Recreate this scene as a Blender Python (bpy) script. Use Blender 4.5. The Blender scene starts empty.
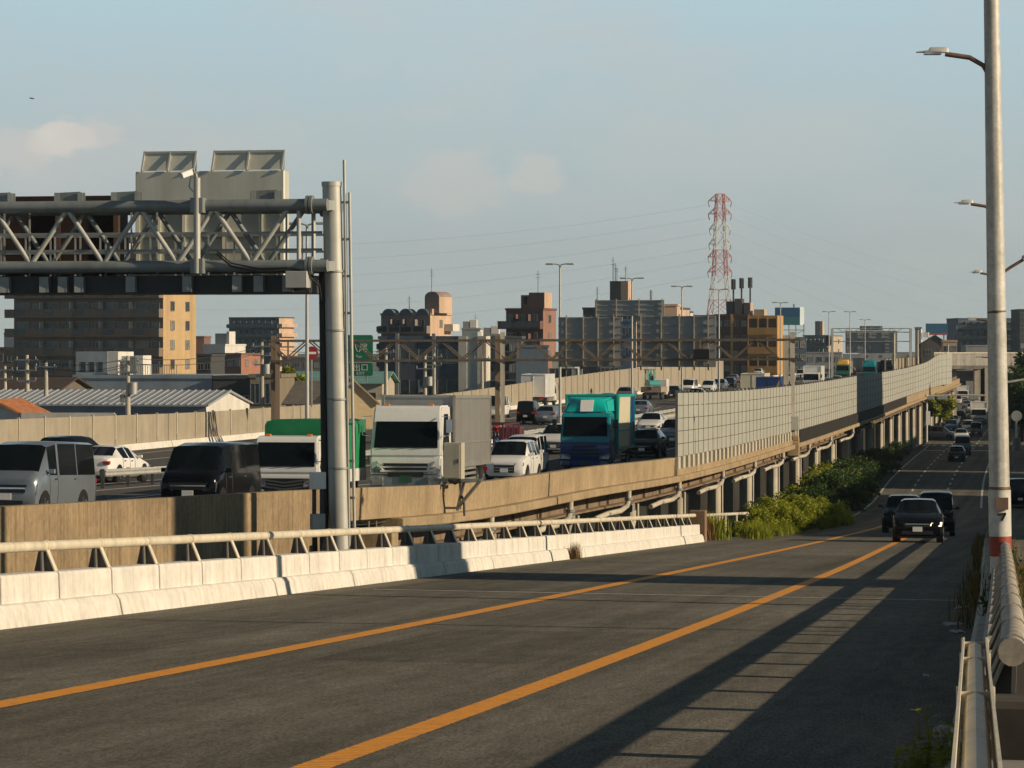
import bpy, bmesh, math, random
from mathutils import Vector, Matrix
random.seed(7)
SC = bpy.context.scene
COL = SC.collection
PI = math.pi
R = math.radians
F = 3000.0            # focal length in pixels of the 1024 wide picture
HY = 350.0            # image row of the horizon
CZ = 11.0             # height of the eye above the far ground
TH = math.atan(0.185)
ST, CT = math.sin(TH), math.cos(TH)

def W(x, y, d):
    return Vector(((x - 512) / F * d, d, CZ + (HY - y) / F * d))
def RD(s, t, z=0.0):
    """road frame: s along the road away from the eye, t to the left of the eye"""
    return Vector((s * ST - t * CT, s * CT + t * ST, z))
def s_of(p):
    return p[0] * ST + p[1] * CT
def hermite(tab, s):
    if s <= tab[0][0]: return tab[0][1]
    if s >= tab[-1][0]: return tab[-1][1]
    n = len(tab)
    def slope(i):
        if i == 0 or i == n - 1: return 0.0 if i else (tab[1][1]-tab[0][1])/(tab[1][0]-tab[0][0])
        a = (tab[i][1]-tab[i-1][1])/(tab[i][0]-tab[i-1][0]); b = (tab[i+1][1]-tab[i][1])/(tab[i+1][0]-tab[i][0])
        return 0.0 if a*b < 0 else (a+b)/2
    for i in range(n - 1):
        if tab[i][0] <= s <= tab[i+1][0]:
            h = tab[i+1][0]-tab[i][0]; u = (s-tab[i][0])/h
            return ((2*u**3-3*u*u+1)*tab[i][1] + (u**3-2*u*u+u)*h*slope(i) + (-2*u**3+3*u*u)*tab[i+1][1] + (u**3-u*u)*h*slope(i+1))
PARTOP = [(-40,-0.3),(0,0.95),(44.8,2.46),(64.7,3.1),(82.4,3.72),(103.8,4.1),(128,4.6),(180,4.95),(249,5.0),(315,4.8),(391,4.65),(520,4.25),(1200,4.0)]
def ptop(s): return CZ - hermite(PARTOP, s)        # z of the expressway parapet top
def deckz(s): return ptop(s) - 0.9
def roadz(s):
    k = 0.0488
    if s < 150: h = 1.55 + k * s
    elif s < 235: h = 1.55 + k * 150 + k * ((s-150) - (s-150)**2 / 170.0)
    else: h = 1.55 + k * 150 + k * 42.5
    return CZ - h
def off(s):
    """how far the slip road has bent left at s"""
    if s < 25: return 0.0
    if s < 60: return 0.0235 * (s-25)**2 / 70.0
    a = 0.0235 * 17.5
    if s < 260: return a + 0.0235 * (s-60)
    return a + 0.0235 * 200 + 0.015 * (s-260)
def edge_r(s): return hermite([(-40,0.62),(0,0.62),(13,0.68),(22,0.86),(45,1.36),(60,1.75),(93,2.6),(150,3.9),(260,6.6),(363,7.5),(1100,10)], s)
def line_2(s): return hermite([(-40,4.2),(0,4.2),(25,4.2),(60,4.7),(93,5.5),(150,7.0),(260,9.6),(363,10.4),(1100,13)], s)
def line_1(s): return hermite([(-40,7.55),(0,7.55),(40,7.6),(100,8.3),(170,9.9),(260,12.4),(363,13.2),(1100,16)], s)
def edge_l(s): return hermite([(-40,11.6),(0,11.6),(60,11.65),(100,11.95),(128,12.1),(165,12.9),(212,13.9),(260,15.1),(363,16.0),(622,17.5),(1100,19)], s)

# ------------------------------------------------------------------ objects
def tag(o, label=None, cat=None, group=None, kind=None):
    if label: o['label'] = label
    if cat: o['category'] = cat
    if group: o['group'] = group
    if kind: o['kind'] = kind
    return o
def thing(name, label, cat, loc=(0,0,0), rz=0.0, group=None):
    o = bpy.data.objects.new(name, None); COL.objects.link(o)
    o.empty_display_size = 0.3
    o.location = loc; o.rotation_euler = (0, 0, rz)
    return tag(o, label, cat, group)
KIDS = {}
def link(name, me, parent=None):
    o = bpy.data.objects.new(name, me); COL.objects.link(o)
    if parent is not None:
        o.parent = parent; KIDS.setdefault(parent.name, []).append(o)
    return o
def dup(o, loc=None, rz=None, label=None, group=None, parent=None, recolor=None, scale=None):
    c = o.copy(); COL.objects.link(c)
    if parent is not None:
        c.parent = parent; KIDS.setdefault(parent.name, []).append(c)
    if loc is not None: c.location = loc
    if rz is not None: c.rotation_euler = (0, 0, rz)
    if scale is not None: c.scale = scale
    if label: c['label'] = label
    if group: c['group'] = group
    if recolor and c.type == 'MESH':
        for i, m in enumerate(o.material_slots):
            if m.material and m.material.name in recolor:
                c.material_slots[i].link = 'OBJECT'
                c.material_slots[i].material = recolor[m.material.name]
    for ch in list(KIDS.get(o.name, [])):
        dup(ch, parent=c, recolor=recolor)
    return c

class MB:
    def __init__(s): s.v = []; s.f = []; s.m = []; s.uv = None
    def add(s, vs, fs, mi=0):
        n = len(s.v); s.v += [tuple(p) for p in vs]
        s.f += [tuple(i + n for i in f) for f in fs]; s.m += [mi] * len(fs); return s
    def quad(s, a, b, c, d, mi=0): return s.add([a,b,c,d], [(0,1,2,3)], mi)
    def box(s, c, size, rz=0, mi=0, M=None):
        x, y, z = [k / 2 for k in size]
        vs = [Vector(p) for p in ((-x,-y,-z),(x,-y,-z),(x,y,-z),(-x,y,-z),(-x,-y,z),(x,-y,z),(x,y,z),(-x,y,z))]
        if M is None: M = Matrix.Rotation(rz, 3, 'Z')
        c = Vector(c)
        return s.add([M @ p + c for p in vs], [(3,2,1,0),(4,5,6,7),(0,1,5,4),(1,2,6,5),(2,3,7,6),(3,0,4,7)], mi)
    def span(s, lo, hi, mi=0):
        return s.box([(a+b)/2 for a, b in zip(lo, hi)], [abs(b-a) for a, b in zip(lo, hi)], 0, mi)
    def bar(s, a, b, w, h=None, mi=0, up=(0,0,1)):
        a = Vector(a); b = Vector(b); h = h or w; d = b - a
        if d.length < 1e-6: return s
        y = d.normalized(); u = Vector(up)
        if abs(y.dot(u)) > 0.98: u = Vector((1,0,0))
        x = y.cross(u).normalized(); z = x.cross(y)
        M = Matrix((x, y, z)).transposed()
        return s.box((a+b)/2, (w, d.length, h), M=M, mi=mi)
    def tube(s, pts, r, n=8, mi=0, cap=True):
        pts = [Vector(p) for p in pts]; k = len(pts)
        rs = r if isinstance(r, (list, tuple)) else [r]*k
        vs = []; fs = []; pu = None
        for i, p in enumerate(pts):
            t = (pts[min(i+1,k-1)] - pts[max(i-1,0)]).normalized()
            if pu is None:
                pu = Vector((0,0,1)) if abs(t.z) < 0.9 else Vector((1,0,0))
            x = t.cross(pu).normalized(); pu = x.cross(t).normalized()
            for j in range(n):
                a = 2*PI*j/n; vs.append(p + (x*math.cos(a) + pu*math.sin(a))*rs[i])
        for i in range(k-1):
            for j in range(n):
                j2 = (j+1) % n
                fs.append((i*n+j, i*n+j2, (i+1)*n+j2, (i+1)*n+j))
        if cap: fs += [tuple(range(n))[::-1], tuple((k-1)*n+j for j in range(n))]
        return s.add(vs, fs, mi)
    def prism(s, prof, x0, x1, mi=0, axis='x'):
        """prof: list of (y,z) closed outline, extruded along x"""
        n = len(prof); P = []
        for x in (x0, x1):
            for a, b in prof:
                P.append((x,a,b) if axis == 'x' else ((a,x,b) if axis == 'y' else (a,b,x)))
        fs = [tuple(range(n)), tuple(range(2*n-1, n-1, -1))]
        fs += [(i, n+i, n+(i+1)%n, (i+1)%n) for i in range(n)]
        return s.add(P, fs, mi)
    def loft(s, rings, mi=0, closed=True, cap=True, pick=None):
        n = len(rings[0]); base = len(s.v); s.v += [tuple(p) for r in rings for p in r]
        out = {}
        for i in range(len(rings)-1):
            for j in range(n if closed else n-1):
                j2 = (j+1) % n
                f = (base+i*n+j, base+i*n+j2, base+(i+1)*n+j2, base+(i+1)*n+j)
                k = pick(i, j) if pick else None
                if k is None: s.f.append(f); s.m.append(mi)
                else: out.setdefault(k, []).append([s.v[q] for q in f])
        if cap:
            s.f += [tuple(base+j for j in range(n))[::-1], tuple(base+(len(rings)-1)*n+j for j in range(n))]; s.m += [mi, mi]
        return out
    def mesh(s, name, mats, smooth=None, bevel=0, org=None, seg=1):
        me = bpy.data.meshes.new(name)
        v = s.v if org is None else [(p[0]-org[0], p[1]-org[1], p[2]-org[2]) for p in s.v]
        me.from_pydata(v, [], s.f)
        for m in (mats if isinstance(mats, (list, tuple)) else [mats]): me.materials.append(m)
        me.polygons.foreach_set('material_index', s.m)
        if s.uv:
            L = me.uv_layers.new(name='UVMap')
            for lp in me.loops: L.data[lp.index].uv = s.uv[lp.vertex_index]
        bm = bmesh.new(); bm.from_mesh(me)
        if not s.uv: bmesh.ops.remove_doubles(bm, verts=bm.verts, dist=1e-5)
        bmesh.ops.recalc_face_normals(bm, faces=bm.faces)
        if bevel:
            es = [e for e in bm.edges if len(e.link_faces) == 2 and e.calc_face_angle(0) > 0.5]
            bmesh.ops.bevel(bm, geom=es, offset=bevel, segments=seg, affect='EDGES', clamp_overlap=True)
        bm.to_mesh(me); bm.free()
        if smooth is not None:
            me.polygons.foreach_set('use_smooth', [True]*len(me.polygons))
            me.set_sharp_from_angle(angle=R(smooth))
        me.update()
        return me
    def build(s, name, mats, parent=None, smooth=None, bevel=0, world=False, seg=1):
        org = None
        if world and parent is not None: org = parent.location
        return link(name, s.mesh(name, mats, smooth, bevel, org, seg), parent)
def solo(name, mb, mats, label=None, cat=None, group=None, kind=None, loc=None, **k):
    """a thing (or setting piece) that is one mesh, its origin at loc"""
    if loc is None:
        o = link(name, mb.mesh(name, mats, **k))
    else:
        o = link(name, mb.mesh(name, mats, org=loc, **k)); o.location = loc
    return tag(o, label, cat, group, kind)

# ------------------------------------------------------------------ materials
MATS = {}
def nn(nt, typ, **kw):
    n = nt.nodes.new(typ)
    for k, v in kw.items():
        if k.startswith('i_'): n.inputs[k[2:].replace('_', ' ')].default_value = v
        else: setattr(n, k, v)
    return n
def mat(name, col, rough=0.6, metal=0.0, var=0.12, scale=2.0, bump=0.0, bscale=40.0, streak=0.0, sscale=3.0,
        speck=0.0, spscale=60.0, coat=0.0, emit=0.0, tint=None, spec=0.5, coord='Object'):
    if name in MATS: return MATS[name]
    m = bpy.data.materials.new(name); m.use_nodes = True; nt = m.node_tree
    b = nt.nodes['Principled BSDF']; L = nt.links.new
    b.inputs['Roughness'].default_value = rough; b.inputs['Metallic'].default_value = metal
    b.inputs['Specular IOR Level'].default_value = spec
    if coat: b.inputs['Coat Weight'].default_value = coat; b.inputs['Coat Roughness'].default_value = 0.06
    if coord == 'World': tc = nn(nt, 'ShaderNodeNewGeometry').outputs['Position']
    else: tc = nn(nt, 'ShaderNodeTexCoord').outputs[coord]
    cur = nn(nt, 'ShaderNodeRGB'); cur.outputs[0].default_value = (*col, 1); cur = cur.outputs[0]
    def mul(cur, fac_socket, lo, hi, c2=None):
        mr = nn(nt, 'ShaderNodeMapRange'); mr.inputs['From Min'].default_value = lo; mr.inputs['From Max'].default_value = hi
        L(fac_socket, mr.inputs['Value'])
        return mr.outputs['Result']
    if var:
        t = nn(nt, 'ShaderNodeTexNoise', i_Scale=scale, i_Detail=6.0, i_Roughness=0.62); L(tc, t.inputs['Vector'])
        f = mul(cur, t.outputs['Fac'], 0.3, 0.7)
        mx = nn(nt, 'ShaderNodeMix', data_type='RGBA'); L(f, mx.inputs['Factor'])
        a = tint or tuple(c * (1 - var) for c in col); h = tuple(min(1, c * (1 + var)) for c in col)
        mx.inputs['A'].default_value = (*a, 1); mx.inputs['B'].default_value = (*h, 1); cur = mx.outputs['Result']
    if streak:
        mp = nn(nt, 'ShaderNodeMapping'); mp.inputs['Scale'].default_value = (sscale, sscale, sscale * 0.035); L(tc, mp.inputs['Vector'])
        t = nn(nt, 'ShaderNodeTexNoise', i_Scale=1.0, i_Detail=5.0, i_Roughness=0.6); L(mp.outputs[0], t.inputs['Vector'])
        f = mul(cur, t.outputs['Fac'], 0.46, 0.68)
        mx = nn(nt, 'ShaderNodeMix', data_type='RGBA', blend_type='MULTIPLY'); L(f, mx.inputs['Factor']); L(cur, mx.inputs['A'])
        k = 1 - streak; mx.inputs['B'].default_value = (k, k * 0.97, k * 0.92, 1); cur = mx.outputs['Result']
    if speck:
        t = nn(nt, 'ShaderNodeTexNoise', i_Scale=spscale, i_Detail=3.0, i_Roughness=0.7); L(tc, t.inputs['Vector'])
        f = mul(cur, t.outputs['Fac'], 0.35, 0.65)
        mx = nn(nt, 'ShaderNodeMix', data_type='RGBA', blend_type='MULTIPLY'); mx.inputs['Factor'].default_value = 1
        m2 = nn(nt, 'ShaderNodeMix', data_type='RGBA'); L(f, m2.inputs['Factor'])
        m2.inputs['A'].default_value = (1-speck,)*3 + (1,); m2.inputs['B'].default_value = (1+speck,)*3 + (1,)
        L(cur, mx.inputs['A']); L(m2.outputs['Result'], mx.inputs['B']); cur = mx.outputs['Result']
    L(cur, b.inputs['Base Color'])
    if bump:
        t = nn(nt, 'ShaderNodeTexNoise', i_Scale=bscale, i_Detail=4.0); L(tc, t.inputs['Vector'])
        bp = nn(nt, 'ShaderNodeBump', i_Strength=bump, i_Distance=0.02); L(t.outputs['Fac'], bp.inputs['Height']); L(bp.outputs[0], b.inputs['Normal'])
    if emit:
        b.inputs['Emission Color'].default_value = (*col, 1); b.inputs['Emission Strength'].default_value = emit
    MATS[name] = m
    return m
def paint(name, col, rough=0.28, metal=0.0):
    return mat(name, col, rough, metal, var=0.05, scale=1.2, coat=0.3, speck=0.03, spscale=9)

GLASS = mat('car_glass', (0.006,0.009,0.011), 0.05, var=0.3, scale=1.5, spec=0.16)
TINT = mat('tinted_glass', (0.008,0.009,0.011), 0.05, var=0.2, spec=0.55)
BWIN = mat('building_glass', (0.03,0.045,0.06), 0.12, var=0.55, scale=0.35, spec=0.7)
TYRE = mat('tyre_rubber', (0.012,0.012,0.013), 0.85, var=0.2, scale=8)
RIM = mat('wheel_metal', (0.42,0.42,0.43), 0.35, 0.7, var=0.15)
BLKP = mat('black_plastic', (0.014,0.014,0.016), 0.5, var=0.15)
CHROME = mat('chrome', (0.7,0.7,0.72), 0.14, 1.0, var=0.05)
LAMPG = mat('lamp_lens', (0.22,0.23,0.25), 0.12, 0.25, var=0.7, scale=9)
REDL = mat('red_lens', (0.45,0.012,0.012), 0.15, var=0.2, scale=6)
AMBER = mat('amber_lens', (0.75,0.25,0.03), 0.15, var=0.1)
PLATE = mat('plate_white', (0.72,0.73,0.72), 0.5, var=0.06, scale=9)
PLATEG = mat('plate_green', (0.02,0.09,0.05), 0.5, var=0.06)
WHITEP = paint('white_paint', (0.78,0.78,0.76))
SILVERP = paint('silver_paint', (0.22,0.26,0.31), 0.3, 0.45)
BLACKP = mat('black_paint', (0.004,0.0045,0.006), 0.16, var=0.05, spec=0.2)
DKBLUEP = mat('dark_blue_paint', (0.006,0.010,0.018), 0.2, var=0.05, spec=0.2)
GREYP = paint('grey_paint', (0.12,0.13,0.14), 0.3, 0.3)
BLUEP = paint('blue_paint', (0.05,0.16,0.34), 0.3)
REDP = paint('red_paint', (0.4,0.02,0.02), 0.3)
TEALP = paint('teal_paint', (0.0,0.42,0.38), 0.35)
TEALD = paint('teal_dark_paint', (0.01,0.24,0.30), 0.35)
NAVYP = paint('navy_paint', (0.005,0.04,0.20), 0.3)
CREAMP = paint('cream_paint', (0.72,0.66,0.5), 0.4)
YELLOWP = paint('yellow_paint', (0.75,0.42,0.06), 0.4)
GREENP = paint('green_paint', (0.02,0.2,0.12), 0.4)
ALU = mat('aluminium_sheet', (0.42,0.42,0.40), 0.42, 0.55, var=0.08, scale=1.5, streak=0.12, sscale=2)
GALV = mat('galvanised_steel', (0.30,0.325,0.33), 0.5, 0.35, var=0.16, scale=3, streak=0.15, sscale=4)
GALVL = mat('galvanised_light', (0.46,0.47,0.45), 0.5, 0.25, var=0.12, scale=3, streak=0.12, sscale=4)
DKST = mat('dark_steel', (0.055,0.058,0.06), 0.6, 0.2, var=0.2)
RUST = mat('rusty_steel', (0.16,0.105,0.07), 0.85, 0.0, var=0.4, scale=2.5, streak=0.3, sscale=5, tint=(0.21,0.18,0.14))
CONC = mat('weathered_concrete', (0.345,0.262,0.158), 0.9, var=0.22, scale=0.7, streak=0.26, sscale=8.5, speck=0.12, spscale=9, bump=0.3, coord='World')
CONCD = mat('stained_abutment_concrete', (0.285,0.212,0.125), 0.92, var=0.28, scale=0.55, streak=0.34, sscale=7.5, speck=0.14, spscale=7, bump=0.35, coord='World')
CONC2 = mat('pale_concrete', (0.50,0.46,0.38), 0.9, var=0.14, scale=1.2, streak=0.3, sscale=3, speck=0.06, spscale=20, coord='World')
CONCG = mat('grey_concrete', (0.27,0.26,0.24), 0.92, var=0.2, scale=0.8, streak=0.3, sscale=2.5, coord='World')
WCON = mat('whitewashed_concrete', (0.67,0.65,0.60), 0.88, var=0.10, scale=1.4, streak=0.16, sscale=7, speck=0.07, spscale=7, coord='World')
WSTEELD = mat('weathered_rail_paint', (0.40,0.355,0.29), 0.6, var=0.3, scale=7, streak=0.3, sscale=6, speck=0.12, spscale=30, coord='World')
WCOND = mat('dirty_kerb_concrete', (0.42,0.41,0.37), 0.9, var=0.25, scale=2.2, streak=0.4, sscale=4, speck=0.12, spscale=14, coord='World')
DWEB = mat('dark_post_web', (0.13,0.125,0.115), 0.7, 0.1, var=0.2)
WSTEEL = mat('cream_painted_steel', (0.66,0.60,0.47), 0.5, var=0.1, scale=4, streak=0.18, sscale=6, coord='World')
# ------------------------------------------------------------------ vehicles
WHEELS = {}
def wheel(parent, x, y, r, w, side, rimmat=RIM):
    key = (r, w, side, rimmat.name)
    if key not in WHEELS:
        t = MB(); n = 20; prof = [(r*0.62,-w/2),(r*0.94,-w/2),(r,-w*0.3),(r,w*0.3),(r*0.94,w/2),(r*0.62,w/2)]
        rings = [[(px, rr*math.cos(2*PI*j/n), rr*math.sin(2*PI*j/n)) for j in range(n)] for rr, px in prof]
        t.loft(rings, cap=True)
        m = MB(); o = side*(w/2+0.004)
        m.loft([[(o, r*0.64*math.cos(2*PI*j/n), r*0.64*math.sin(2*PI*j/n)) for j in range(n)],
                [(o-side*0.035, r*0.5*math.cos(2*PI*j/n), r*0.5*math.sin(2*PI*j/n)) for j in range(n)]], cap=False)
        for k in range(5):
            a = 2*PI*k/5; m.bar((o-side*0.02,0,0), (o-side*0.004, r*0.6*math.cos(a), r*0.6*math.sin(a)), r*0.17, 0.02)
        m.tube([(o-side*0.03,0,0),(o+side*0.008,0,0)], r*0.16, 10)
        WHEELS[key] = (t.mesh('tyre', TYRE, smooth=40), m.mesh('rim', rimmat))
    a, b = WHEELS[key]
    w_ = link('wheel', a, parent); w_.location = (x, y, r)
    rr = link('rim', b, w_)
    return w_

def ringpts(st):
    y, w, zl, zb, zt, wt = st
    dr = min(0.075, max(0.012, (zt-zb)*0.22))
    h = [(w*0.82, zl), (w*0.965, zl+0.10), (w, zl+0.58*(zb-zl)), (w*0.972, zb), (wt, zt-dr), (wt*0.82, zt-dr*0.22)]
    return [(x, y, z) for x, z in h] + [(0, y, zt)] + [(-x, y, z) for x, z in h[::-1]]

def car(name, label, stations, wins, ws, rw, paintm, wr=0.31, axles=(1.35,-1.3), group=None, cat='car', front='sedan', glass=GLASS,
        rear_glass=TINT, plate=True, headlit=False, rails=False):
    """stations front to rear, wins: station intervals with a side window, ws / rw: intervals of windscreen and rear window"""
    root = thing(name, label, cat, group=group)
    S = stations; rings = [ringpts(s) for s in S]
    def pick(i, j):
        if i in ws and j in (4,5,6,7): return 'windscreen'
        if i in rw and j in (4,5,6,7): return 'rear_window'
        if i in wins and j in (3,8): return ('side_window', i, j)
        return None
    b = MB(); g = b.loft(rings, pick=pick)
    W_ = max(s[1] for s in S); zl = min(s[2] for s in S)
    for ax in axles:
        for sd in (-1, 1):
            n = 18; rr = wr + 0.055
            loc = max(0.0, W_*0.992)
            b.tube([(sd*(W_-0.22), ax, wr+0.01), (sd*(W_+0.004), ax, wr+0.01)], rr, n, mi=1)
    b.span((-W_*0.8, S[-1][0]+0.1, zl-0.06), (W_*0.8, S[0][0]-0.15, zl+0.03), mi=1)
    b.build('body', [paintm, BLKP], root, smooth=38)
    for k, fs in g.items():
        m = MB()
        for f in fs: m.add(f, [(0,1,2,3)])
        if isinstance(k, tuple): m.build('side_window', rear_glass if k[1] > min(wins)+1 else glass, root, smooth=30)
        else: m.build(k, glass if k == 'windscreen' else rear_glass, root, smooth=40)
    for ax in axles:
        for sd in (-1, 1): wheel(root, sd*(W_-0.10), ax, wr, 0.2, sd)
    y0 = S[0][0]; yr = S[-1][0]; f = S[1]; zh = f[3]
    # grille, bumper intake, headlights, plates, mirrors, tail lights
    gm = MB()
    if front == 'big':
        gm.prism([(y0-0.06, 0.34),(y0+0.028,0.36),(y0+0.03,zh-0.16),(y0-0.06,zh-0.1)], -W_*0.5, W_*0.5)
        for k in range(3): gm.span((-W_*0.47, y0+0.02, 0.44+k*0.11), (W_*0.47, y0+0.037, 0.46+k*0.11), mi=1)
    elif front == 'van':
        gm.span((-W_*0.62, y0-0.03, 0.66), (W_*0.62, y0+0.02, 0.74)); gm.span((-W_*0.66, y0-0.03, 0.80), (W_*0.66, y0+0.018, 0.86))
        gm.span((-W_*0.55, y0-0.03, 0.34), (W_*0.55, y0+0.03, 0.46)); gm.span((-W_*0.62, y0+0.0, 0.752), (W_*0.62, y0+0.03, 0.79), mi=1)
    else:
        gm.span((-W_*0.48, y0-0.06, zh-0.2), (W_*0.48, y0+0.018, zh-0.1))
        gm.span((-W_*0.62, y0-0.06, 0.27), (W_*0.62, y0+0.02, 0.40))
        gm.span((-W_*0.48, y0+0.0, zh-0.105), (W_*0.48, y0+0.026, zh-0.085), mi=1)
    gm.build('grille', [BLKP, CHROME], root)
    for sd in (-1, 1):
        h = MB(); hx = W_*0.74; hz = zh-0.10 if front != 'van' else 0.74
        hh = 0.075 if front != 'van' else 0.145
        yy = S[1][0]
        P = lambda x, y, z: (sd*x, y, z)
        q = [P(W_*0.5,y0+0.012,hz-hh*0.7), P(W_*0.95,yy+0.01,hz-hh*0.9), P(W_*0.975,yy-0.05,hz+hh*1.0), P(W_*0.55,y0+0.005,hz+hh*0.6)]
        back = [(p[0]*0.94, p[1]-0.2, p[2]) for p in q]
        h.add(q+back, [(0,1,2,3),(0,4,5,1),(1,5,6,2),(2,6,7,3),(3,7,4,0)])
        hl = h.build('headlight', LAMPG if not headlit or sd == 1 else HEADGLINT, root)
        t = MB(); zt_ = S[-2][3]; yt = yr
        t.box((sd*W_*0.80, yt-0.0+0.05, zt_-0.12), (W_*0.3, 0.16, 0.14)); t.build('tail_light', REDL, root, bevel=0.02)
        mr = MB(); mz = S[ws[0]][3]+0.10; my = S[ws[0]][0]-0.42
        mr.box((sd*(W_+0.10), my, mz), (0.17, 0.10, 0.12), mi=0); mr.bar((sd*(W_-0.04), my, mz-0.04), (sd*(W_+0.07), my, mz-0.03), 0.05, mi=1)
        mr.build('mirror', [paintm, BLKP], root, bevel=0.015)
        for i in sorted({min(wins), min(wins)+1, max(wins)+1}):
            rp_ = ringpts(S[i]); sm = MB(); sm.tube([(sd*(p[0]+0.002), p[1], p[2]) for p in (rp_[1], rp_[2], rp_[3])], 0.009, 5); sm.build('door_seam', BLKP, root)
        for i in sorted(wins)[:2]:
            dh = MB(); dh.box((sd*W_*0.985, S[i+1][0]+0.2, S[i][3]-0.1), (0.05, 0.2, 0.045)); dh.build('door_handle', CHROME, root, bevel=0.01)
    if plate:
        m = MB(); m.box((0, y0+0.03, 0.45 if front != 'van' else 0.56), (0.33, 0.02, 0.165)); m.build('number_plate', PLATE, root)
        m = MB(); m.box((0, yr-0.02, 0.62), (0.33, 0.02, 0.165)); m.build('number_plate', PLATE, root)
    wp = MB(); c = S[ws[0]]
    for xx in (-0.32, 0.18):
        wp.bar((xx*W_+0.25, c[0]-0.01, c[4]+0.012), (xx*W_-0.2, c[0]-0.05, c[4]+0.035), 0.014)
    wp.build('wiper', BLKP, root)
    return root

HEADGLINT = mat('glint_headlamp', (1.0,0.80,0.5), 0.2, emit=3.5, var=0)  # warm emission paints the glint on one headlight lens
def st(L, W_, rows):
    """rows: (fraction of the length from the front, width factor, sill, belt, top, top width factor)"""
    return [(L/2 - L*a, W_/2*w, zl, zb, zt, W_/2*wt) for a, w, zl, zb, zt, wt in rows]
def sedan(label, p, **k):
    S = st(4.75, 1.82, [(0,.70,.34,.56,.60,.60),(.022,.90,.20,.66,.70,.70),(.10,.975,.19,.73,.79,.78),(.27,1,.19,.90,.96,.80),
        (.42,1,.19,.93,1.40,.66),(.54,1,.19,.94,1.45,.66),(.56,1,.19,.94,1.45,.66),(.70,1,.19,.95,1.40,.65),(.84,.985,.20,.97,1.06,.76),(.955,.95,.24,.97,1.03,.74),(.99,.86,.32,.90,.96,.66),(1,.74,.42,.80,.84,.6)])
    return car('sedan', label, S, (4,6), (3,), (7,), p, 0.325, (1.45,-1.35), **k)
def hatch(label, p, **k):
    S = st(4.0, 1.72, [(0,.70,.34,.60,.66,.60),(.025,.91,.22,.72,.76,.70),(.10,.98,.20,.82,.87,.80),(.24,1,.20,.95,1.02,.82),
        (.42,1,.20,.98,1.47,.70),(.58,1,.20,1.0,1.52,.69),(.60,1,.20,1.0,1.52,.69),(.78,.995,.20,1.02,1.50,.68),(.90,.98,.22,1.04,1.44,.64),(.975,.93,.26,1.0,1.10,.74),(1,.82,.36,.9,.95,.68)])
    return car('hatchback', label, S, (4,6), (3,), (8,), p, 0.305, (1.22,-1.24), **k)
def suv(label, p, **k):
    S = st(4.45, 1.84, [(0,.74,.38,.70,.76,.64),(.022,.92,.26,.84,.90,.74),(.10,.985,.24,.94,1.0,.82),(.24,1,.24,1.05,1.12,.84),
        (.40,1,.24,1.08,1.62,.72),(.56,1,.24,1.1,1.68,.71),(.58,1,.24,1.1,1.68,.71),(.76,1,.24,1.12,1.67,.70),(.90,.985,.26,1.14,1.62,.68),(.975,.95,.3,1.1,1.2,.8),(1,.84,.4,.98,1.02,.7)])
    return car('suv', label, S, (4,6), (3,), (8,), p, 0.36, (1.4,-1.35), front='big', **k)
def keibox(label, p, name='kei_van', **k):
    S = st(3.42, 1.5, [(0,.80,.36,.74,.82,.72),(.02,.94,.24,.88,.94,.80),(.10,.985,.22,.98,1.03,.86),(.17,1,.22,1.02,1.09,.88),
        (.30,1,.22,1.04,1.74,.84),(.46,1,.22,1.04,1.82,.84),(.49,1,.22,1.04,1.82,.84),(.72,1,.22,1.04,1.83,.84),(.75,1,.22,1.04,1.83,.84),(.94,.99,.24,1.04,1.82,.83),(.985,.96,.28,1.0,1.5,.82),(1,.9,.36,.95,1.02,.82)])
    return car(name, label, S, (4,6,8), (3,), (9,10), p, 0.28, (1.15,-1.2), **k)
def wagon(label, p, **k):
    S = st(4.15, 1.68, [(0,.76,.36,.66,.74,.66),(.02,.93,.22,.80,.86,.76),(.09,.98,.20,.92,.97,.82),(.20,1,.20,1.0,1.06,.86),
        (.36,1,.20,1.02,1.62,.78),(.50,1,.20,1.03,1.68,.77),(.52,1,.20,1.03,1.68,.77),(.72,1,.20,1.04,1.68,.77),(.74,1,.20,1.04,1.68,.77),(.92,.985,.22,1.05,1.64,.75),(.98,.96,.26,1.0,1.2,.8),(1,.85,.36,.9,.98,.74)])
    return car('compact_minivan', label, S, (4,6,8), (3,), (9,), p, 0.31, (1.3,-1.3), front='big', **k)
def bigvan(label, p, **k):
    S = st(4.70, 1.70, [(0,.84,.40,.80,.98,.74),(.012,.94,.28,.92,1.06,.82),(.05,.985,.24,1.04,1.16,.86),(.085,1,.24,1.10,1.22,.87),
        (.205,1,.24,1.10,1.89,.85),(.335,1,.24,1.10,1.97,.87),(.365,1,.24,1.10,1.98,.87),(.655,1,.24,1.10,1.985,.87),(.668,1,.24,1.10,1.985,.87),(.965,.995,.24,1.10,1.975,.87),(.988,.975,.28,1.06,1.6,.87),(1,.93,.36,1.0,1.08,.86)])
    return car('passenger_van', label, S, (4,6,8), (3,), (9,10), p, 0.33, (1.75,-1.2), cat='van', front='van', **k)

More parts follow.
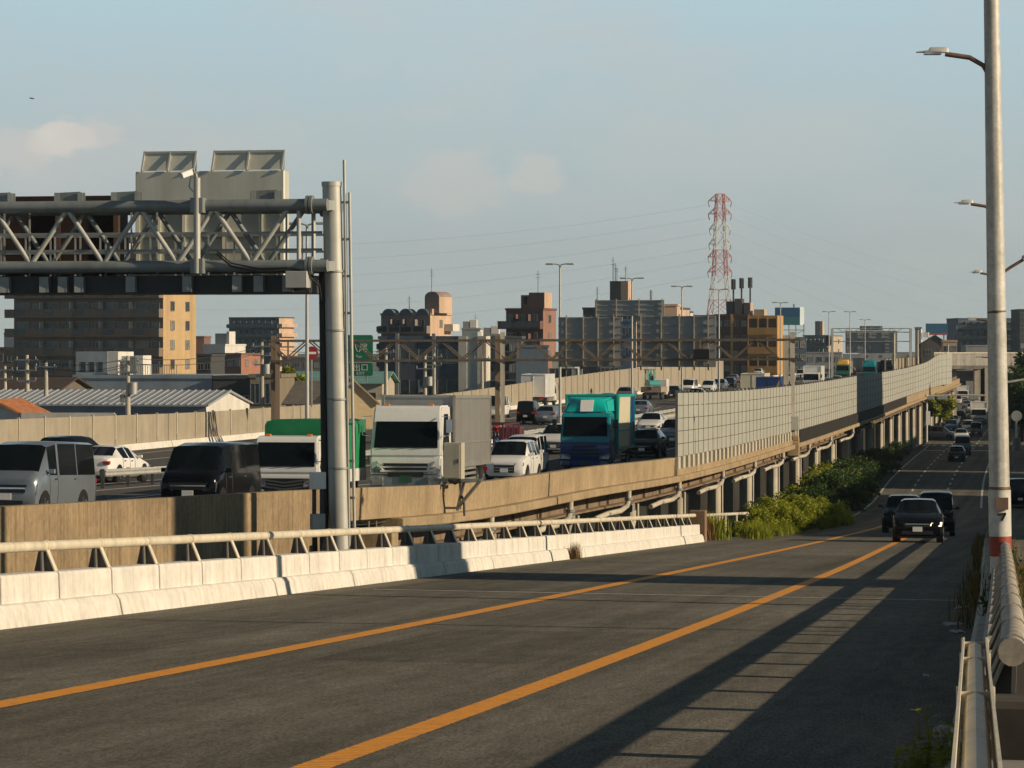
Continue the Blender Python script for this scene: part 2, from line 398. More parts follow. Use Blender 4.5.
# ---- lorries
def lorry(name, label, W_, cabL, cabH, total, cab_lo, cab_hi, box=None, fairing=None, split=None, grille='bar', wheels=None, wr=0.42,
          boxmat=ALU, low_bumper=0.36, slope=0.28, plate=PLATEG, group=None, cat='truck', stripes=None, tarp=False, visor=False, mirror_chrome=False, cap=0.2):
    """forward is +y, the cab front stands at y = 0"""
    root = thing(name, label, cat, group=group); h = W_/2
    zs = split or cabH*0.42           # belt under the windscreen
    b = MB()
    prof = [(0.0, low_bumper+0.25),(0.03, zs*0.72),(-0.02, zs),(-slope, cabH-0.16),(-slope-0.12, cabH-0.03),(-slope-0.4, cabH),(-cabL, cabH),(-cabL, low_bumper+0.12),(-0.12, low_bumper+0.12)]
    lo = [p for p in prof]
    # lower and upper cab as two shells so that each may have its own paint
    lowp = [(0.0, low_bumper+0.25),(0.03, zs*0.74),(0.0, zs*0.86),(-cabL, zs*0.86),(-cabL, low_bumper+0.12),(-0.12, low_bumper+0.12)]
    upp = [(0.0, zs*0.86),(-0.02, zs),(-slope, cabH-0.16),(-slope-0.12, cabH-0.03),(-slope-0.4, cabH),(-cabL, cabH),(-cabL, zs*0.86)]
    b.prism(lowp, -h, h); b.build('cab_lower', cab_lo, root, bevel=0.05, smooth=35, seg=2)
    u = MB(); n = len(upp)
    R0 = [(-h, y, z) for y, z in upp]
    ins = lambda z: 0.0 if z < zs+0.01 else 0.07*(z-zs)/(cabH-zs)
    rings = [[(-(h-ins(z)), y, z) for y, z in upp], [((h-ins(z)), y, z) for y, z in upp]]
    u.loft(rings); u.build('cab_upper', cab_hi, root, bevel=0.05, smooth=35, seg=2)
    def onf(x, z, o):  # a point on the sloping front
        k = (z-zs)/(cabH-0.16-zs); y = -0.02 + (-slope+0.02)*k
        return (x*(1-0.07*k/h), y+o, z)
    w = MB(); z0, z1 = zs+0.06, cabH-cap
    fr = [onf(-h*0.9, z0, 0.02), onf(h*0.9, z0, 0.02), onf(h*0.9, z1, 0.02), onf(-h*0.9, z1, 0.02)]
    bk = [(p[0]*0.97, p[1]-0.05, p[2]) for p in fr]
    w.add(fr+bk, [(0,1,2,3),(0,4,5,1),(1,5,6,2),(2,6,7,3),(3,7,4,0)]); w.build('windscreen', GLASS, root)
    wi = MB()
    for xx in (-0.5, 0.0, 0.45):
        a = onf(xx*h+0.3, z0+0.0, 0.045); c = onf(xx*h-0.25, z0+0.05, 0.045); wi.bar(a, c, 0.018)
    wi.build('wiper', BLKP, root)
    for sd in (-1, 1):
        m = MB(); x = sd*(h+0.004)
        P = [(-0.28, zs+0.02),(-cabL*0.34-slope*0.4, cabH-0.28),(-cabL*0.78, cabH-0.28),(-cabL*0.78, zs-0.08),(-0.42, zs-0.08)]
        ii = lambda z: max(0, ins(z))
        pts = [(sd*(h+0.006-ii(z)), y, z) for y, z in P]; m.add(pts, [tuple(range(5))]); m.build('side_window', GLASS, root)
        d = MB(); d.box((sd*(h+0.01), -cabL*0.62, zs*0.80), (0.03, 0.18, 0.05)); d.build('door_handle', BLKP, root)
        for yy_ in (-0.36, -cabL*0.84):
            d = MB(); d.bar((sd*(h+0.001), yy_, low_bumper+0.2), (sd*(h+0.001), yy_, zs-0.05), 0.014, 0.014); d.build('door_seam', BLKP, root)
        d = MB(); d.box((sd*(h*0.62), -slope-0.30, cabH+0.02), (0.16, 0.10, 0.06)); d.build('marker_lamp', AMBER, root, bevel=0.01)
        mm = MB(); mz = (zs+cabH)/2+0.05; mx = sd*(h+0.26); my = -0.02
        mm.box((mx, my, mz), (0.2, 0.1, 0.42)); mm.tube([(sd*(h-0.02), -0.2, mz+0.32), (mx, my, mz+0.3), (mx, my, mz-0.3), (sd*(h-0.02), -0.2, mz-0.34)], 0.018, 6)
        mm.build('mirror', CHROME if mirror_chrome else BLKP, root, bevel=0.02)
        hl = MB(); hz = low_bumper+0.34
        hl.add([(sd*h*0.56,0.055,hz-0.09),(sd*h*0.97,0.02,hz-0.1),(sd*h*0.985,0.0,hz+0.15),(sd*h*0.6,0.05,hz+0.07),
                (sd*h*0.56,-0.1,hz-0.09),(sd*h*0.97,-0.1,hz-0.1),(sd*h*0.985,-0.1,hz+0.15),(sd*h*0.6,-0.1,hz+0.07)], [(0,1,2,3),(0,4,5,1),(1,5,6,2),(2,6,7,3),(3,7,4,0)])
        hl.build('headlight', LAMPG, root)
        if grille != 'plain':
            fo = MB(); fo.box((sd*h*0.78, 0.05, low_bumper+(0.06 if grille != 'wing' else -0.02)), (h*0.34, 0.12, 0.2 if grille != 'wing' else 0.32)); fo.build('fog_light', LAMPG, root, bevel=0.03)
        st_ = MB(); st_.span((sd*(h-0.22), -0.95, low_bumper+0.02), (sd*(h+0.004), -0.5, low_bumper+0.1)); st_.build('step', BLKP, root)
    g = MB()
    if grille == 'wing':
        g.span((-h*0.62, -0.05, low_bumper+0.34), (h*0.62, 0.045, low_bumper+0.56)); g.span((-h*0.5,-0.05,low_bumper+0.12),(h*0.5,0.05,low_bumper+0.26))
        for zz in (0.31, 0.44): g.bar((-h*0.7, 0.06, low_bumper+zz), (h*0.7, 0.06, low_bumper+zz), 0.03, 0.05, mi=1)
        for sd in (-1,1): g.bar((sd*h*0.6, 0.06, low_bumper+0.32), (sd*h*0.82, 0.05, low_bumper+0.62), 0.03, 0.05, mi=1)
    elif grille == 'stack':
        for k in range(3): g.span((-h*(0.62-0.08*k), -0.05, zs*0.50+k*0.17), (h*(0.62-0.08*k), 0.047, zs*0.50+k*0.17+0.09))
    elif grille == 'chev':
        for k in range(3):
            for sd in (-1,1): g.bar((0, 0.035, low_bumper+0.16+k*0.10), (sd*h*0.86, 0.02, low_bumper+0.28+k*0.10), 0.04, 0.05, mi=1)
        g.span((-h*0.72, -0.05, low_bumper+0.04), (h*0.72, 0.03, low_bumper+0.5))
    else:
        g.span((-h*0.7, -0.05, low_bumper+0.42), (h*0.7, 0.045, low_bumper+0.6))
    g.build('grille', [BLKP, CHROME if grille == 'wing' else GREYP], root)
    bm_ = MB(); bm_.span((-h, -0.3, min(0.32, low_bumper-0.1)), (h, 0.03, low_bumper+0.2)); bm_.build('bumper', cab_lo if grille == 'stack' else (SILVERP if grille == 'wing' else GREYP), root, bevel=0.05)
    p = MB(); p.box((0, 0.062, low_bumper+0.05), (0.42, 0.02, 0.22)); p.build('number_plate', plate, root)
    if fairing:
        fm, fh, fL = fairing
        q = MB()
        a = [(-h*0.9, -slope-0.15, cabH-0.03),(h*0.9, -slope-0.15, cabH-0.03),(h*0.97, -fL, cabH-0.02),(-h*0.97, -fL, cabH-0.02)]
        c = [(-h*0.72, -slope-0.55, cabH+fh*0.8),(h*0.72, -slope-0.55, cabH+fh*0.8),(h*0.94, -fL, cabH+fh),(-h*0.94, -fL, cabH+fh)]
        q.add(a+c, [(0,1,2,3),(4,7,6,5),(0,4,5,1),(1,5,6,2),(2,6,7,3),(3,7,4,0)])
        fo = q.build('roof_fairing', fm, root, bevel=0.09, smooth=50, seg=3)
        if stripes:
            s_ = MB()
            for x0, x1 in ((-h*0.24, h*0.24),):
                s_.add([(x0,-slope-0.10,cabH+0.05),(x1,-slope-0.10,cabH+0.05),(x1*1.08,-slope-0.50,cabH+fh*0.80),(x0*1.08,-slope-0.50,cabH+fh*0.80),
                        (x0,-slope-0.2,cabH+0.05),(x1,-slope-0.2,cabH+0.05),(x1*1.08,-slope-0.6,cabH+fh*0.80),(x0*1.08,-slope-0.6,cabH+fh*0.80)], [(0,1,2,3),(0,4,5,1),(1,5,6,2),(2,6,7,3),(3,7,4,0)])
            s_.build('fairing_stripe', WHITEP, fo)
    if visor:
        q = MB(); q.add([onf(-h*0.86,cabH-0.22,0.05),onf(h*0.86,cabH-0.22,0.05),onf(h*0.84,cabH-0.08,0.2),onf(-h*0.84,cabH-0.08,0.2),
                         onf(-h*0.86,cabH-0.22,0.02),onf(h*0.86,cabH-0.22,0.02),onf(h*0.84,cabH-0.06,0.17),onf(-h*0.84,cabH-0.06,0.17)], [(0,1,2,3),(7,6,5,4),(0,4,5,1),(1,5,6,2),(2,6,7,3),(3,7,4,0)])
        q.build('sun_visor', BLKP, root)
    ch = MB(); ch.span((-0.45, -total, 0.55), (0.45, -cabL*0.5, 0.85)); ch.build('chassis', DKST, root)
    for yy in (wheels or (-1.0, -total+1.6)):
        for sd in (-1, 1): wheel(root, sd*(h-0.16), yy, wr, 0.26, sd)
    if box:
        bw, z0, z1, y0, y1 = box; hb = bw/2
        if tarp:
            q = MB(); q.prism([(-hb, z0),(hb, z0),(hb, z1-0.2),(hb*0.94, z1-0.07),(hb*0.7, z1),(-hb*0.7, z1),(-hb*0.94, z1-0.07),(-hb, z1-0.2)], y1, y0, axis='y')
            q.build('tarpaulin', boxmat, root, smooth=40)
            fl = MB(); fl.span((-hb-0.02, y1, z0-0.38), (hb+0.02, y0, z0+0.02)); fl.build('flatbed', WHITEP, root)
            rp = MB()
            k = y0-0.4
            while k > y1: 
                for sd in (-1,1): rp.bar((sd*(hb+0.012), k, z0-0.25), (sd*(hb+0.012), k, z1-0.25), 0.02)
                k -= 0.9
            rp.build('tie_rope', BLKP, root)
        else:
            q = MB(); q.span((-hb, y1, z0), (hb, y0, z1)); bo = q.build('cargo_box', boxmat, root, bevel=0.03)
            t = MB()
            for sd in (-1, 1):
                t.bar((sd*hb, y0+0.012, z0), (sd*hb, y0+0.012, z1+0.01), 0.10, 0.10); t.bar((sd*(hb+0.012), y1, z1-0.03), (sd*(hb+0.012), y0, z1-0.03), 0.06, 0.12)
                t.bar((sd*(hb+0.012), y1, z0+0.06), (sd*(hb+0.012), y0, z0+0.06), 0.05, 0.14); t.bar((sd*(hb+0.01), y1+0.02, z0), (sd*(hb+0.01), y1+0.02, z1), 0.06, 0.08)
                t.bar((sd*(hb+0.012), y1, z0+(z1-z0)*0.34), (sd*(hb+0.012), y0, z0+(z1-z0)*0.34), 0.03, 0.05)
            t.bar((-hb, y0+0.01, z1-0.02), (hb, y0+0.01, z1-0.02), 0.06, 0.08); t.bar((-hb, y1-0.02, z1-0.02), (hb, y1-0.02, z1-0.02), 0.06, 0.08)
            t.bar((0, y1-0.012, z0), (0, y1-0.012, z1), 0.05, 0.03)
            t.build('edge_trim', boxmat, bo)
            if boxmat is ALU or boxmat is WHITEP:
                for sd in (-1,1):
                  rb = MB(); k = y0-0.5
                  while k > y1+0.3:
                    rb.span((sd*hb-0.008*(1 if sd<0 else -1), k-0.02, z0+0.12), (sd*(hb+0.008), k+0.02, z1-0.1))
                    k -= 0.42
                  rb.build('side_rib', boxmat, bo)
        for sd in (-1, 1):
            gd = MB()
            for zz in (0.5, 0.68, 0.86): gd.span((sd*(h-0.06), y1+2.6, zz), (sd*(h-0.02), -cabL-0.4, zz+0.09))
            gd.build('side_guard', ALU, root)
            mf = MB(); mf.span((sd*(h-0.36), y1+0.75, 0.25), (sd*(h-0.04), y1+0.78, 0.85)); mf.build('mud_flap', REDP if mirror_chrome and sd > 0 else BLKP, root)
            tl = MB(); tl.span((sd*(h-0.5), y1-0.02, 0.72), (sd*(h-0.05), y1+0.06, 0.86)); tl.build('tail_light', REDL, root)
    return root
# ------------------------------------------------------------------ setting: ground, roads
def asphalt(name, col, tr=0.35):
    m = bpy.data.materials.new(name); m.use_nodes = True; nt = m.node_tree; L = nt.links.new
    b = nt.nodes['Principled BSDF']; b.inputs['Roughness'].default_value = 0.82; b.inputs['Specular IOR Level'].default_value = 0.06
    pos = nn(nt, 'ShaderNodeNewGeometry').outputs['Position']; uv = nn(nt, 'ShaderNodeTexCoord').outputs['UV']
    def noise(vec, sc, det=5, rough=0.6):
        t = nn(nt, 'ShaderNodeTexNoise', i_Scale=sc, i_Detail=det, i_Roughness=rough); L(vec, t.inputs['Vector']); return t.outputs['Fac']
    def rng(f, a, b_, lo, hi):
        r = nn(nt, 'ShaderNodeMapRange'); r.inputs['From Min'].default_value = a; r.inputs['From Max'].default_value = b_
        r.inputs['To Min'].default_value = lo; r.inputs['To Max'].default_value = hi; L(f, r.inputs['Value']); return r.outputs['Result']
    def mulv(a, c):
        x = nn(nt, 'ShaderNodeMath', operation='MULTIPLY'); L(a, x.inputs[0]); L(c, x.inputs[1]); return x.outputs[0]
    ma = nn(nt, 'ShaderNodeMapping'); ma.inputs['Scale'].default_value = (1, 0.15, 1); L(uv, ma.inputs['Vector']); aniso = ma.outputs[0]
    fine = rng(noise(aniso, 55, 3, 0.8), 0.3, 0.7, 0.42, 1.58)
    mid = rng(noise(aniso, 7.0, 5, 0.7), 0.3, 0.7, 0.74, 1.26)
    big = rng(noise(pos, 0.22, 4), 0.3, 0.7, 0.84, 1.16)
    mp = nn(nt, 'ShaderNodeMapping'); mp.inputs['Scale'].default_value = (0.9, 0.012, 1); L(uv, mp.inputs['Vector'])
    lng = rng(noise(mp.outputs[0], 1.6, 4, 0.55), 0.32, 0.68, 0.74, 1.24)
    f = mulv(mulv(fine, mid), mulv(big, lng))
    v = nn(nt, 'ShaderNodeVectorMath', operation='SCALE'); v.inputs[0].default_value = col; L(f, v.inputs['Scale'])
    L(v.outputs[0], b.inputs['Base Color'])
    bp = nn(nt, 'ShaderNodeBump', i_Strength=0.55, i_Distance=0.012); L(noise(pos, 55, 3, 0.7), bp.inputs['Height']); L(bp.outputs[0], b.inputs['Normal'])
    return m
ASPH = asphalt('slip_road_asphalt', (0.160,0.149,0.121))
ASPH2 = asphalt('expressway_asphalt', (0.12,0.115,0.107))
GRND = mat('city_ground', (0.115,0.105,0.09), 0.95, var=0.35, scale=0.03, speck=0.2, spscale=0.4, coord='World')
SOIL = mat('verge_soil', (0.10,0.085,0.055), 0.95, var=0.35, scale=0.8, speck=0.2, spscale=9, coord='World')

def linemat(name, col, ribs=0.0, wear=0.45):
    m = bpy.data.materials.new(name); m.use_nodes = True; nt = m.node_tree; L = nt.links.new
    b = nt.nodes['Principled BSDF']; b.inputs['Roughness'].default_value = 0.7
    pos = nn(nt, 'ShaderNodeNewGeometry').outputs['Position']; uv = nn(nt, 'ShaderNodeTexCoord').outputs['UV']
    t = nn(nt, 'ShaderNodeTexNoise', i_Scale=9.0, i_Detail=7.0, i_Roughness=0.75); L(pos, t.inputs['Vector'])
    r = nn(nt, 'ShaderNodeMapRange'); r.inputs['From Min'].default_value = 0.50; r.inputs['From Max'].default_value = 0.68; L(t.outputs['Fac'], r.inputs['Value'])
    k = nn(nt, 'ShaderNodeMath', operation='MULTIPLY'); k.inputs[1].default_value = wear; L(r.outputs['Result'], k.inputs[0])
    mx = nn(nt, 'ShaderNodeMix', data_type='RGBA'); L(k.outputs[0], mx.inputs['Factor'])
    mx.inputs['A'].default_value = (*col, 1); mx.inputs['B'].default_value = (0.15,0.13,0.10,1); cur = mx.outputs['Result']
    sx = nn(nt, 'ShaderNodeSeparateXYZ'); L(uv, sx.inputs[0])
    ab = nn(nt, 'ShaderNodeMath', operation='ABSOLUTE'); L(sx.outputs['X'], ab.inputs[0])
    er = nn(nt, 'ShaderNodeMapRange'); er.inputs['From Min'].default_value = 0.62; er.inputs['From Max'].default_value = 1.0; er.inputs['To Max'].default_value = 0.62; L(ab.outputs[0], er.inputs['Value'])
    t2 = nn(nt, 'ShaderNodeTexNoise', i_Scale=16.0, i_Detail=5.0, i_Roughness=0.7); L(pos, t2.inputs['Vector'])
    sm = nn(nt, 'ShaderNodeMath', operation='ADD'); L(er.outputs['Result'], sm.inputs[0]); L(t2.outputs['Fac'], sm.inputs[1])
    st2 = nn(nt, 'ShaderNodeMapRange'); st2.inputs['From Min'].default_value = 0.98; st2.inputs['From Max'].default_value = 1.10; L(sm.outputs[0], st2.inputs['Value'])
    mx2 = nn(nt, 'ShaderNodeMix', data_type='RGBA'); L(st2.outputs['Result'], mx2.inputs['Factor']); L(cur, mx2.inputs['A']); mx2.inputs['B'].default_value = (0.15,0.13,0.10,1); cur = mx2.outputs['Result']
    if ribs:
        w = nn(nt, 'ShaderNodeTexWave', wave_type='BANDS', bands_direction='Y', i_Scale=3.0, i_Distortion=1.2); L(uv, w.inputs['Vector'])
        r2 = nn(nt, 'ShaderNodeMapRange'); r2.inputs['From Min'].default_value = 0.1; r2.inputs['From Max'].default_value = 0.45
        r2.inputs['To Min'].default_value = 1 - ribs; r2.inputs['To Max'].default_value = 1.0; L(w.outputs['Fac'], r2.inputs['Value'])
        v = nn(nt, 'ShaderNodeVectorMath', operation='SCALE'); L(cur, v.inputs[0]); L(r2.outputs['Result'], v.inputs['Scale']); cur = v.outputs[0]
    L(cur, b.inputs['Base Color'])
    return m
ORANGE = linemat('orange_line_paint', (0.95,0.375,0.016), 0.34, 0.5)
WLINE = linemat('white_line_paint', (0.62,0.60,0.55), 0, 0.55)
SEAM = mat('bitumen_seam', (0.012,0.012,0.012), 0.7, var=0.1)

def frange(a, b, st):
    out = []; n = max(1, int(round((b-a)/st)))
    return [a + (b-a)*i/n for i in range(n+1)]
def strip(rows, ss, zf, ts, uvon=True):
    """surface from functions t(s): ts list of functions, rows at ss"""
    m = MB(); m.uv = []
    k = len(ts)
    for s in ss:
        for t in ts:
            tt = t(s) if callable(t) else t
            m.v.append(tuple(RD(s, tt, zf(s)))); m.uv.append((tt, s))
    for i in range(len(ss)-1):
        for j in range(k-1):
            m.f.append((i*k+j, (i+1)*k+j, (i+1)*k+j+1, i*k+j+1)[::-1]); m.m.append(0)
    return m
g = MB(); g.quad((-5000,-300,-0.25),(5000,-300,-0.25),(5000,9000,-0.25),(-5000,9000,-0.25))
solo('ground', g, GRND, kind='structure')

SS = frange(-24, 60, 3) + frange(64, 240, 4) + frange(250, 1100, 25)
rd = strip(0, SS, roadz, [lambda s: edge_r(s)-0.3] + [lambda s, k=k: edge_r(s) + (edge_l(s)-edge_r(s))*k/4 for k in range(5)] + [lambda s: edge_l(s)+0.4])
solo('slip_road', rd, ASPH, kind='structure', smooth=60)
# the embankment walls that carry the slip road
em = MB()
for i in range(len(SS)-1):
    a, b = SS[i], SS[i+1]
    if a > 236: break
    for t in (lambda s: edge_l(s)+0.4, lambda s: edge_r(s)-0.3):
        em.quad(RD(a, t(a), -0.3), RD(b, t(b), -0.3), RD(b, t(b), roadz(b)), RD(a, t(a), roadz(a)))
solo('slip_road_embankment', em, CONCG, kind='structure')
ot = strip(0, SS, lambda s: roadz(s)-0.02, [lambda s: edge_r(s)-10.2, lambda s: edge_r(s)-7, lambda s: edge_r(s)-4, lambda s: edge_r(s)-0.95])
solo('opposite_road', ot, ASPH, kind='structure', smooth=60)
md = MB()
for i in range(len(SS)-1):
    a, b = SS[i], SS[i+1]
    md.quad(RD(a, edge_r(a)-0.96, roadz(a)-0.06), RD(b, edge_r(b)-0.96, roadz(b)-0.06), RD(b, edge_r(b)-0.29, roadz(b)-0.06), RD(a, edge_r(a)-0.29, roadz(a)-0.06))
solo('median_strip', md, SOIL, kind='structure')

def painted(name, tf, w, s0, s1, m, dash=None, dz=0.005, zf=roadz, step=3):
    mm = MB(); mm.uv = []
    segs = [(s0, s1)] if not dash else []
    if dash:
        a = s0
        while a < s1: segs.append((a, a+dash[0])); a += dash[0]+dash[1]
    for a, b in segs:
        q = strip(0, frange(a, b, step), lambda s: zf(s)+dz, [lambda s: tf(s)-w/2, lambda s: tf(s)+w/2])
        n = len(mm.v); mm.v += q.v; mm.uv += [((-1 if i_ % 2 == 0 else 1), u_[1]) for i_, u_ in enumerate(q.uv)]; mm.f += [tuple(i+n for i in f) for f in q.f]; mm.m += q.m
    return solo(name, mm, m, kind='structure')
painted('orange_road_marking', line_1, 0.26, -20, 176, ORANGE)
painted('orange_road_marking', line_2, 0.23, -20, 150, ORANGE)
painted('white_road_marking', line_1, 0.17, 180, 420, WLINE, (4, 5))
painted('white_road_marking', line_2, 0.17, 156, 420, WLINE, (4, 5))
painted('white_road_marking', lambda s: edge_l(s)-0.35, 0.16, 140, 352, WLINE)
painted('white_road_marking', lambda s: edge_l(s)-0.35, 0.16, 385, 900, WLINE)
painted('white_road_marking', lambda s: edge_r(s)+0.35, 0.16, 205, 352, WLINE)
painted('white_road_marking', lambda s: line_1(s), 0.16, 430, 900, WLINE, (5, 5))
painted('white_road_marking', lambda s: edge_r(s)-4.2, 0.16, -10, 500, WLINE, (5, 5))
def across(name, s, w, m, t0, t1, dz=0.008, dash=None, skew=0.0):
    mm = MB(); mm.uv = []
    ts = frange(t0, t1, 0.5)
    for i in range(len(ts)-1):
        if dash and i % dash: continue
        a, b = ts[i], ts[i+1]; n = len(mm.v)
        for t, sg in ((a,-1),(b,-1),(b,1),(a,1)):
            ss = s + sg*w/2 + skew*(t-t0); mm.v.append(tuple(RD(ss, t, roadz(ss)+dz))); mm.uv.append((0, t))
        mm.f.append((n,n+1,n+2,n+3)); mm.m.append(0)
    return solo(name, mm, m, kind='structure')
across('white_road_marking', 45.6, 0.13, linemat('white_thin_line', (0.62,0.60,0.55), 0, 0.3), 1.3, 10.9, skew=0.12)
across('road_seam', 34.6, 0.07, SEAM, 0.7, 11.5, dz=0.004)
across('road_seam', 61.0, 0.06, SEAM, 2.0, 12, dz=0.004)
PATCH = asphalt('patched_asphalt', (0.132,0.122,0.100))
def patch(s0, s1, t0, t1):
    q = strip(0, frange(s0, s1, 2), lambda s: roadz(s)+0.002, [t0, (t0+t1)/2, t1]); solo('road_patch', q, PATCH, kind='structure')
patch(27, 33.5, 4.6, 6.9); patch(47, 58, 8.6, 11.0); patch(62, 80, 5.0, 7.6); patch(20, 23.5, 8.4, 10.6)
across('stop_line', 330, 1.6, WLINE, edge_r(330)+0.4, edge_l(330)-0.5)
for k in range(9):
    painted('crossing_stripe', lambda s, k=k: edge_r(350)+1.2+k*1.05, 0.5, 345, 349, WLINE)

# ------------------------------------------------------------------ barriers of the slip road
def barrier(label, s0, s1, te, sd, step=2.0, group='roadside barriers', name='roadside_barrier', sh=0.0, WC=None, WS=None):
    WC = WC or WCON; WS = WS or WSTEEL
    """sd +1: the road lies to the right of it; sd -1: to the left"""
    p0 = RD(s0, te(s0), roadz(s0))
    root = thing(name, label, 'barrier', p0, group=group)
    T = lambda s, o: te(s) + sd*o
    n = int((s1-s0)/step)
    cu = MB(); k = 0; s = s0
    while s < s1-0.1:
        L_ = 5.0 if k % 2 == 0 else 7.5
        e = min(s+L_-0.09, s1)
        rr = [[RD(q, T(q, o), roadz(q)+z) for o, z in ((-0.02,-0.05),(0.03,0.19),(0.075,0.255),(0.30+sh,0.27),(0.30+sh,-0.05))] for q in frange(s, e, 2.5)]
        cu.loft(rr); s += L_; k += 1
    cu.build('kerb', WC, root, world=True, bevel=0.012)
    for i in range(n):
        gap_ = 0.03 if sd > 0 else 0.002; a = s0+i*step+gap_; b = s0+(i+1)*step-gap_
        w = MB()
        w.loft([[RD(q, T(q, o+sh), roadz(q)+z) for o, z in ((0.13,-0.1),(0.15,0.56),(0.17,0.585),(0.43,0.585),(0.45,-0.1))] for q in (a, b)])
        w.build('wall_block', WC, root, world=True, bevel=0.01)
        p = MB(); q = s0+i*step
        A = RD(q, T(q, 0.19+sh), roadz(q)+0.585); B = RD(q, T(q, 0.31+sh), roadz(q)+0.87)
        p.bar(A, B, 0.10, 0.016, up=(ST, CT, 0) if False else RD(0, -sd, 0.4))
        # web and back flange, wider at the foot
        sv = RD(0.008, 0, 0)
        tri = [RD(q, T(q, 0.20+sh), roadz(q)+0.585), RD(q, T(q, 0.46+sh), roadz(q)+0.585), RD(q, T(q, 0.40+sh), roadz(q)+0.86), RD(q, T(q, 0.31+sh), roadz(q)+0.86)]
        vs = [a_-sv for a_ in tri] + [a_+sv for a_ in tri]
        p.add(vs, [(0,1,2,3),(7,6,5,4),(0,4,5,1),(1,5,6,2),(2,6,7,3),(3,7,4,0)], 1)
        p.bar(RD(q, T(q, 0.335+sh), roadz(q)+0.585), RD(q, T(q, 0.345+sh), roadz(q)+0.86), 0.22, 0.02, mi=1, up=RD(0, -sd, 0.2))
        p.tube([RD(q-0.025, T(q, 0.335+sh), roadz(q)+0.885), RD(q+0.025, T(q, 0.335+sh), roadz(q)+0.885)], 0.070, 14)
        p.build('post', [WS, DWEB], root, world=True)
    r = MB()
    pts = [RD(q, T(q, 0.335+sh), roadz(q)+0.885) for q in frange(s0-0.25, s1, 2.0)]
    r.tube(pts, 0.062, 14)
    r.build('rail', WS, root, world=True, smooth=50)
    return root
barrier('long whitewashed barrier with cream pipe rail, between the orange lined road and the expressway wall', 6.0, 100.0, lambda s: edge_l(s), 1)
barrier('weathered barrier with thick pipe rail seen end on, at the right edge of the road', 13.4, 133.0, lambda s: edge_r(s)-0.07, -1, sh=0.045, WC=WCOND, WS=WSTEELD)
# end block of the left barrier and the low pipe rail through the bushes
e = MB(); P = RD(100.6, edge_l(100.6)+0.28, roadz(100.6)); e.box(P+Vector((0,0,0.5)), (0.55,0.5,1.1), -TH)
solo('barrier_end_block', e, mat('brown_stone', (0.22,0.14,0.085), 0.9, var=0.25, coord='World'), 'brown end post closing the far end of the long white barrier', 'end post', loc=P, bevel=0.02)
def piperail(label, pts, posts):
    root = thing('pipe_rail', label, 'guard rail', pts[0])
    m = MB(); m.tube(pts, 0.06, 8); m.build('rail', WSTEEL, root, world=True, smooth=50)
    for p in posts:
        q = MB(); q.tube([p+Vector((0,0,-0.9)), p], 0.045, 8); q.build('post', WSTEEL, root, world=True, smooth=50)
pts = [RD(s, edge_l(s)+0.45 + (0.25 if s > 105 else 0.1), roadz(s)+0.85) for s in frange(100.9, 165, 4)]
piperail('thin white pipe rail running through the roadside bushes', pts, pts[::1])

# ------------------------------------------------------------------ expressway
DS = frange(-10, 200, 5) + frange(210, 1000, 10)
def deck_edge(s): return 16.6 if s < 415 else min(29.9, 16.6+(s-415)*0.14)
dk = strip(0, DS, deckz, [deck_edge, lambda s: max(20, deck_edge(s)+0.1), lambda s: max(24, deck_edge(s)+0.2), lambda s: max(28, deck_edge(s)+0.3), 32, 34, 36, 40, 44, 48, 54])
solo('expressway_deck', dk, ASPH2, kind='structure', smooth=60)
for t, d in ((19.2,None),(23.0,(8,12)),(26.6,(8,12)),(30.2,(8,12)),(33.6,None),(36.4,None),(40.0,(8,12)),(43.6,(8,12)),(47.2,(8,12)),(51,None)):
    painted('expressway_lane_marking', lambda s, t=t: t, 0.2, 30, 620, WLINE, d, dz=0.006, zf=deckz, step=6)
def seg_loft(mb, s0, s1, prof, zf, st=5.0):
    mb.loft([[RD(q, t, zf(q)+z) for t, z in prof] for q in frange(s0, s1, st)])
PX = thing('expressway_parapet', 'long tan concrete parapet of the raised expressway, streaked with rain stains', 'parapet wall', RD(20, 16.4, ptop(20)-1))
# solid abutment wall nearest the eye
a = 8.0; joints = [0, 12, 24, 36, 48, 57.5, 66.3]
for i in range(len(joints)-1):
    m = MB(); seg_loft(m, joints[i]+0.015, joints[i+1]-0.015, [(16.42,0),(16.72,0),(16.75,-9),(16.40,-9)], ptop)
    m.build('abutment_panel', CONCD, PX, world=True, bevel=0.015)
# parapet panels standing on the slab ledge
k = 66.3; kn = 126.8
while k < kn-1:
    e_ = min(k+9.667, kn)
    m = MB(); seg_loft(m, k+0.012, e_-0.012, [(16.40,0),(16.40,-0.02),(16.44,-0.77),(16.74,-0.77),(16.72,0)], ptop, 3)
    m.build('parapet_panel', CONC, PX, world=True, bevel=0.012); k = e_
m = MB(); seg_loft(m, 72.5, 470, [(16.14,-0.79),(16.14,-1.02),(16.30,-1.06),(17.6,-1.12),(17.6,-0.775),(16.2,-0.765)], ptop)
m.build('slab_edge', CONC, PX, world=True, bevel=0.02)
m = MB(); seg_loft(m, 126.8, 186, [(16.30,-0.50),(16.30,-0.77),(16.74,-0.77),(16.74,-0.50)], ptop)
m.build('low_kerb', CONC, PX, world=True)
m = MB(); seg_loft(m, 312, 470, [(16.36,-0.02),(16.36,-0.77),(16.74,-0.77),(16.74,-0.02)], ptop)
m.build('parapet_panel', CONC, PX, world=True)
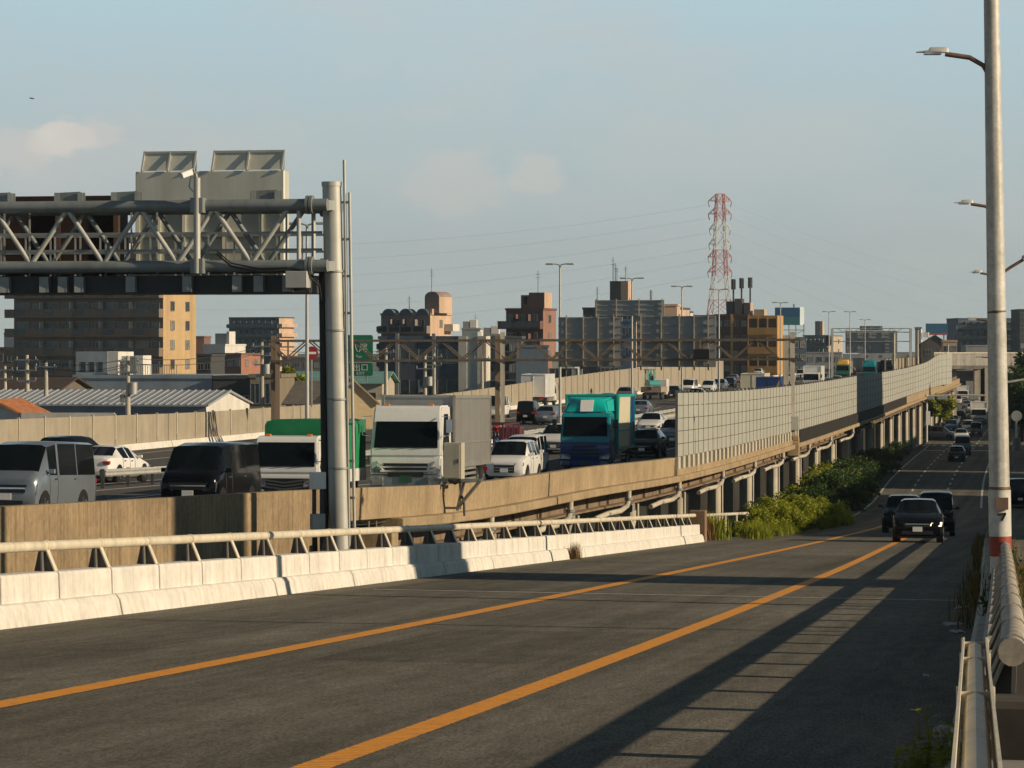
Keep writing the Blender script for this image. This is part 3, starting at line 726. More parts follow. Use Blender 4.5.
# girders, fascia and columns under the deck
gd = thing('bridge_girder', 'brown bridge girders running under the edge of the expressway deck', 'girder', RD(72, 18, deckz(72)-1))
BROWN = mat('girder_brown', (0.21,0.155,0.105), 0.8, var=0.25, scale=1.0, streak=0.35, sscale=2.5, coord='World')
for t in (17.45, 21.5, 26, 30.5, 35, 40, 45, 50):
    m = MB(); seg_loft(m, 72, 480, [(t-0.25,-1.10),(t-0.25,-1.18),(t-0.05,-1.2),(t-0.05,-1.62),(t-0.28,-1.65),(t-0.28,-1.72),(t+0.28,-1.72),(t+0.28,-1.10)], ptop, 10)
    m.build('girder', BROWN, gd, world=True)
st_ = MB(); q = 74.0
while q < 480:
    st_.bar(RD(q, 17.36, ptop(q)-1.2), RD(q, 17.36, ptop(q)-1.63), 0.12, 0.03, up=RD(1,0,0)); q += 5.0
st_.build('stiffener', BROWN, gd, world=True); gd.children
m = MB(); seg_loft(m, 72, 480, [(17.6,-1.02),(17.6,-1.09),(53.6,-1.09),(53.6,-1.02)], ptop, 10); m.build('deck_soffit', CONCG, gd, world=True)

bents = [90, 105] + [120 + 15*i for i in range(24)]
def gz(s):  # ground under the deck
    return max(-0.2, roadz(s) - 1.6)
for i, s in enumerate(bents):
    z0 = gz(s)-0.6; z1 = ptop(s)-1.72
    if z1-z0 < 0.8: continue
    root = thing('bridge_pier', '', 'bridge pier', RD(s, 17.4, z0), -TH, group='piers under the expressway')
    h = z1-z0
    for xx in (0, -7.5, -15.0):
        c = MB(); c.tube([(xx,0,0),(xx,0,h-0.3)], 0.36, 18); c.build('column', CONC2, root, smooth=40)
    c = MB(); c.span((-17,-0.4,h-0.34),(0.2,0.4,h-0.02)); c.build('cap_beam', CONCG, root, bevel=0.03)
    c = MB(); c.span((-16,-0.25,0),(-0.75,0.25,h-0.35)); c.build('wall_pier', CONCG, root)
    c = MB(); c.tube([(0.42,-0.45,0),(0.42,-0.45,h)], 0.06, 8); c.build('downpipe', CONC2, root, smooth=50)
    root['label'] = ('concrete bridge pier with a round column under the expressway, standing behind the roadside bushes' if 118 < s < 245 else
                     'distant concrete bridge pier under the expressway near the side street' if s > 240 else 'short concrete bridge pier hidden behind the white barrier and its pipe rail')
# curved drain pipes under the ledge
def drain(s, L_=3.2):
    z = lambda o: ptop(s)+o
    p = [RD(s+0.5,16.25,z(-1.0)),RD(s+0.5,16.25,z(-1.35)),RD(s+0.40,16.3,z(-1.6)),RD(s+0.1,16.5,z(-1.78)),RD(s-0.5,16.9,z(-1.86)),RD(s-L_,17.05,z(-1.95))]
    root = thing('drain_pipe', 'curved grey drain pipe bending under the concrete ledge of the expressway', 'drain pipe', p[0], group='drain pipes under the expressway ledge')
    m = MB(); m.tube(p, 0.105, 10); m.build('pipe', CONC2, root, world=True, smooth=60)
    for q in (p[1], p[4]): m = MB(); m.tube([q-Vector((0,0,0.05)), q+Vector((0,0,0.05))], 0.16, 10); m.build('collar', GALV, root, world=True)
for s in (84, 98, 111.5, 126.5, 143, 158, 174, 192, 210, 232): drain(s, 2.6)

# baluster posts below the first part of the sound wall
bl = thing('baluster_fence', 'row of short cream posts under the first stretch of grey sound wall', 'balustrade', RD(125, 16.4, ptop(125)))
s = 127.6; i = 0
while s < 185.5:
    m = MB(); m.bar(RD(s, 16.38, ptop(s)-0.52), RD(s, 16.38, ptop(s)+0.02), 0.75, 0.14, up=RD(0,1,0)); m.build('post', CONC2, bl, world=True); s += 1.7
# sound wall
SNDP = mat('sound_panel_grey', (0.385,0.395,0.36), 0.6, 0.0, var=0.08, scale=1.2, streak=0.16, sscale=3, speck=0.05, spscale=30, coord='World')
SNDD = mat('sound_panel_frame', (0.16,0.155,0.14), 0.6, 0.1, var=0.15)
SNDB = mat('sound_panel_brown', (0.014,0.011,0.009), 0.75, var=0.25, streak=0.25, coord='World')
def sheight(s): return hermite([(120,2.75),(180,2.78),(250,2.95),(315,2.95),(360,3.3),(392,4.0),(480,4.2)], s)
SW = thing('sound_wall', 'tall grey sound wall of square panels along the near edge of the expressway', 'sound wall', RD(125, 16.4, ptop(125)))
def twall(s): return 16.42 if s < 390 else 16.42 - (s-390)**2/420.0
def bay(a, b, rows=5, far=False):
    p = MB(); g_ = 0.028 if not far else 0.035
    for r_ in range(rows):
        lo = r_/rows; hi = (r_+1)/rows
        za = [ptop(q)+0.03+sheight(q)*lo for q in (a,b)]; zb = [ptop(q)+0.03+sheight(q)*hi-g_ for q in (a,b)]
        for t0, t1 in ((-0.05, 0.03),):
            A = [RD(a+0.03, twall(a)+t0, za[0]), RD(b-0.03, twall(b)+t0, za[1]), RD(b-0.03, twall(b)+t0, zb[1]), RD(a+0.03, twall(a)+t0, zb[0])]
            B = [RD(a+0.03, twall(a)+t1, za[0]), RD(b-0.03, twall(b)+t1, za[1]), RD(b-0.03, twall(b)+t1, zb[1]), RD(a+0.03, twall(a)+t1, zb[0])]
            p.add(A+B, [(0,1,2,3),(7,6,5,4),(0,4,5,1),(1,5,6,2),(2,6,7,3),(3,7,4,0)])
    p.build('panel', SNDP, SW, world=True)
    w = 0.07 if not far else 0.10
    q = MB(); q.bar(RD(a, twall(a)-0.01, ptop(a)-0.05), RD(a, twall(a)-0.01, ptop(a)+sheight(a)+0.12), w, 0.11, up=RD(0,1,0)); q.build('post', SNDD, SW, world=True)
s = 127.4; nb = 0
while s < 250: bay(s, s+1.85); s += 1.85; nb += 1
while s < 408:
    L_ = 3.7 if s < 330 else 6; bay(s, s+L_, far=True); s += L_; nb += 1
m = MB()
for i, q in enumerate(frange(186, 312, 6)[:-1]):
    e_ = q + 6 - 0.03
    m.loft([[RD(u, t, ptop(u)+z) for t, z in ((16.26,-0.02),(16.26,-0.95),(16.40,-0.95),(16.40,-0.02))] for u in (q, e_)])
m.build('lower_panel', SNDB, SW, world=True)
m = MB(); m.loft([[RD(u, t, ptop(u)+z) for t, z in ((16.46,-0.9),(16.46,0.4),(16.52,0.4),(16.52,-0.9))] for u in frange(128, 408, 20)]) ; m.build('back_rail', SNDD, SW, world=True)
# brown arch where the ramp leaves the main line, at the far end of the wall
# ------------------------------------------------------------------ far sound wall of the expressway
FW = thing('far_sound_wall', 'long tan sound wall on the far side of the expressway, behind the traffic', 'sound wall', RD(100, 53.4, deckz(100)))
FTAN = mat('far_panel_tan', (0.33,0.29,0.225), 0.75, var=0.12, scale=0.8, streak=0.15, sscale=2, coord='World')
FTOP = [(60,3.1),(100,3.3),(144,3.54),(191,3.92),(253,3.85),(315,2.97),(358,2.43),(417,1.95),(560,1.5),(640,1.4)]
ftop = lambda s: CZ - hermite(FTOP, s)
s = 100.0
while s < 470:
    L_ = 4.0 if s < 360 else 8.0
    m = MB(); m.loft([[RD(q, t, z) for t, z in ((53.35, deckz(q)+0.38), (53.35, ftop(q)), (53.45, ftop(q)), (53.45, deckz(q)+0.38))] for q in (s+0.06, s+L_-0.06)])
    m.build('panel', FTAN, FW, world=True)
    m = MB(); m.bar(RD(s, 53.36, deckz(s)+0.7), RD(s, 53.36, ftop(s)+0.08), 0.12, 0.14, up=RD(0,1,0)); m.build('post', CONC2 if s < 250 else FTAN, FW, world=True)
    s += L_
m = MB(); m.loft([[RD(q, t, deckz(q)+z) for t, z in ((53.0,-0.1),(53.15,0.37),(53.6,0.37),(53.6,-0.1))] for q in frange(100, 640, 10)]); m.build('base_wall', WCON, FW, world=True)
# median guard rail with posts
GRM = thing('median_guard_rail', 'steel guard rail on dark posts in the middle of the expressway', 'guard rail', RD(100, 34.3, deckz(100)))
m = MB()
for sd in (-1,1):
    m.loft([[RD(q, 34.3+sd*(0.1+o), deckz(q)+z) for o, z in ((0,0.42),(0.05,0.47),(0.0,0.54),(0.05,0.61),(0,0.68),(-0.02,0.68),(-0.02,0.42))] for q in frange(104, 500, 8)])
m.build('beam', GALVL, GRM, world=True, smooth=30)
s = 104
while s < 330:
    m = MB(); m.bar(RD(s,34.3,deckz(s)-0.05), RD(s,34.3,deckz(s)+0.7), 0.12, 0.12); m.build('post', DKST, GRM, world=True); s += 3.0
mk = MB(); seg_loft(mk, 150, 420, [(33.5,0.0),(33.6,0.32),(34.9,0.32),(35.0,0.0)], deckz, 10)
solo('median_kerb', mk, CONC2, kind='structure')
# sight-lane wall of the main line further on
TW = thing('tan_sound_wall', 'tan slatted sound wall beyond the grey one, where the ramp splits off', 'sound wall', RD(520, 30, deckz(520)))
s = 505
while s < 740:
    m = MB(); m.loft([[RD(q, t, deckz(q)+z) for t, z in ((30.0,0.3),(30.0,3.6),(30.1,3.6),(30.1,0.3))] for q in (s+0.15, s+9.8)]); m.build('panel', FTAN, TW, world=True)
    m = MB(); m.bar(RD(s,29.9,deckz(s)),RD(s,29.9,deckz(s)+3.8),0.3,0.25); m.build('post', RUST, TW, world=True); s += 10
# verge between barrier, bushes and expressway
vg = MB()
VS = frange(-10, 340, 5)
for i in range(len(VS)-1):
    a, b = VS[i], VS[i+1]
    za, zb = roadz(a)-(0.35 if a < 95 else 0.02), roadz(b)-(0.35 if b < 95 else 0.02)
    vg.quad(RD(a, edge_l(a)+0.41, za), RD(b, edge_l(b)+0.41, zb), RD(b, 17.1, gz(b)), RD(a, 17.1, gz(a)))
    vg.quad(RD(a, 17.1, gz(a)), RD(b, 17.1, gz(b)), RD(b, 36, gz(b)-0.4), RD(a, 36, gz(a)-0.4))
solo('verge', vg, SOIL, kind='structure')
# ------------------------------------------------------------------ foreground sign gantry
UL = Vector((-CT, ST, 0)); VL = Vector((ST, CT, 0))    # along the beam (left), along the road
GB = W(340, 0, 61); GB.z = 7.6
def G(u, v, z): return GB + UL*u + VL*v + Vector((0,0,z-GB.z))
def gpx(x, v=1.8):
    q = (x-512)/F; return (GB.x+ST*v-q*(GB.y+CT*v))/(CT+q*ST)
GAN = mat('gantry_paint', (0.235,0.265,0.27), 0.5, 0.15, var=0.14, scale=1.5, streak=0.2, sscale=4, coord='World')
GANL = mat('gantry_pole_paint', (0.48,0.49,0.46), 0.48, 0.15, var=0.1, scale=2, streak=0.18, sscale=5, coord='World')
gt = thing('sign_gantry', 'big grey truss gantry on a round steel column, reaching left over the expressway', 'gantry', GB)
m = MB(); m.tube([G(-0.02,0,6.0), G(0.09,0,10.8), G(0.17,0,14.35)], [0.215,0.205,0.195], 24); m.tube([G(0.17,0,14.33), G(0.17,0,14.42)], 0.21, 24)
m.build('column', GANL, gt, world=True, smooth=40)
for z in (8.6, 10.0, 11.4, 12.6):
    m = MB(); k = 0.17*(z-7.6)/6.8; m.tube([G(k,0,z-0.02), G(k,0,z+0.02)], 0.222, 24); m.build('band', GALV, gt, world=True, smooth=40)
m = MB(); m.tube([G(0.28,-0.05,6.2), G(0.36,-0.05,12.7)], 0.075, 10); m.build('cable_pipe', BLKP, gt, world=True, smooth=50)
for uu in (-0.20, -0.31):
    m = MB(); m.tube([G(uu-0.02,-0.05,6.2), G(uu+0.10,-0.05,14.86 if uu > -0.3 else 14.2)], 0.032, 8); m.build('conduit', GANL, gt, world=True, smooth=50)
m = MB()
for k in range(9):
    z = 8.0+0.75*k; m.bar(G(0.0+0.015*k,-0.02,z), G(-0.33+0.015*k,-0.05,z), 0.06, 0.05)
m.build('bracket', GALV, gt, world=True)
UB = 12.0
ZT, ZB = 13.93, 12.70
for v, lab in ((-0.55,0),(0.65,1)):
    for z in (ZT, ZB):
        m = MB(); m.tube([G(0.12,v,z), G(UB,v,z)], 0.125, 18); m.build('chord', GAN, gt, world=True, smooth=50)
        m = MB(); m.tube([G(0.42,v,z), G(0.48,v,z)], 0.19, 18); m.tube([G(0.50,v,z), G(0.56,v,z)], 0.19, 18); m.bar(G(0.12,v*0.3,z), G(0.44,v,z), 0.2, 0.2); m.build('flange', GAN, gt, world=True, smooth=40)
    u = 0.95; up = True
    while u < UB-0.8:
        a, b = (ZT-0.08, ZB+0.08) if up else (ZB+0.08, ZT-0.08)
        m = MB(); m.tube([G(u,v,a), G(u+0.74,v,b)], 0.05, 10); m.build('diagonal', GANL if v < 0 else GAN, gt, world=True, smooth=50)
        u += 0.78; up = not up
for v in (-0.55, 0.65): m = MB(); m.tube([G(0.72,v,ZT), G(0.72,v,ZB)], 0.045, 8); m.build('end_post', GANL, gt, world=True, smooth=50)
m = MB(); u = 1.5
while u < UB:
    for z in (ZT, ZB): m.bar(G(u,-0.55,z), G(u,0.65,z), 0.08, 0.08)
    u += 1.56
m.build('cross_tie', GAN, gt, world=True)
# walkway hung under the truss: floor, hand rails, dark soffit box
m = MB(); m.loft([[G(u,v,z) for v,z in ((-0.35,12.52),(1.5,12.52),(1.5,12.16),(-0.35,12.16))] for u in (0.55, UB)]); m.build('walkway', DKST, gt, world=True)
m = MB()
for z in (13.05, 13.40):
    m.bar(G(0.4,0.1,z), G(UB,0.1,z), 0.04, 0.05); m.bar(G(0.4,1.4,z), G(UB,1.4,z), 0.04, 0.05)
u = 0.6
while u < UB:
    m.bar(G(u,0.1,12.5), G(u,0.1,14.0 if int(u*3)%2 else 13.42), 0.035, 0.035); m.bar(G(u,1.4,12.5), G(u,1.4,13.42), 0.035, 0.035); u += 0.55
m.build('handrail', GALV, gt, world=True)
for u in (0.9, 1.5, 1.95, 3.0, 4.2, 5.3, 5.65, 6.05, 6.9, 7.4):
    m = MB()
    m.bar(G(u,-0.42,12.18), G(u,-0.42,12.50), 0.03, 0.17, up=(ST,CT,0)); m.bar(G(u+0.09,-0.5,12.18), G(u+0.09,-0.5,12.50), 0.17, 0.02, up=(0,1,0))
    m.build('hanger', GALV, gt, world=True)
for u in (gpx(277,-0.45), gpx(137,-0.45), gpx(80,-0.45), gpx(10,-0.45)):
    m = MB(); m.span((-0.02,-0.02,0),(0.02,0.02,0.01))
    for du in (0.0, 0.50):
        m.bar(G(u+du,-0.45,ZT+0.10), G(u+du,-0.45,ZT+0.30), 0.10, 0.03, up=(0,1,0)); m.bar(G(u+du,-0.36,ZT+0.10), G(u+du,-0.36,ZT+0.30), 0.03, 0.16)
    m.bar(G(u,-0.4,ZT+0.22), G(u+0.5,-0.4,ZT+0.20), 0.05, 0.2)
    m.v = m.v[8:]; m.f = [tuple(i-8 for i in f) for f in m.f[6:]]; m.m = m.m[6:]
    m.build('clamp', GAN, gt, world=True)
m = MB(); m.bar(G(0.5,-0.6,12.42), G(0.95,-0.6,12.42), 0.3, 0.34); m.build('end_box', GANL, gt, world=True, bevel=0.01)
pts = [G(2.4,-0.68,12.95), G(2.1,-0.7,12.7), G(1.5,-0.72,12.58), G(0.9,-0.72,12.60), G(0.5,-0.6,12.5), G(0.36,-0.3,12.3), G(0.34,-0.1,11.9)]
m = MB(); m.tube(pts, 0.02, 8); m.tube([p+Vector((0,0,0.06)) for p in pts], 0.014, 8); m.build('cable', BLKP, gt, world=True, smooth=60)
# signs carried behind the truss, seen from the back
SBK = mat('sign_back_grey', (0.60,0.61,0.54), 0.5, 0.2, var=0.08, scale=1.0, streak=0.12, sscale=2, coord='World')
SBR = mat('sign_back_brown', (0.034,0.018,0.014), 0.7, var=0.15, coord='World')
sg = thing('overhead_sign', 'back of a large pale grey overhead sign with two tilted panels on top', 'road sign', G(2.7,1.6,12.6))
m = MB(); m.loft([[G(u,v,z) for v,z in ((1.75,12.55),(1.75,14.78),(2.15,14.78),(2.15,12.55))] for u in (gpx(285), gpx(136))]); m.build('sign_box', SBK, sg, world=True, bevel=0.02)
m = MB()
for x in (283, 262, 225, 185, 160, 139): m.bar(G(gpx(x),1.72,12.6), G(gpx(x),1.72,14.0), 0.07, 0.05, up=(0,1,0))
for z in (13.45, 14.05): m.bar(G(gpx(284),1.72,z), G(gpx(137),1.72,z), 0.05, 0.08)
m.build('back_rib', SBK, sg, world=True)
for xa, xb in ((143,195),(213,283)):
    m = MB(); m.loft([[G(u,v,z) for v,z in ((1.85,14.80),(1.92,15.20),(1.96,15.20),(1.89,14.80))] for u in (gpx(xb), gpx(xa))]); m.build('tilted_panel', SBK, sg, world=True)
    q = MB()
    for k in (0, 0.5, 1):
        u = gpx(xb)+(gpx(xa)-gpx(xb))*k; q.bar(G(u,1.70,14.78), G(u,1.92,15.21), 0.035, 0.05); q.bar(G(u,1.85,14.78), G(u,1.92,15.21), 0.03)
    q.bar(G(gpx(xb),1.91,15.19), G(gpx(xa),1.91,15.19), 0.05, 0.05)
    q.build('panel_strut', GALVL, sg, world=True)
sg2 = thing('overhead_sign', 'dark brown back of an overhead sign behind the left end of the gantry', 'road sign', G(7,1.6,12.3))
m = MB(); m.loft([[G(u,v,z) for v,z in ((1.7,12.2),(1.7,14.28),(2.3,14.28),(2.3,12.2))] for u in (gpx(121), 14.0)]); m.build('sign_box', SBR, sg2, world=True, bevel=0.02)
m = MB()
for x in (118, 60, 5): m.bar(G(gpx(x),1.66,12.3), G(gpx(x),1.66,14.2), 0.1, 0.08, up=(0,1,0))
m.build('back_rib', mat('sign_rib_brown', (0.07,0.04,0.03), 0.6, var=0.2), sg2, world=True)
# camera on its post
cp = thing('camera_post', 'white surveillance camera on a short clamped post in front of the gantry truss', 'camera', G(gpx(197,-0.8),-0.85,12.6))
m = MB(); m.tube([G(gpx(197,-0.8),-0.80,12.55), G(gpx(197,-0.8),-0.80,14.48)], 0.07, 14); m.build('post', GANL, cp, world=True, smooth=50)
m = MB()
for z in (ZT, ZB): m.bar(G(gpx(197,-0.8),-0.55,z), G(gpx(197,-0.8),-0.85,z), 0.26, 0.3)
m.build('clamp', GAN, cp, world=True)
a = G(gpx(180,-1.0),-1.0,14.505); b = G(gpx(191.5,-0.8),-0.8,14.60)
m = MB(); d = (a-b).normalized(); m.bar(b, b+d*0.26, 0.12, 0.11); m.bar(b+Vector((0,0,0.065)), b+d*0.31+Vector((0,0,0.065)), 0.15, 0.02); m.build('camera_housing', WHITEP, cp, world=True, bevel=0.01)
m = MB(); m.tube([G(gpx(197,-0.8),-0.8,14.45), G(gpx(196,-0.8),-0.8,14.56), b], 0.03, 8); m.tube([b, G(gpx(189,-0.8),-0.8,14.3), G(gpx(193,-0.8),-0.75,14.2), G(gpx(196,-0.8),-0.72,14.3)], 0.014, 6); m.build('arm', GALV, cp, world=True)

# ---- boxes on the parapet near the gantry
def ctrlbox(label, x, y, d, w, h, dep, mtl, name='control_box'):
    p = W(x, y, d); root = thing(name, label, 'box', p, -TH)
    m = MB(); m.box((0,0,h/2), (w, dep, h)); m.build('cabinet', mtl, root, bevel=0.012)
    m = MB(); m.box((-w*0.03,-dep/2-0.006,h/2), (w*0.86, 0.014, h*0.92)); dr = m.build('door', mtl, root, bevel=0.004)
    m = MB(); m.box((w*0.3,-dep/2-0.02,h/2), (0.025,0.02,0.12)); m.build('handle', DKST, dr)
    return root
CBOX = mat('cabinet_beige', (0.47,0.45,0.36), 0.5, var=0.06, streak=0.12)
r_ = ctrlbox('tall beige steel cabinet bracketed on the tan parapet in front of the white truck', 454, 479, 80, 0.50, 0.97, 0.42, CBOX)
m = MB(); c = 0.25
for xx in (-0.26, 0.26):
    m.bar((xx,0.0,-0.03),(xx,0.75,-0.03),0.07,0.07)
    m.bar((xx,0.05,-0.06),(xx-0.30,0.62,-0.86),0.07,0.07)
m.bar((-0.55,0.0,-0.03),(0.75,0.0,-0.03),0.08,0.08); m.bar((0.72,-0.02,-0.03),(0.0,0.45,-0.8),0.07,0.07); m.bar((-0.5,0.5,-0.05),(-0.5,0.5,-0.85),0.07,0.07); m.bar((-0.5,0.5,-0.8),(0.1,0.5,-0.8),0.06,0.06)
m.build('bracket', GALV, r_)
m = MB(); m.tube([(0.1,0.3,-0.05),(0.12,0.3,-0.4),(0.2,0.35,-0.6),(0.22,0.3,-1.0)],0.03,8); m.tube([(-0.1,-0.22,-0.02),(0.08,-0.24,-0.10),(0.2,-0.2,-0.02)],0.05,8); m.build('cable', BLKP, r_, smooth=60)
bp = thing('box_post', 'short post with a white box and a grey switch box, left of the gantry column', 'box', W(317, 560, 60), 0.40)
for xx in (-0.06, 0.10):
    m = MB(); m.span((xx-0.035,-0.03,-0.3),(xx+0.035,0.03,1.5)); m.build('post', DKST, bp)
m = MB(); m.span((-0.13,-0.12,1.42),(0.15,0.1,1.76)); m.build('white_box', WHITEP, bp, bevel=0.01)
m = MB(); m.span((-0.16,-0.16,0.62),(0.12,-0.02,0.93)); m.build('switch_box', GALVL, bp, bevel=0.01)
m = MB(); m.tube([(-0.05,-0.1,0.6),(-0.04,-0.1,0.2),(0.1,-0.05,-0.1)],0.02,6); m.build('cable', BLKP, bp)
st_ = solo('concrete_block', MB().span((-0.45,-0.3,0),(0.55,0.3,0.5)), CONC, 'stained concrete block with two rusty bolts beside the gantry column foot', 'block', loc=(0,0,0), bevel=0.02)
st_.location = W(371, 531, 66); st_.location.z -= 0.5; st_.rotation_euler = (0,0,-TH)
m = MB()
for xx in (-0.05, 0.12): m.tube([(xx,0,0.5),(xx,0,0.72)],0.02,6)
m.build('bolt', RUST, st_)

# ------------------------------------------------------------------ expressway gantry further on
def gantry_far():
    s0 = 182.0
    P = lambda t, z, ds=0: RD(s0+ds, t, z)
    root = thing('rusty_sign_gantry', 'rusty lattice gantry crossing the whole expressway behind the trucks', 'gantry', P(34.3, deckz(s0)))
    zt, zb = 11.62, 10.45
    for t, mt, z0 in ((16.35,CONC2,ptop(s0)-0.6),(34.2,CONC2,deckz(s0)),(48.5,RUST,deckz(s0))):
        m = MB(); m.bar(P(t,z0,-0.35), P(t,12.1 if t<40 else 11.7,-0.35), 0.28, 0.26, up=(0,1,0)); m.build('column', mt if t != 48.5 else RUST, root, world=True)
        m = MB(); m.bar(P(t+0.45,z0,0.35), P(t+0.45,11.9,0.35), 0.3, 0.26, up=(0,1,0)); m.build('column', RUST if t > 20 else CONC2, root, world=True)
        for k in range(4):
            pass
    for ds in (-0.45, 0.45):
        for z in (zt, zb):
            m = MB(); m.bar(P(15.8,z,ds), P(49,z-(0.15 if z==zb else 0.05),ds), 0.16, 0.15); m.build('chord', RUST if z == zt else mat('rust_grey',(0.17,0.135,0.10),0.75,var=0.35,scale=2), root, world=True)
        t = 17.2; k = 0
        while t < 48:
            m = MB(); m.bar(P(t,zt if k%2 else zb,ds), P(t+1.35,zb if k%2 else zt,ds), 0.075, 0.075); m.build('diagonal', RUST, root, world=True); t += 1.4; k += 1
    m = MB()
    for t in (33.2, 35.4, 47.8, 44): m.bar(P(t,zt,-0.45), P(t,zb,-0.45), 0.13, 0.1); 
    m.build('post', RUST, root, world=True)
    m = MB(); m.bar(P(16.35,ptop(s0)-1.5,-0.3), P(16.35,ptop(s0)-0.55,-0.3), 0.9, 0.8); m.bar(P(16.2,ptop(s0)-0.6,-0.3), P(16.2,ptop(s0)-0.2,-0.3), 0.55, 0.5); m.build('pedestal', CONC, root, world=True, bevel=0.08)
    m = MB(); m.bar(P(16.2,ptop(s0)+0.1,-0.55), P(16.2,ptop(s0)+0.95,-0.55), 0.5, 0.3, up=(0,1,0)); m.build('junction_box', GALVL, root, world=True, bevel=0.02)
    return root
gantry_far()
SBD = mat('sign_back_dark', (0.30,0.32,0.34), 0.55, 0.25, var=0.1, scale=0.6, coord='World')
def backsign(label, s, t0, t1, z0, z1, ribs=5, mtl=SBD, posts=None, hor=6):
    """the back of an overhead sign seen by the eye"""
    P = lambda t, z, ds=0: RD(s+ds, t, z)
    root = thing('overhead_sign', label, 'road sign', P(t0, z0))
    m = MB(); m.loft([[P(t,z,ds) for ds, z in ((0,z0),(0,z1),(0.12,z1),(0.12,z0))] for t in (t0, t1)]); m.build('sign_plate', mtl, root, world=True)
    m = MB()
    for k in range(hor+1):
        z = z0+0.05+(z1-z0-0.1)*k/hor; m.bar(P(t0,z,-0.04), P(t1,z,-0.04), 0.10, 0.07)
    m.build('back_rib', GALV, root, world=True)
    for k in range(ribs):
        t = t0+0.3+(t1-t0-0.6)*k/(ribs-1)+0.22*math.sin(7.3*k+t0); m = MB(); m.bar(P(t,z0-0.2,-0.12), P(t,z1+0.1,-0.12), 0.09, 0.12, up=(0,1,0)); m.build('back_post', mat('sign_post_grey',(0.30,0.27,0.22),0.6,var=0.3), root, world=True)
    return root
zz = lambda y, d: CZ+(HY-y)/F*d
backsign('dark grey back of a wide overhead sign on the rusty gantry, nearest the orange flats', 183.4, 21.2, 26.1, zz(367,185), zz(316,185), 5)
backsign('grey back of a sign on the rusty gantry, just right of the pale twin lamp', 183.4, 27.0, 31.0, zz(367,185), zz(317,185), 4)
backsign('long low grey back of a higher overhead sign standing behind the wide one', 230, 30.6, 36.0, zz(316,232), zz(300,232), 4, hor=3)
def bs3():
    s = 560
    root = thing('sign_gantry', 'thin pale far gantry with a big grey sign back, near the end of the expressway', 'gantry', RD(s,36,deckz(s)))
    for t in (43, 28.5): m = MB(); m.bar(RD(s,t,deckz(s)), RD(s,t,15.0), 0.45, 0.45, up=(0,1,0)); m.build('column', GALVL, root, world=True)
    for z in (14.3, 15.0, 12.6):
        m = MB(); m.bar(RD(s,43,z), RD(s,28.5,z), 0.2, 0.16); m.build('chord', GALVL, root, world=True)
    t = 42.0; k = 0
    while t > 30: m = MB(); m.bar(RD(s,t,14.3 if k%2 else 15.0), RD(s,t-1,15.0 if k%2 else 14.3), 0.1, 0.1); m.build('diagonal', GALVL, root, world=True); t -= 1; k += 1
bs3()
backsign('big grey back of a sign on the far pale gantry', 561, 31.0, 40.6, zz(353,560), zz(331,560), 5)
backsign('small grey sign back on top of the far pale gantry', 562, 33.8, 38, zz(330.5,560), zz(326,560), 3, hor=2)
sp = thing('round_signal', 'dark round backed signal hanging on the left column of the far gantry', 'signal', RD(559,43.4,13)); m = MB(); m.tube([RD(559,43.6,zz(338,560)), RD(559,43.6,zz(336,560)), RD(559,43.6,zz(344,560)), RD(559,43.6,zz(346,560))],[0.3,0.62,0.62,0.3],12); m.build('housing', DKST, sp, world=True, smooth=60)
lamp_b = thing('traffic_signal', 'dark traffic signal box hanging on the rusty gantry before the orange building', 'signal', RD(181.3,20.9,11)); 
m = MB(); m.bar(RD(181.2,22.3,10.75), RD(181.2,21.3,10.75), 0.3, 0.62); m.build('housing', BLKP, lamp_b, world=True, bevel=0.03); m = MB(); m.bar(RD(181.2,21.9,11.0), RD(181.2,21.9,11.6), 0.08, 0.08); m.build('hanger', RUST, lamp_b, world=True)

# ---- green direction sign (faces the eye) and round red sign
def text_mesh(body, size, mtl, parent, loc, name='lettering', depth=0.006):
    cu = bpy.data.curves.new(name, 'FONT'); cu.body = body; cu.size = size; cu.extrude = depth; cu.align_x = 'CENTER'; cu.align_y = 'CENTER'
    o = bpy.data.objects.new('tmp_text', cu); COL.objects.link(o)
    dg = bpy.context.evaluated_depsgraph_get(); me = bpy.data.meshes.new_from_object(o.evaluated_get(dg)); bpy.data.objects.remove(o)
    me.materials.clear(); me.materials.append(mtl)
    r = link(name, me, parent); r.location = loc; r.rotation_euler = (R(90), 0, 0); return r
SGREEN = mat('sign_green', (0.01,0.20,0.10), 0.45, var=0.08); SWHITE = mat('sign_white', (0.74,0.76,0.74), 0.5, var=0.04)
p = W(347, 376, 196)
gs = thing('direction_sign', 'green motorway exit sign with white lettering, half hidden by the gantry column', 'road sign', p, -TH)
u = 196/F
def rrect(m, w, z0, z1, y0, y1, r=0.15):
    out = []
    for cx, cz, a0 in ((w/2-r, z1-r, 0), (-w/2+r, z1-r, 90), (-w/2+r, z0+r, 180), (w/2-r, z0+r, 270)):
        for k in range(5): a = R(a0+22.5*k); out.append((cx+r*math.cos(a), cz+r*math.sin(a)))
    m.prism(out, y0, y1, axis='y'); return m
wS = 53*u
rrect(MB(), wS, 14*u, 41*u, 0, 0.06).build('sign_plate', SGREEN, gs); rrect(MB(), wS, 0.2*u, 13.4*u, 0, 0.06).build('exit_plate', SGREEN, gs)
m = MB(); m.span((-wS/2+0.06,-0.012,13.5*u),(wS/2-0.06,0.0,14.1*u)); m.build('divider', SWHITE, gs)
text_mesh('長原', 9*u, SWHITE, gs, (-15*u, -0.012, 26*u)); text_mesh('八尾', 9.5*u, SWHITE, gs, (12*u, -0.012, 27.5*u)); text_mesh('Yao', 4*u, SWHITE, gs, (12*u, -0.012, 19.5*u)); text_mesh('Nagahara', 3.6*u, SWHITE, gs, (-15*u, -0.012, 19.5*u))
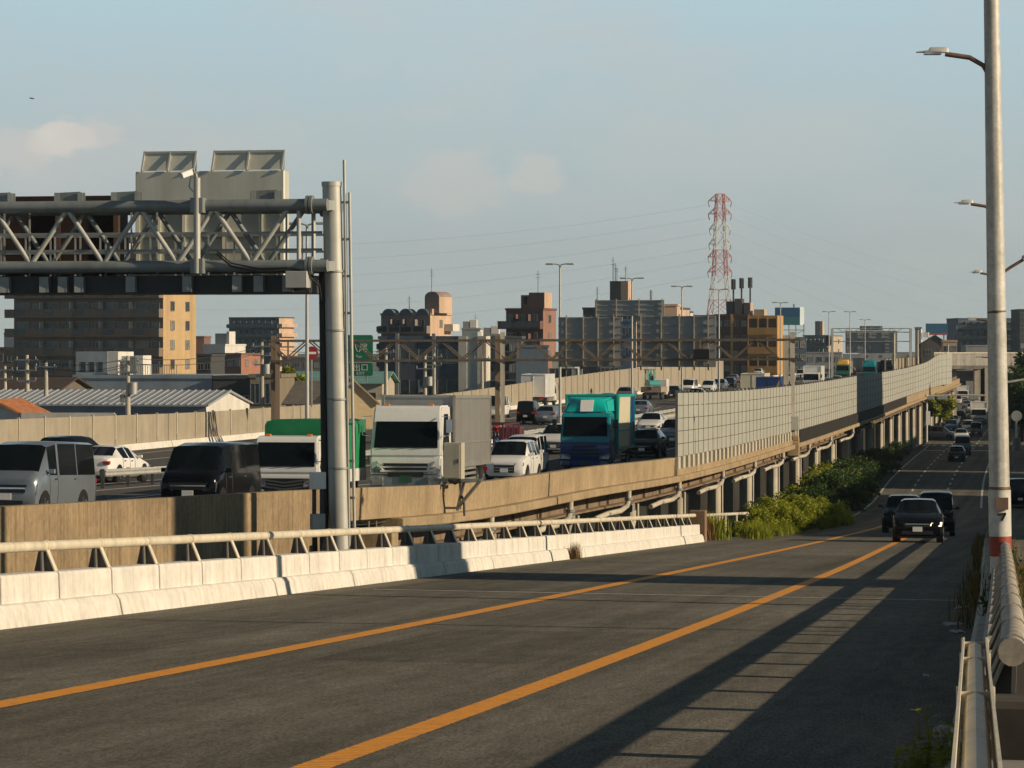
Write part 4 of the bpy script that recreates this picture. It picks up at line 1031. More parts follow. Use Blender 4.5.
text_mesh('出口', 8*u, SWHITE, gs, (14*u, -0.012, 8*u)); text_mesh('EXIT', 4.2*u, SWHITE, gs, (14*u, -0.012, 2.6*u))
m = MB(); m.tube([(-16*u,-0.016,36*u),(-16*u,-0.01,36*u)], 3.2*u, 20); m.build('route_disc', BLUEP, gs)
m = MB(); m.span((-20*u,0.1,-6*u),(-19*u,0.25,38*u)); m.span((19*u,0.1,-6*u),(20*u,0.25,38*u)); m.build('post', GALV, gs)
p = W(311.5, 353, 178); rs = thing('round_sign', 'round red and white sign half hidden behind a thin lamp post', 'road sign', p, 0)
m = MB(); m.tube([(0,-0.02,0),(0,0.02,0)], 6.6*178/F, 24); m.build('red_disc', mat('sign_red',(0.28,0.018,0.025),0.45,var=0.05), rs)
m = MB(); m.span((-4.6*178/F,-0.035,-0.07),(4.6*178/F,-0.022,0.07)); m.build('white_bar', SWHITE, rs)
m = MB(); m.tube([(0,0.06,-3.2),(0,0.06,0.2)], 0.05, 8); m.build('post', GALV, rs)

# ------------------------------------------------------------------ lamp posts in the median of the expressway
def median_lamp(d, x, ytop, label):
    p = W(x, 0, d); p.z = deckz(s_of(p)); H = CZ+(HY-ytop)/F*d - p.z
    root = thing('motorway_lamp', label, 'lamp post', p, -TH, group='lamp posts in the middle of the expressway')
    m = MB(); m.tube([(0,0,0),(0,0,H)], [0.11,0.06], 10); m.build('post', GALVL, root, smooth=50)
    for sd in (-1,1):
        m = MB(); m.tube([(0,0,H-0.02),(sd*0.25,0,H+0.06),(sd*0.5,0,H+0.08)], 0.04, 8); m.build('arm', GALVL, root, smooth=60)
        m = MB(); m.box((sd*0.72,0,H+0.07), (0.55,0.26,0.12)); m.build('lamp_head', GALVL, root, bevel=0.03)
for d, x, y, l in ((138,307,225,'thin lamp post left of the big gantry column, its top hidden by the truss'),(206,560,265,'pale twin headed lamp post rising behind the teal truck'),
                   (240,632,279,'pale lamp post between the teal truck and the grey sound wall'),(272,682,287,'pale lamp post in front of the sign back, left of the red and white tower'),
                   (301,719,290,'pale lamp post standing in line with the red and white tower'),(366,780.5,303,'pale lamp post beside the blue billboard'),
                   (440,829,312,'thin far lamp post left of the far gantry'),(480,850,312,'thin far lamp post at the left column of the far gantry'),(518,865,320,'thin far lamp post behind the far sign back')):
    median_lamp(d, x, y, l)
for d, x, y0, y1, l in ((300,894,334,372,'tan post on the sound wall in front of the far gantry'),(346,917.5,331,366,'white post on the sound wall right of the far sign back'),(470,948,345,372,'thin white post at the bend of the sound wall')):
    p = W(x, y1, d); root = thing('wall_post', l, 'post', p); m = MB(); m.tube([(0,0,0),(0,0,(y1-y0)/F*d)], 0.13, 8); m.build('post', CONC2, root); m = MB(); m.tube([(0,0,(y1-y0)/F*d),(0,0,(y1-y0)/F*d+0.1)], 0.16, 8); m.build('cap', GALV, root)

# ------------------------------------------------------------------ big lamp post at the right, and the ones behind it
POLE = mat('pole_paint', (0.53,0.52,0.48), 0.5, 0.1, var=0.2, scale=3.5, streak=0.3, sscale=9, speck=0.12, spscale=18)
ARMR = mat('brown_arm', (0.16,0.10,0.07), 0.55, 0.2, var=0.3, scale=6)
def street_lamp(x0, ybase, xt, d, arms, dia, label, low=False):
    p = W(x0, ybase, d); s = s_of(p); p.z = roadz(s)
    root = thing('street_lamp', label, 'lamp post', p, 0, group='street lamps along the median')
    top = 12.2 if d < 50 else max(CZ+(HY-a_[1])/F*d for a_ in arms)-p.z+0.35
    dx = (xt-x0)*(1 if d < 50 else 0.25)/F*d/((ybase-0)/F*d) if ybase else 0
    X = lambda z: dx*(z-(CZ+(HY-ybase)/F*d-p.z))
    m = MB(); m.tube([(X(0.5),0,0.5),(X(3),0,3),(X(7),0,7),(X(top),0,top)], [dia/2, dia*0.46, dia*0.39, dia*0.30], 20); m.build('post', POLE, root, smooth=50)
    for sd, ya, ln, rise in arms:
        z = CZ+(HY-ya)/F*d-p.z; L_ = ln/F*d
        m = MB(); x = X(z)
        m.tube([(x,0,z-0.38),(x+sd*0.12*L_,0,z-0.16),(x+sd*0.30*L_,0,z-0.05),(x+sd*0.62*L_,0,z+rise)], 0.035, 8); m.build('arm', ARMR, root, smooth=60)
        h = MB(); h.loft([[(x+sd*L_*k, w, z+rise+o+0.02) for w, o in ((-hw,0.0),(-hw*0.8,th),(hw*0.8,th),(hw,0.0))] for k, hw, th in ((0.58,0.04,0.05),(0.62,0.06,0.075),(0.82,0.07,0.07),(0.84,0.07,0.03),(1.0,0.05,0.012))]); hd = h.build('lamp_head', GALVL, root, smooth=40)
        q = MB(); q.span((min(x+sd*L_*0.68,x+sd*L_*0.9),-0.07,z+rise-0.01),(max(x+sd*L_*0.68,x+sd*L_*0.9),0.07,z+rise+0.03)); q.build('lens', LAMPG, hd)
    return root, p, X
LM, LP, LX = street_lamp(1000.5, 556, 991.5, 42, ((-1,54,76,0.0),), 0.30, 'thick white lamp post at the right, a red and white band near its foot')
zb = lambda y: CZ+(HY-y)/F*42-LP.z
for ya, yb, mt, nm in ((556,536,mat('band_red',(0.30,0.045,0.025),0.6,var=0.3,scale=9,speck=0.2,spscale=40),'red_band'),(536,490,mat('band_white',(0.55,0.54,0.5),0.6,var=0.2,scale=6),'white_band')):
    m = MB(); m.tube([(LX(zb(ya)),0,zb(ya)),(LX(zb(yb)),0,zb(yb))], 0.158, 20); m.build(nm, mt, LM, smooth=50)
m = MB(); m.span((LX(zb(504))-0.09,-0.19,zb(509)),(LX(zb(504))+0.09,-0.15,zb(497))); m.build('small_plate', ARMR, LM)
m = MB(); m.bar((LX(zb(515))-0.06,-0.165,zb(514)),(LX(zb(515))+0.06,-0.165,zb(513)),0.012,0.03); m.bar((LX(zb(515))+0.05,-0.165,zb(513)),(LX(zb(515)),-0.165,zb(520)),0.012,0.03); m.build('painted_mark', BLKP, LM)
m = MB()
for y in (488, 330, 312): m.tube([(LX(zb(y)),0,zb(y)-0.02),(LX(zb(y)),0,zb(y)+0.02)], 0.155 if y > 400 else 0.132, 20)
m.build('strap', ARMR, LM, smooth=50)
street_lamp(1000, 540, 989, 66, ((-1,204,44,0.0),(1,265,40,0.12)), 0.26, 'second lamp post hidden behind the thick white one, only its arms showing')
street_lamp(999, 530, 989, 92, ((-1,273,28,0.0),), 0.26, 'third lamp post hidden behind the thick white one, its small arm lowest')
def far_lamp(x, y, d, xl, label):
    p = W(x, y, d); z0 = roadz(s_of(p)); H = p.z-z0; p.z = z0
    root = thing('street_lamp', label, 'lamp post', p, 0, group='street lamps along the median'); L_ = (xl-x)/F*d
    m = MB(); m.tube([(0,0,0),(0,0,H-0.3)], [0.12,0.07], 8); m.build('post', POLE, root)
    m = MB(); m.tube([(0,0,H-0.35),(L_*0.3,0,H-0.05),(L_*0.7,0,H)], 0.05, 8); m.build('arm', ARMR, root)
    m = MB(); m.box((L_*0.85,0,H), (abs(L_)*0.3,0.25,0.12)); m.build('lamp_head', GALVL, root)
far_lamp(994, 319, 130, 968, 'lamp post far behind, its thin arm and white head left of the thick post')
far_lamp(994, 357, 230, 976, 'farthest lamp post, its brown arm before the flyover left of the thick post')
m = MB(); p = W(1003, 386, 110); m.tube([W(1000,383,110), W(1012,381.5,110), W(1040,377,110)], 0.045, 8)
r_ = thing('side_arm', 'grey arm reaching right from behind the thick post, in front of the dark tree', 'lamp arm', W(1000,383,110)); m.build('arm', GALVL, r_, world=True); m = MB(); m.box(W(1046,376,110),(0.5,0.2,0.12)); m.build('lamp_head', GALVL, r_, world=True)

# ---- white guard rail end, lower right
wr = thing('guard_rail', 'short white box guard rail running towards the viewer at the lower right', 'guard rail', W(977,768,8))
def gp(d, x, y, dx=0, dz=0): v = W(x, y, d); v.x += dx; v.z += dz; return v
A, B = gp(12.8, 975, 650), gp(5.6, 977, 815)
m = MB(); d_ = (B-A).normalized()
m.tube([A, B], 0.034, 8); m.build('inner_pipe', WSTEEL, wr, world=True, smooth=30)
for sd in (-1,1):
    m = MB(); m.bar(A+Vector((sd*0.048,0,-0.01)), B+Vector((sd*0.048,0,-0.01)), 0.008, 0.13); m.build('side_plate', WSTEEL, wr, world=True)
for k in (0.0, 0.2, 0.52):
    q = A+(B-A)*k; m = MB(); m.box(q+Vector((0,0,0.02)), (0.112,0.012,0.03)); m.box(q+Vector((-0.052,0,-0.03)), (0.01,0.03,0.16)); m.box(q+Vector((0.052,0,-0.03)), (0.01,0.03,0.16)); m.box(q+Vector((0,0,-0.05)), (0.112,0.012,0.03)); m.build('bracket', WSTEEL, wr, world=True)
    m = MB(); z1 = q.z-0.05; m.bar((q.x,q.y,roadz(s_of(q))), (q.x,q.y,z1), 0.05, 0.05); m.build('post', WSTEEL, wr, world=True)
# end parapet under the pipe rail
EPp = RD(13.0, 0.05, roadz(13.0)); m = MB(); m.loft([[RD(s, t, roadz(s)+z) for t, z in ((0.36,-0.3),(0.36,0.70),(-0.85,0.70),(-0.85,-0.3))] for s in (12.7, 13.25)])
solo('end_parapet', m, mat('dirty_shaded_concrete',(0.05,0.045,0.037),0.95,var=0.35,scale=3,streak=0.4,coord='World'), 'dark low concrete end wall under the cut end of the thick pipe rail', 'wall', loc=EPp, bevel=0.03)  # dirty concrete, its base colour darkened to stand in for shade
m = MB(); m.loft([[RD(s, t, roadz(s)+z) for t, z in ((0.34,-0.3),(0.34,0.46),(-0.95,0.46),(-0.95,-0.3))] for s in (7.0, 12.69)])
solo('stone_ledge', m, CONCG, 'pale stone ledge at the lower right corner, right of the box guard rail', 'ledge', loc=RD(8,0.2,roadz(8)), bevel=0.02)

# ---- traffic signal mast, mirror, utility poles at the side street
ms = thing('signal_mast', 'white signal mast with a long horizontal arm over the road by the side street', 'traffic light', W(927,441,352))
m = MB(); m.tube([W(926.5,442,352), W(926.5,394.5,352)], 0.16, 8); m.tube([W(926.5,396,352), W(960,395,352), W(986,395.5,352)], 0.11, 8); m.build('mast', GALVL, ms, world=True)
for x in (929, 942, 974):
    m = MB(); m.box(W(x,398.0,351.6), (1.2,0.3,0.42)); sgn = m.build('signal_head', GALV, ms, world=True, bevel=0.05)
m = MB(); m.box(W(928,418,351.5),(0.5,0.2,1.6)); m.build('street_plate', SWHITE, ms, world=True)
mi = thing('traffic_mirror', 'round grey backed mirror on a short white post before the dark tree', 'mirror', W(1016,441,200))
m = MB(); c = W(1016.5,416,200); m.tube([c+Vector((0,-0.06,0)), c+Vector((0,0.0,0))], 0.36, 24); m.build('disc', GALV, mi, world=True, smooth=40)
m = MB(); m.tube([W(1016.5,441,200)+Vector((0,0,-0.5)), c+Vector((0,0.05,0))], 0.07, 8); m.build('post', WSTEEL, mi, world=True)
m = MB(); m.box(W(1016.5,440,200)+Vector((0,0,-0.3)), (0.5,0.5,0.9)); m.build('base', CONCG, mi, world=True)
def upole(x, y0, y1, d, label, arms=2, xf=True):
    p = W(x, y1, d); root = thing('utility_pole', label, 'utility pole', p, -TH, group='utility poles among the houses'); H = (y1-y0)/F*d
    m = MB(); m.tube([(0,0,0),(0,0,H)], [0.19,0.12], 8); m.build('post', CONC2, root, smooth=50)
    for k in range(arms):
        m = MB(); m.box((0,-0.15,H-0.35-0.75*k), (1.7-0.2*k,0.09,0.1)); 
        for xx in (-0.7,0,0.7): m.tube([(xx,-0.15,H-0.3-0.75*k),(xx,-0.15,H-0.1-0.75*k)], 0.05, 6)
        m.build('cross_arm', GALV, root)
    if xf:
        m = MB(); m.tube([(0.4,-0.1,H-2.6),(0.4,-0.1,H-1.8)], 0.28, 10); m.build('transformer', GALVL, root, smooth=50)
        m = MB(); m.box((-0.35,-0.1,H-2.9),(0.3,0.3,0.5)); m.build('switch_box', GALV, root)
for a in ((27,355,392,215,'weathered utility pole with a many armed crosshead at the far left',3,False),(46,362,396,220,'slim utility pole left of the white blue building',1,False),(128,356,418,205,'utility pole with a transformer before the light metal warehouse',2,True),
          (5,366,400,260,'low utility pole at the very left edge over the roofs',2,False),(262,342,406,245,'utility pole with cross arms left of the rusty gantry column',3,True),(386,348,402,260,'utility pole with white insulators right of the green sign',2,False),(425,356,398,262,'utility pole with drum transformer before the dark office',2,True),
          (434,353,398,275,'thin utility pole before the dark office wall',2,False),(482,355,392,300,'brown utility pole before the white panelled wall',1,False)): upole(*a)
# wires between the utility poles (each a thing)
def wire(label, a, b, sag, r=0.02, name='overhead_wire', group='overhead wires'):
    a = Vector(a); b = Vector(b); pts = []
    for k in range(13):
        u = k/12; p = a+(b-a)*u; p.z -= sag*4*u*(1-u); pts.append(p)
    o = solo(name, MB().tube(pts, r, 4, cap=False), DKST if name == 'overhead_wire' else FAINT, label, 'wire', group, loc=tuple(a))
FAINT = mat('distant_wire', (0.34,0.36,0.36), 0.7)
for a, b in (((27,358,215),(128,358,205)),((27,364,215),(128,364,205)),((128,358,205),(262,346,245)),((128,363,205),(262,352,245)),((5,369,260),(46,364,220)),((46,364,220),(128,366,205)),((262,346,245),(386,350,260)),((386,352,260),(434,356,275)),((425,359,262),(482,357,300))):
    wire('thin overhead wire sagging between utility poles above the roofs on the left', W(*a), W(*b), 0.5)

# ------------------------------------------------------------------ transmission tower and its lines
def tower():
    d = 1000; base = W(720, 0, d); base.z = -0.2; H = CZ+(HY-194)/F*d+0.2
    root = thing('transmission_tower', 'tall red and white steel lattice tower with many cross arms on the skyline', 'pylon', base, R(12))
    red = mat('tower_red', (0.46,0.17,0.14), 0.6, var=0.1); wh = mat('tower_white', (0.62,0.62,0.60), 0.6, var=0.1)
    zf = lambda y: CZ+(HY-y)/F*d+0.2
    def half(z): return 2.1 + max(0, (zf(275)-z))*0.105 if z < zf(275) else 2.1-(z-zf(275))/(H-zf(275))*0.9
    cols = [(zf(194),zf(222),red),(zf(222),zf(250),wh),(zf(250),zf(276),red),(zf(276),zf(300),wh),(zf(300),zf(330),red),(zf(330),0,wh)]
    for z1, z0, mt in cols:
        n = max(2, int((z1-z0)/4.0)); m = MB()
        for k in range(n):
            a = z0+(z1-z0)*k/n; b = z0+(z1-z0)*(k+1)/n; ha, hb = half(a), half(b)
            c = [(-1,-1),(1,-1),(1,1),(-1,1)]
            for i in range(4):
                p, q = c[i], c[(i+1)%4]
                m.bar((p[0]*ha,p[1]*ha,a),(p[0]*hb,p[1]*hb,b),0.30)
                m.bar((p[0]*ha,p[1]*ha,a),(q[0]*hb,q[1]*hb,b),0.15); m.bar((q[0]*ha,q[1]*ha,a),(p[0]*hb,p[1]*hb,b),0.15)
                m.bar((p[0]*hb,p[1]*hb,b),(q[0]*hb,q[1]*hb,b),0.15)
        m.build('lattice', mt, root)
    for y, mt, w in ((201,red,4.0),(214,red,4.0),(229,wh,3.6),(244,wh,3.8),(257,red,4.1),(272,red,4.2)):
        z = zf(y); m = MB()
        for sd in (-1,1):
            h = half(z)
            for yy in (-h,h): m.bar((sd*h,yy,z),(sd*w,0,z),0.2); m.bar((sd*h,yy,z+2.2),(sd*w,0,z),0.16)
            for k in (0.35,0.7): m.bar((sd*(h+(w-h)*k),0,z),(sd*(h+(w-h)*k*0.8),0,z+2.2*(1-k)),0.14)
        m.build('cross_arm', mt, root)
        for sd in (-1,1):
            q = MB(); q.tube([(sd*w,0,z),(sd*w*0.97,0,z-1.2),(sd*w*0.9,0,z-2.0)],0.16,6); q.build('insulator', GALV, root)
tower()
for i, y in enumerate((201,214,229,244,257,272)):
    for sx in (-12, 12):
        if sx < 0: wire('faint power line running left from the red and white tower', W(708,y+4,1000), W(40,y+32+i*3,1250), 9, 0.020, 'power_line', 'power lines of the tower')
        else: wire('faint power line sloping right from the red and white tower', W(732,y+4,1000), W(1180,y+96+i*6,1500), 12, 0.027, 'power_line', 'power lines of the tower')
# flyover ramp crossing at the right
FL = thing('flyover', 'concrete flyover crossing over the road behind the end of the grey sound wall', 'bridge', W(940,366,470))
m = MB(); m.loft([[W(x,y,dd) for x, y, dd in ((x0,352.5+ (x0-938)*0.012,d0),(x0,365.5,d0),(x0,369,d0+1),(x0,369,d0+9),(x0,352.5,d0+9))] for x0, d0 in ((934,455),(960,462),(1000,470),(1060,480))]); m.build('deck', CONCG, FL, world=True)
m = MB(); m.loft([[W(x0,352.2,d0-0.3), W(x0,353.6,d0-0.3), W(x0,353.6,d0+0.3), W(x0,352.2,d0+0.3)] for x0, d0 in ((934,455),(960,462),(1000,470),(1060,480))]); m.build('coping', CONC2, FL, world=True)
for x in (951, 979, 985, 1008):
    m = MB(); p = W(x,368,468); m.bar((p.x,p.y,-0.3),(p.x,p.y,p.z),1.2,1.6); m.build('pier', CONC2, FL, world=True)
m = MB(); p = W(962,376,474); m.box((p.x, p.y+12, p.z), (11, 24, 1.6)); m.build('girder', CONCG, FL, world=True)
# ------------------------------------------------------------------ buildings
def wallm(name, col, **k):
    a = dict(rough=0.85, var=0.08, scale=0.25, streak=0.18, sscale=0.5, speck=0.04, spscale=2.0); a.update(k)
    return mat(name, col, a.pop('rough'), **a)
WFR = mat('window_frame_alu', (0.30,0.30,0.29), 0.45, 0.3, var=0.05)
WDK = mat('window_dark', (0.035,0.04,0.048), 0.2, var=0.7, scale=0.35, spec=0.6)
CURT = mat('window_curtain', (0.20,0.21,0.21), 0.5, var=0.5, scale=0.4)
def window(root, c, w, h, axis, rnd, dep=0.09, frame=WFR):
    """axis 0: on the front (faces -y); 1: on the right side (faces +x); a frame with its pane"""
    x, y, z = c; f = MB(); t = 0.07
    def bx(mb, u0, u1, z0, z1, d0, d1):
        if axis == 0: mb.span((x+u0, y-d1, z+z0), (x+u1, y-d0, z+z1))
        else: mb.span((x+d0, y+u0, z+z0), (x+d1, y+u1, z+z1))
    bx(f, -w/2, w/2, -h/2-t, -h/2, -0.02, dep+0.05); bx(f, -w/2, w/2, h/2, h/2+t, -0.02, dep)
    bx(f, -w/2-t, -w/2, -h/2-t, h/2+t, -0.02, dep-0.01); bx(f, w/2, w/2+t, -h/2-t, h/2+t, -0.02, dep-0.01); bx(f, -0.03, 0.03, -h/2, h/2, 0.0, dep-0.02)
    o = f.build('window', frame, root)
    p = MB(); bx(p, -w/2, w/2, -h/2, h/2, -0.02, 0.03); p.build('pane', WDK if rnd.random() < 0.7 else CURT, o)
def block(name, label, x0, x1, ytop, d, depth, phi=0, wall=None, side=None, front='windows', cols=4, fh=3.0, ww=1.5, wh=1.3, side_cols=0, zmin=2.0,
          roof=None, balc=None, cat='building', group=None, ymin=None, parapet=0.35, seed=1, gap=0.9, clutter=0, frame=WFR, sww=1.0, build_windows=True):
    rnd = random.Random(seed); ph = R(phi)
    p = W(x1, 0, d); p.z = -0.25; q = (x0-512)/F
    w = (p.x - q*d)/(math.cos(ph)+q*math.sin(ph)); H = CZ+(HY-ytop)/F*d+0.25
    root = thing(name, label, cat, p, -ph, group)
    m = MB(); m.span((-w,0,0),(0,depth,H-parapet)); m.build('wall', wall, root)
    if side:
        m = MB(); m.span((-0.02,0.015,0.0),(0.03,depth-0.015,H-parapet-0.003)); m.build('side_wall', side, root)
    m = MB(); m.span((-w-0.12,-0.12,H-parapet),(0.14,depth+0.12,H)); m.build('roof', roof or wall, root)
    nf = int((H-parapet-0.5)/fh); cells = w/cols
    floors = [H-parapet-fh*(k+1) for k in range(nf)]
    floors = [z for z in floors if z > zmin-fh*0.4]
    if front == 'balcony':
        for z in floors:
            b = MB(); b.span((-w-0.9 if balc != 'flush' else -w,-1.35,z-0.16),(-0.02,-0.002,z)); b.span((-w-0.9 if balc != 'flush' else -w,-1.35,z),(-0.02,-1.22,z+1.12)); b.span((-w-0.9 if balc != 'flush' else -w,-1.22,z),(-w-0.78 if balc != 'flush' else -w+0.1,-0.002,z+1.12)); b.span((-0.14,-1.22,z),(-0.02,-0.002,z+1.12))
            bo = b.build('balcony', side if False else wall, root)
            for c in range(cols):
                xx = -w+cells*(c+0.32); r = MB(); r.span((xx-0.95,-1.375,z+0.12),(xx+0.95,-1.353,z+1.0)); r.build('railing_panel', WDK, bo)
            for c in range(1, cols): v = MB(); v.span((-w+cells*c-0.05,-1.2,z),(-w+cells*c+0.05,-0.01,z+2.2)); v.build('divider', WHW if wall is BRN else wall, bo)
    npart = 0
    if front in ('balcony','windows') and build_windows:
        for z in floors:
            for c in range(cols):
                if npart > 90: break
                xx = -w+cells*(c+0.5)
                if front == 'balcony':
                    window(root, (xx-cells*0.18, 0, z+1.15), min(ww*1.3, cells*0.4), 1.9, 0, rnd, frame=frame); npart += 1
                    if cells > 4: window(root, (xx+cells*0.26, 0, z+1.3), min(ww*0.9, cells*0.24), 1.3, 0, rnd, frame=frame); npart += 1
                else:
                    window(root, (xx, 0, z+gap+wh/2), ww, wh, 0, rnd, frame=frame); npart += 1
    elif front == 'strip':
        for z in floors:
            s_ = MB(); s_.span((-w+0.3,-0.05,z+gap),(-0.3,0.02,z+gap+wh)); o = s_.build('window_strip', WDK, root)
            v = MB()
            for c in range(1, cols*2): v.span((-w+0.3+(w-0.6)*c/(cols*2)-0.05,-0.09,z+gap-0.05),(-w+0.3+(w-0.6)*c/(cols*2)+0.05,-0.02,z+gap+wh+0.05))
            v.build('mullion', frame, o)
    if side_cols:
        for z in floors:
            for c in range(side_cols):
                window(root, (0.03 if side else 0.0, depth*(c+0.6)/(side_cols+0.2), z+gap+wh/2), sww, wh, 1, rnd, frame=frame)
    for k in range(clutter):
        cx = -w*rnd.uniform(0.1,0.9); cy = depth*rnd.uniform(0.2,0.8); hh = rnd.uniform(0.8,2.4); c_ = MB(); c_.span((cx-rnd.uniform(.5,1.4),cy-0.8,H),(cx+rnd.uniform(.5,1.4),cy+0.8,H+hh)); c_.build('rooftop_unit', rnd.choice((GALVL,GALV,wall)), root)
    return root, w, H
def addbox(root, name, lo, hi, m, bevel=0): b = MB(); b.span(lo, hi); return b.build(name, m, root, bevel=bevel)
def antenna(root, x, y, z, h, r=0.06, name='antenna'):
    m = MB(); m.tube([(x,y,z),(x,y,z+h)], r, 6); 
    for k in (0.7,0.85): m.bar((x-0.4,y,z+h*k),(x+0.4,y,z+h*k),0.05)
    m.build(name, GALV, root)

BRN = wallm('brown_tile_wall', (0.225,0.17,0.13)); ORG = wallm('orange_tile_wall', (0.50,0.355,0.19)); BLUW = wallm('pale_blue_cladding', (0.30,0.355,0.40), rough=0.6)
WHW = wallm('white_wall', (0.66,0.64,0.60)); DKB = wallm('dark_blue_wall', (0.075,0.09,0.115)); BRK = wallm('red_brick_wall', (0.20,0.11,0.085)); GRW = wallm('grey_wall', (0.26,0.27,0.28)); DKW = wallm('dark_grey_wall', (0.06,0.062,0.065))
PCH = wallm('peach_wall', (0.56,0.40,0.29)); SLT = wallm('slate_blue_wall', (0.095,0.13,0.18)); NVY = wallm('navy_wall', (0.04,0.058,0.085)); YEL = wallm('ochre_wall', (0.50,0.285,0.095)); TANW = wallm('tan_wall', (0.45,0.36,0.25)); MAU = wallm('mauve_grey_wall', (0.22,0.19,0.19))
# 1 brown apartment block with the orange end wall
r_, w, H = block('apartment_block', 'long brown apartment block with balconies and an orange tiled end wall', 14, 163, 236, 446, 11.5, 19, BRN, ORG, 'balcony', 5, 2.9, 1.7, 1.35, 2, zmin=6, seed=3, sww=1.25)
# 2 far dark tower block
block('apartment_block', 'distant dark blue apartment slab with a lit pale balcony end, left of the gantry column', 229, 279, 317, 950, 10, 24, NVY, PCH, 'balcony', 8, 3.0, 1.5, zmin=10, seed=4, balc='flush', build_windows=True)
r2 = bpy.data.objects['apartment_block.001']
m = MB(); Hh = CZ+(HY-317)/F*950
for k in range(9):
    z = Hh-3.0*(k+1); m.span((0.02,-0.4,z),(1.3,10,z+1.1))
m.build('end_balcony', PCH, r2)
# 3 brick pair with white top
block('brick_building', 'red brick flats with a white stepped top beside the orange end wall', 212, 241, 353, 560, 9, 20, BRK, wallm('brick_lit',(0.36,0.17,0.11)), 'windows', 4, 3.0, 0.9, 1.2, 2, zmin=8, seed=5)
block('white_building', 'small white block with a dark tank on its roof, behind the red brick flats', 203, 225, 344, 620, 10, 20, WHW, None, 'windows', 3, 3.0, 1.0, 1.2, zmin=12, clutter=0, seed=6)
t_ = bpy.data.objects['white_building']; addbox(t_, 'roof_tank', (-3.2,2,H:=CZ+(HY-344)/F*620+0.25),(-0.6,5,H+2.2), GRW); addbox(t_, 'stair_house', (-0.6,2,H),(0.0,5,H+2.6), WHW)
block('dark_building', 'narrow black clad house squeezed between the orange end wall and the red brick flats', 197, 211, 354, 470, 8, 10, DKW, None, 'windows', 2, 3.0, 0.8, 1.0, zmin=8, seed=7)
block('brick_building', 'small brick block peeking above the orange end wall corner', 196, 204, 336, 640, 6, 8, BRK, None, 'none', 1, zmin=12)
# 4 white-blue building with penthouse
r_, w, H = block('warehouse_office', 'pale blue clad building with a white rooftop block and tank, before the brown apartments', 74, 212, 375, 300, 14, 11, BLUW, None, 'windows', 6, 3.6, 1.4, 0.55, zmin=5.5, seed=8, gap=1.1, build_windows=True)
k = 300/F
addbox(r_, 'rooftop_block', (-w+0.05,0.4,H),(-w+3.4,5.5,H+2.35), BLUW); addbox(r_, 'rooftop_block_end', (-w+3.4,0.45,H),(-w+4.5,5.45,H+2.33), WHW)
addbox(r_, 'water_tank', (-w+4.4,1.5,H+0.1),(-w+6.2,3.2,H+1.9), GALVL, 0.05); addbox(r_, 'stair_house', (-w+6.2,0.8,H),(-w+7.0,3.5,H+1.95), WHW)
m = MB()
for kx in range(26): m.bar((-w+4.5+0.25*kx,0.05,H),(-w+4.5+0.25*kx,0.05,H+1.0),0.05)
m.bar((-w+4.5,0.05,H+1.0),(-w+11,0.05,H+1.0),0.06); m.build('roof_railing', GALV, r_)
for xx in (0.6,1.5,2.4): addbox(r_, 'rooftop_window', (-w+xx,0.37,H+0.3),(-w+xx+0.5,0.40,H+1.3), WDK)
block('dark_shed', 'low black shed with one lit window right of the pale blue building', 213, 251, 375.5, 296, 9, 8, DKW, None, 'windows', 3, 3.4, 0.8, 0.8, zmin=5, seed=9)
r_, w, H = block('shop_house', 'ochre house with tall pale windows behind the utility pole', 250, 280, 374, 290, 8, 6, wallm('olive_wall',(0.21,0.18,0.13)), None, 'windows', 3, 3.4, 0.8, 1.9, zmin=4, seed=10, frame=CURT)
# 5 corrugated warehouse: gable to the right
def gable(name, label, x0, x1, yeave, yridge, d, depth, phi, wallmt, roofmt, ridge='x', over=0.3, endm=None, cat='house', ribs=True, win=3):
    ph = R(phi); p = W(x1, 0, d); p.z = -0.25; q = (x0-512)/F
    w = (p.x-q*d)/(math.cos(ph)+q*math.sin(ph)); E = CZ+(HY-yeave)/F*d+0.25; Rg = CZ+(HY-yridge)/F*d+0.25
    root = thing(name, label, cat, p, -ph)
    m = MB(); m.span((-w,0,0),(0,depth,E)); m.build('wall', wallmt, root)
    if ridge == 'x':
        for xx, sg in ((0.0,1),(-w,-1)): g = MB(); g.prism([(0,E),(depth,E),(depth/2,Rg)], xx-0.03*sg, xx+0.02*sg); g.build('gable', endm or wallmt, root)
        if endm:
            m = MB(); m.span((0.0,0,0),(0.02,depth,E)); m.build('end_wall', endm, root)
        sl = (Rg-E)/(depth/2)
        rf = MB(); rf.prism([(-over,E-over*sl),(depth/2,Rg),(depth+over,E-over*sl),(depth+over,E-over*sl+0.12),(depth/2,Rg+0.14),(-over,E-over*sl+0.12)], -w-over, over); ro = rf.build('roof', roofmt, root)
        if ribs:
            rb = MB(); n = int(w/0.55)
            for k in range(n+1):
                xx = -w-over+(w+2*over)*k/n; rb.bar((xx,-over,E-over*sl+0.14),(xx,depth/2,Rg+0.17),0.07,0.08)
            rb.build('roof_rib', roofmt, ro)
    else:
        g = MB(); g.prism([(-w,E),(0,E),(-w/2,Rg)], -0.02, depth, axis='y'); g.build('gable', endm or wallmt, root)
        sl = (Rg-E)/(w/2); rf = MB(); rf.prism([(over,E-over*sl),(-w/2,Rg),(-w-over,E-over*sl),(-w-over,E-over*sl+0.15),(-w/2,Rg+0.17),(over,E-over*sl+0.15)], -0.35, depth+over, axis='y'); rf.build('roof', roofmt, root)
    rnd = random.Random(x0)
    for c in range(win):
        window(root, (-w*(c+0.5)/max(win,1), 0, E-1.4), 1.2, 0.8, 0, rnd)
    return root, w, E
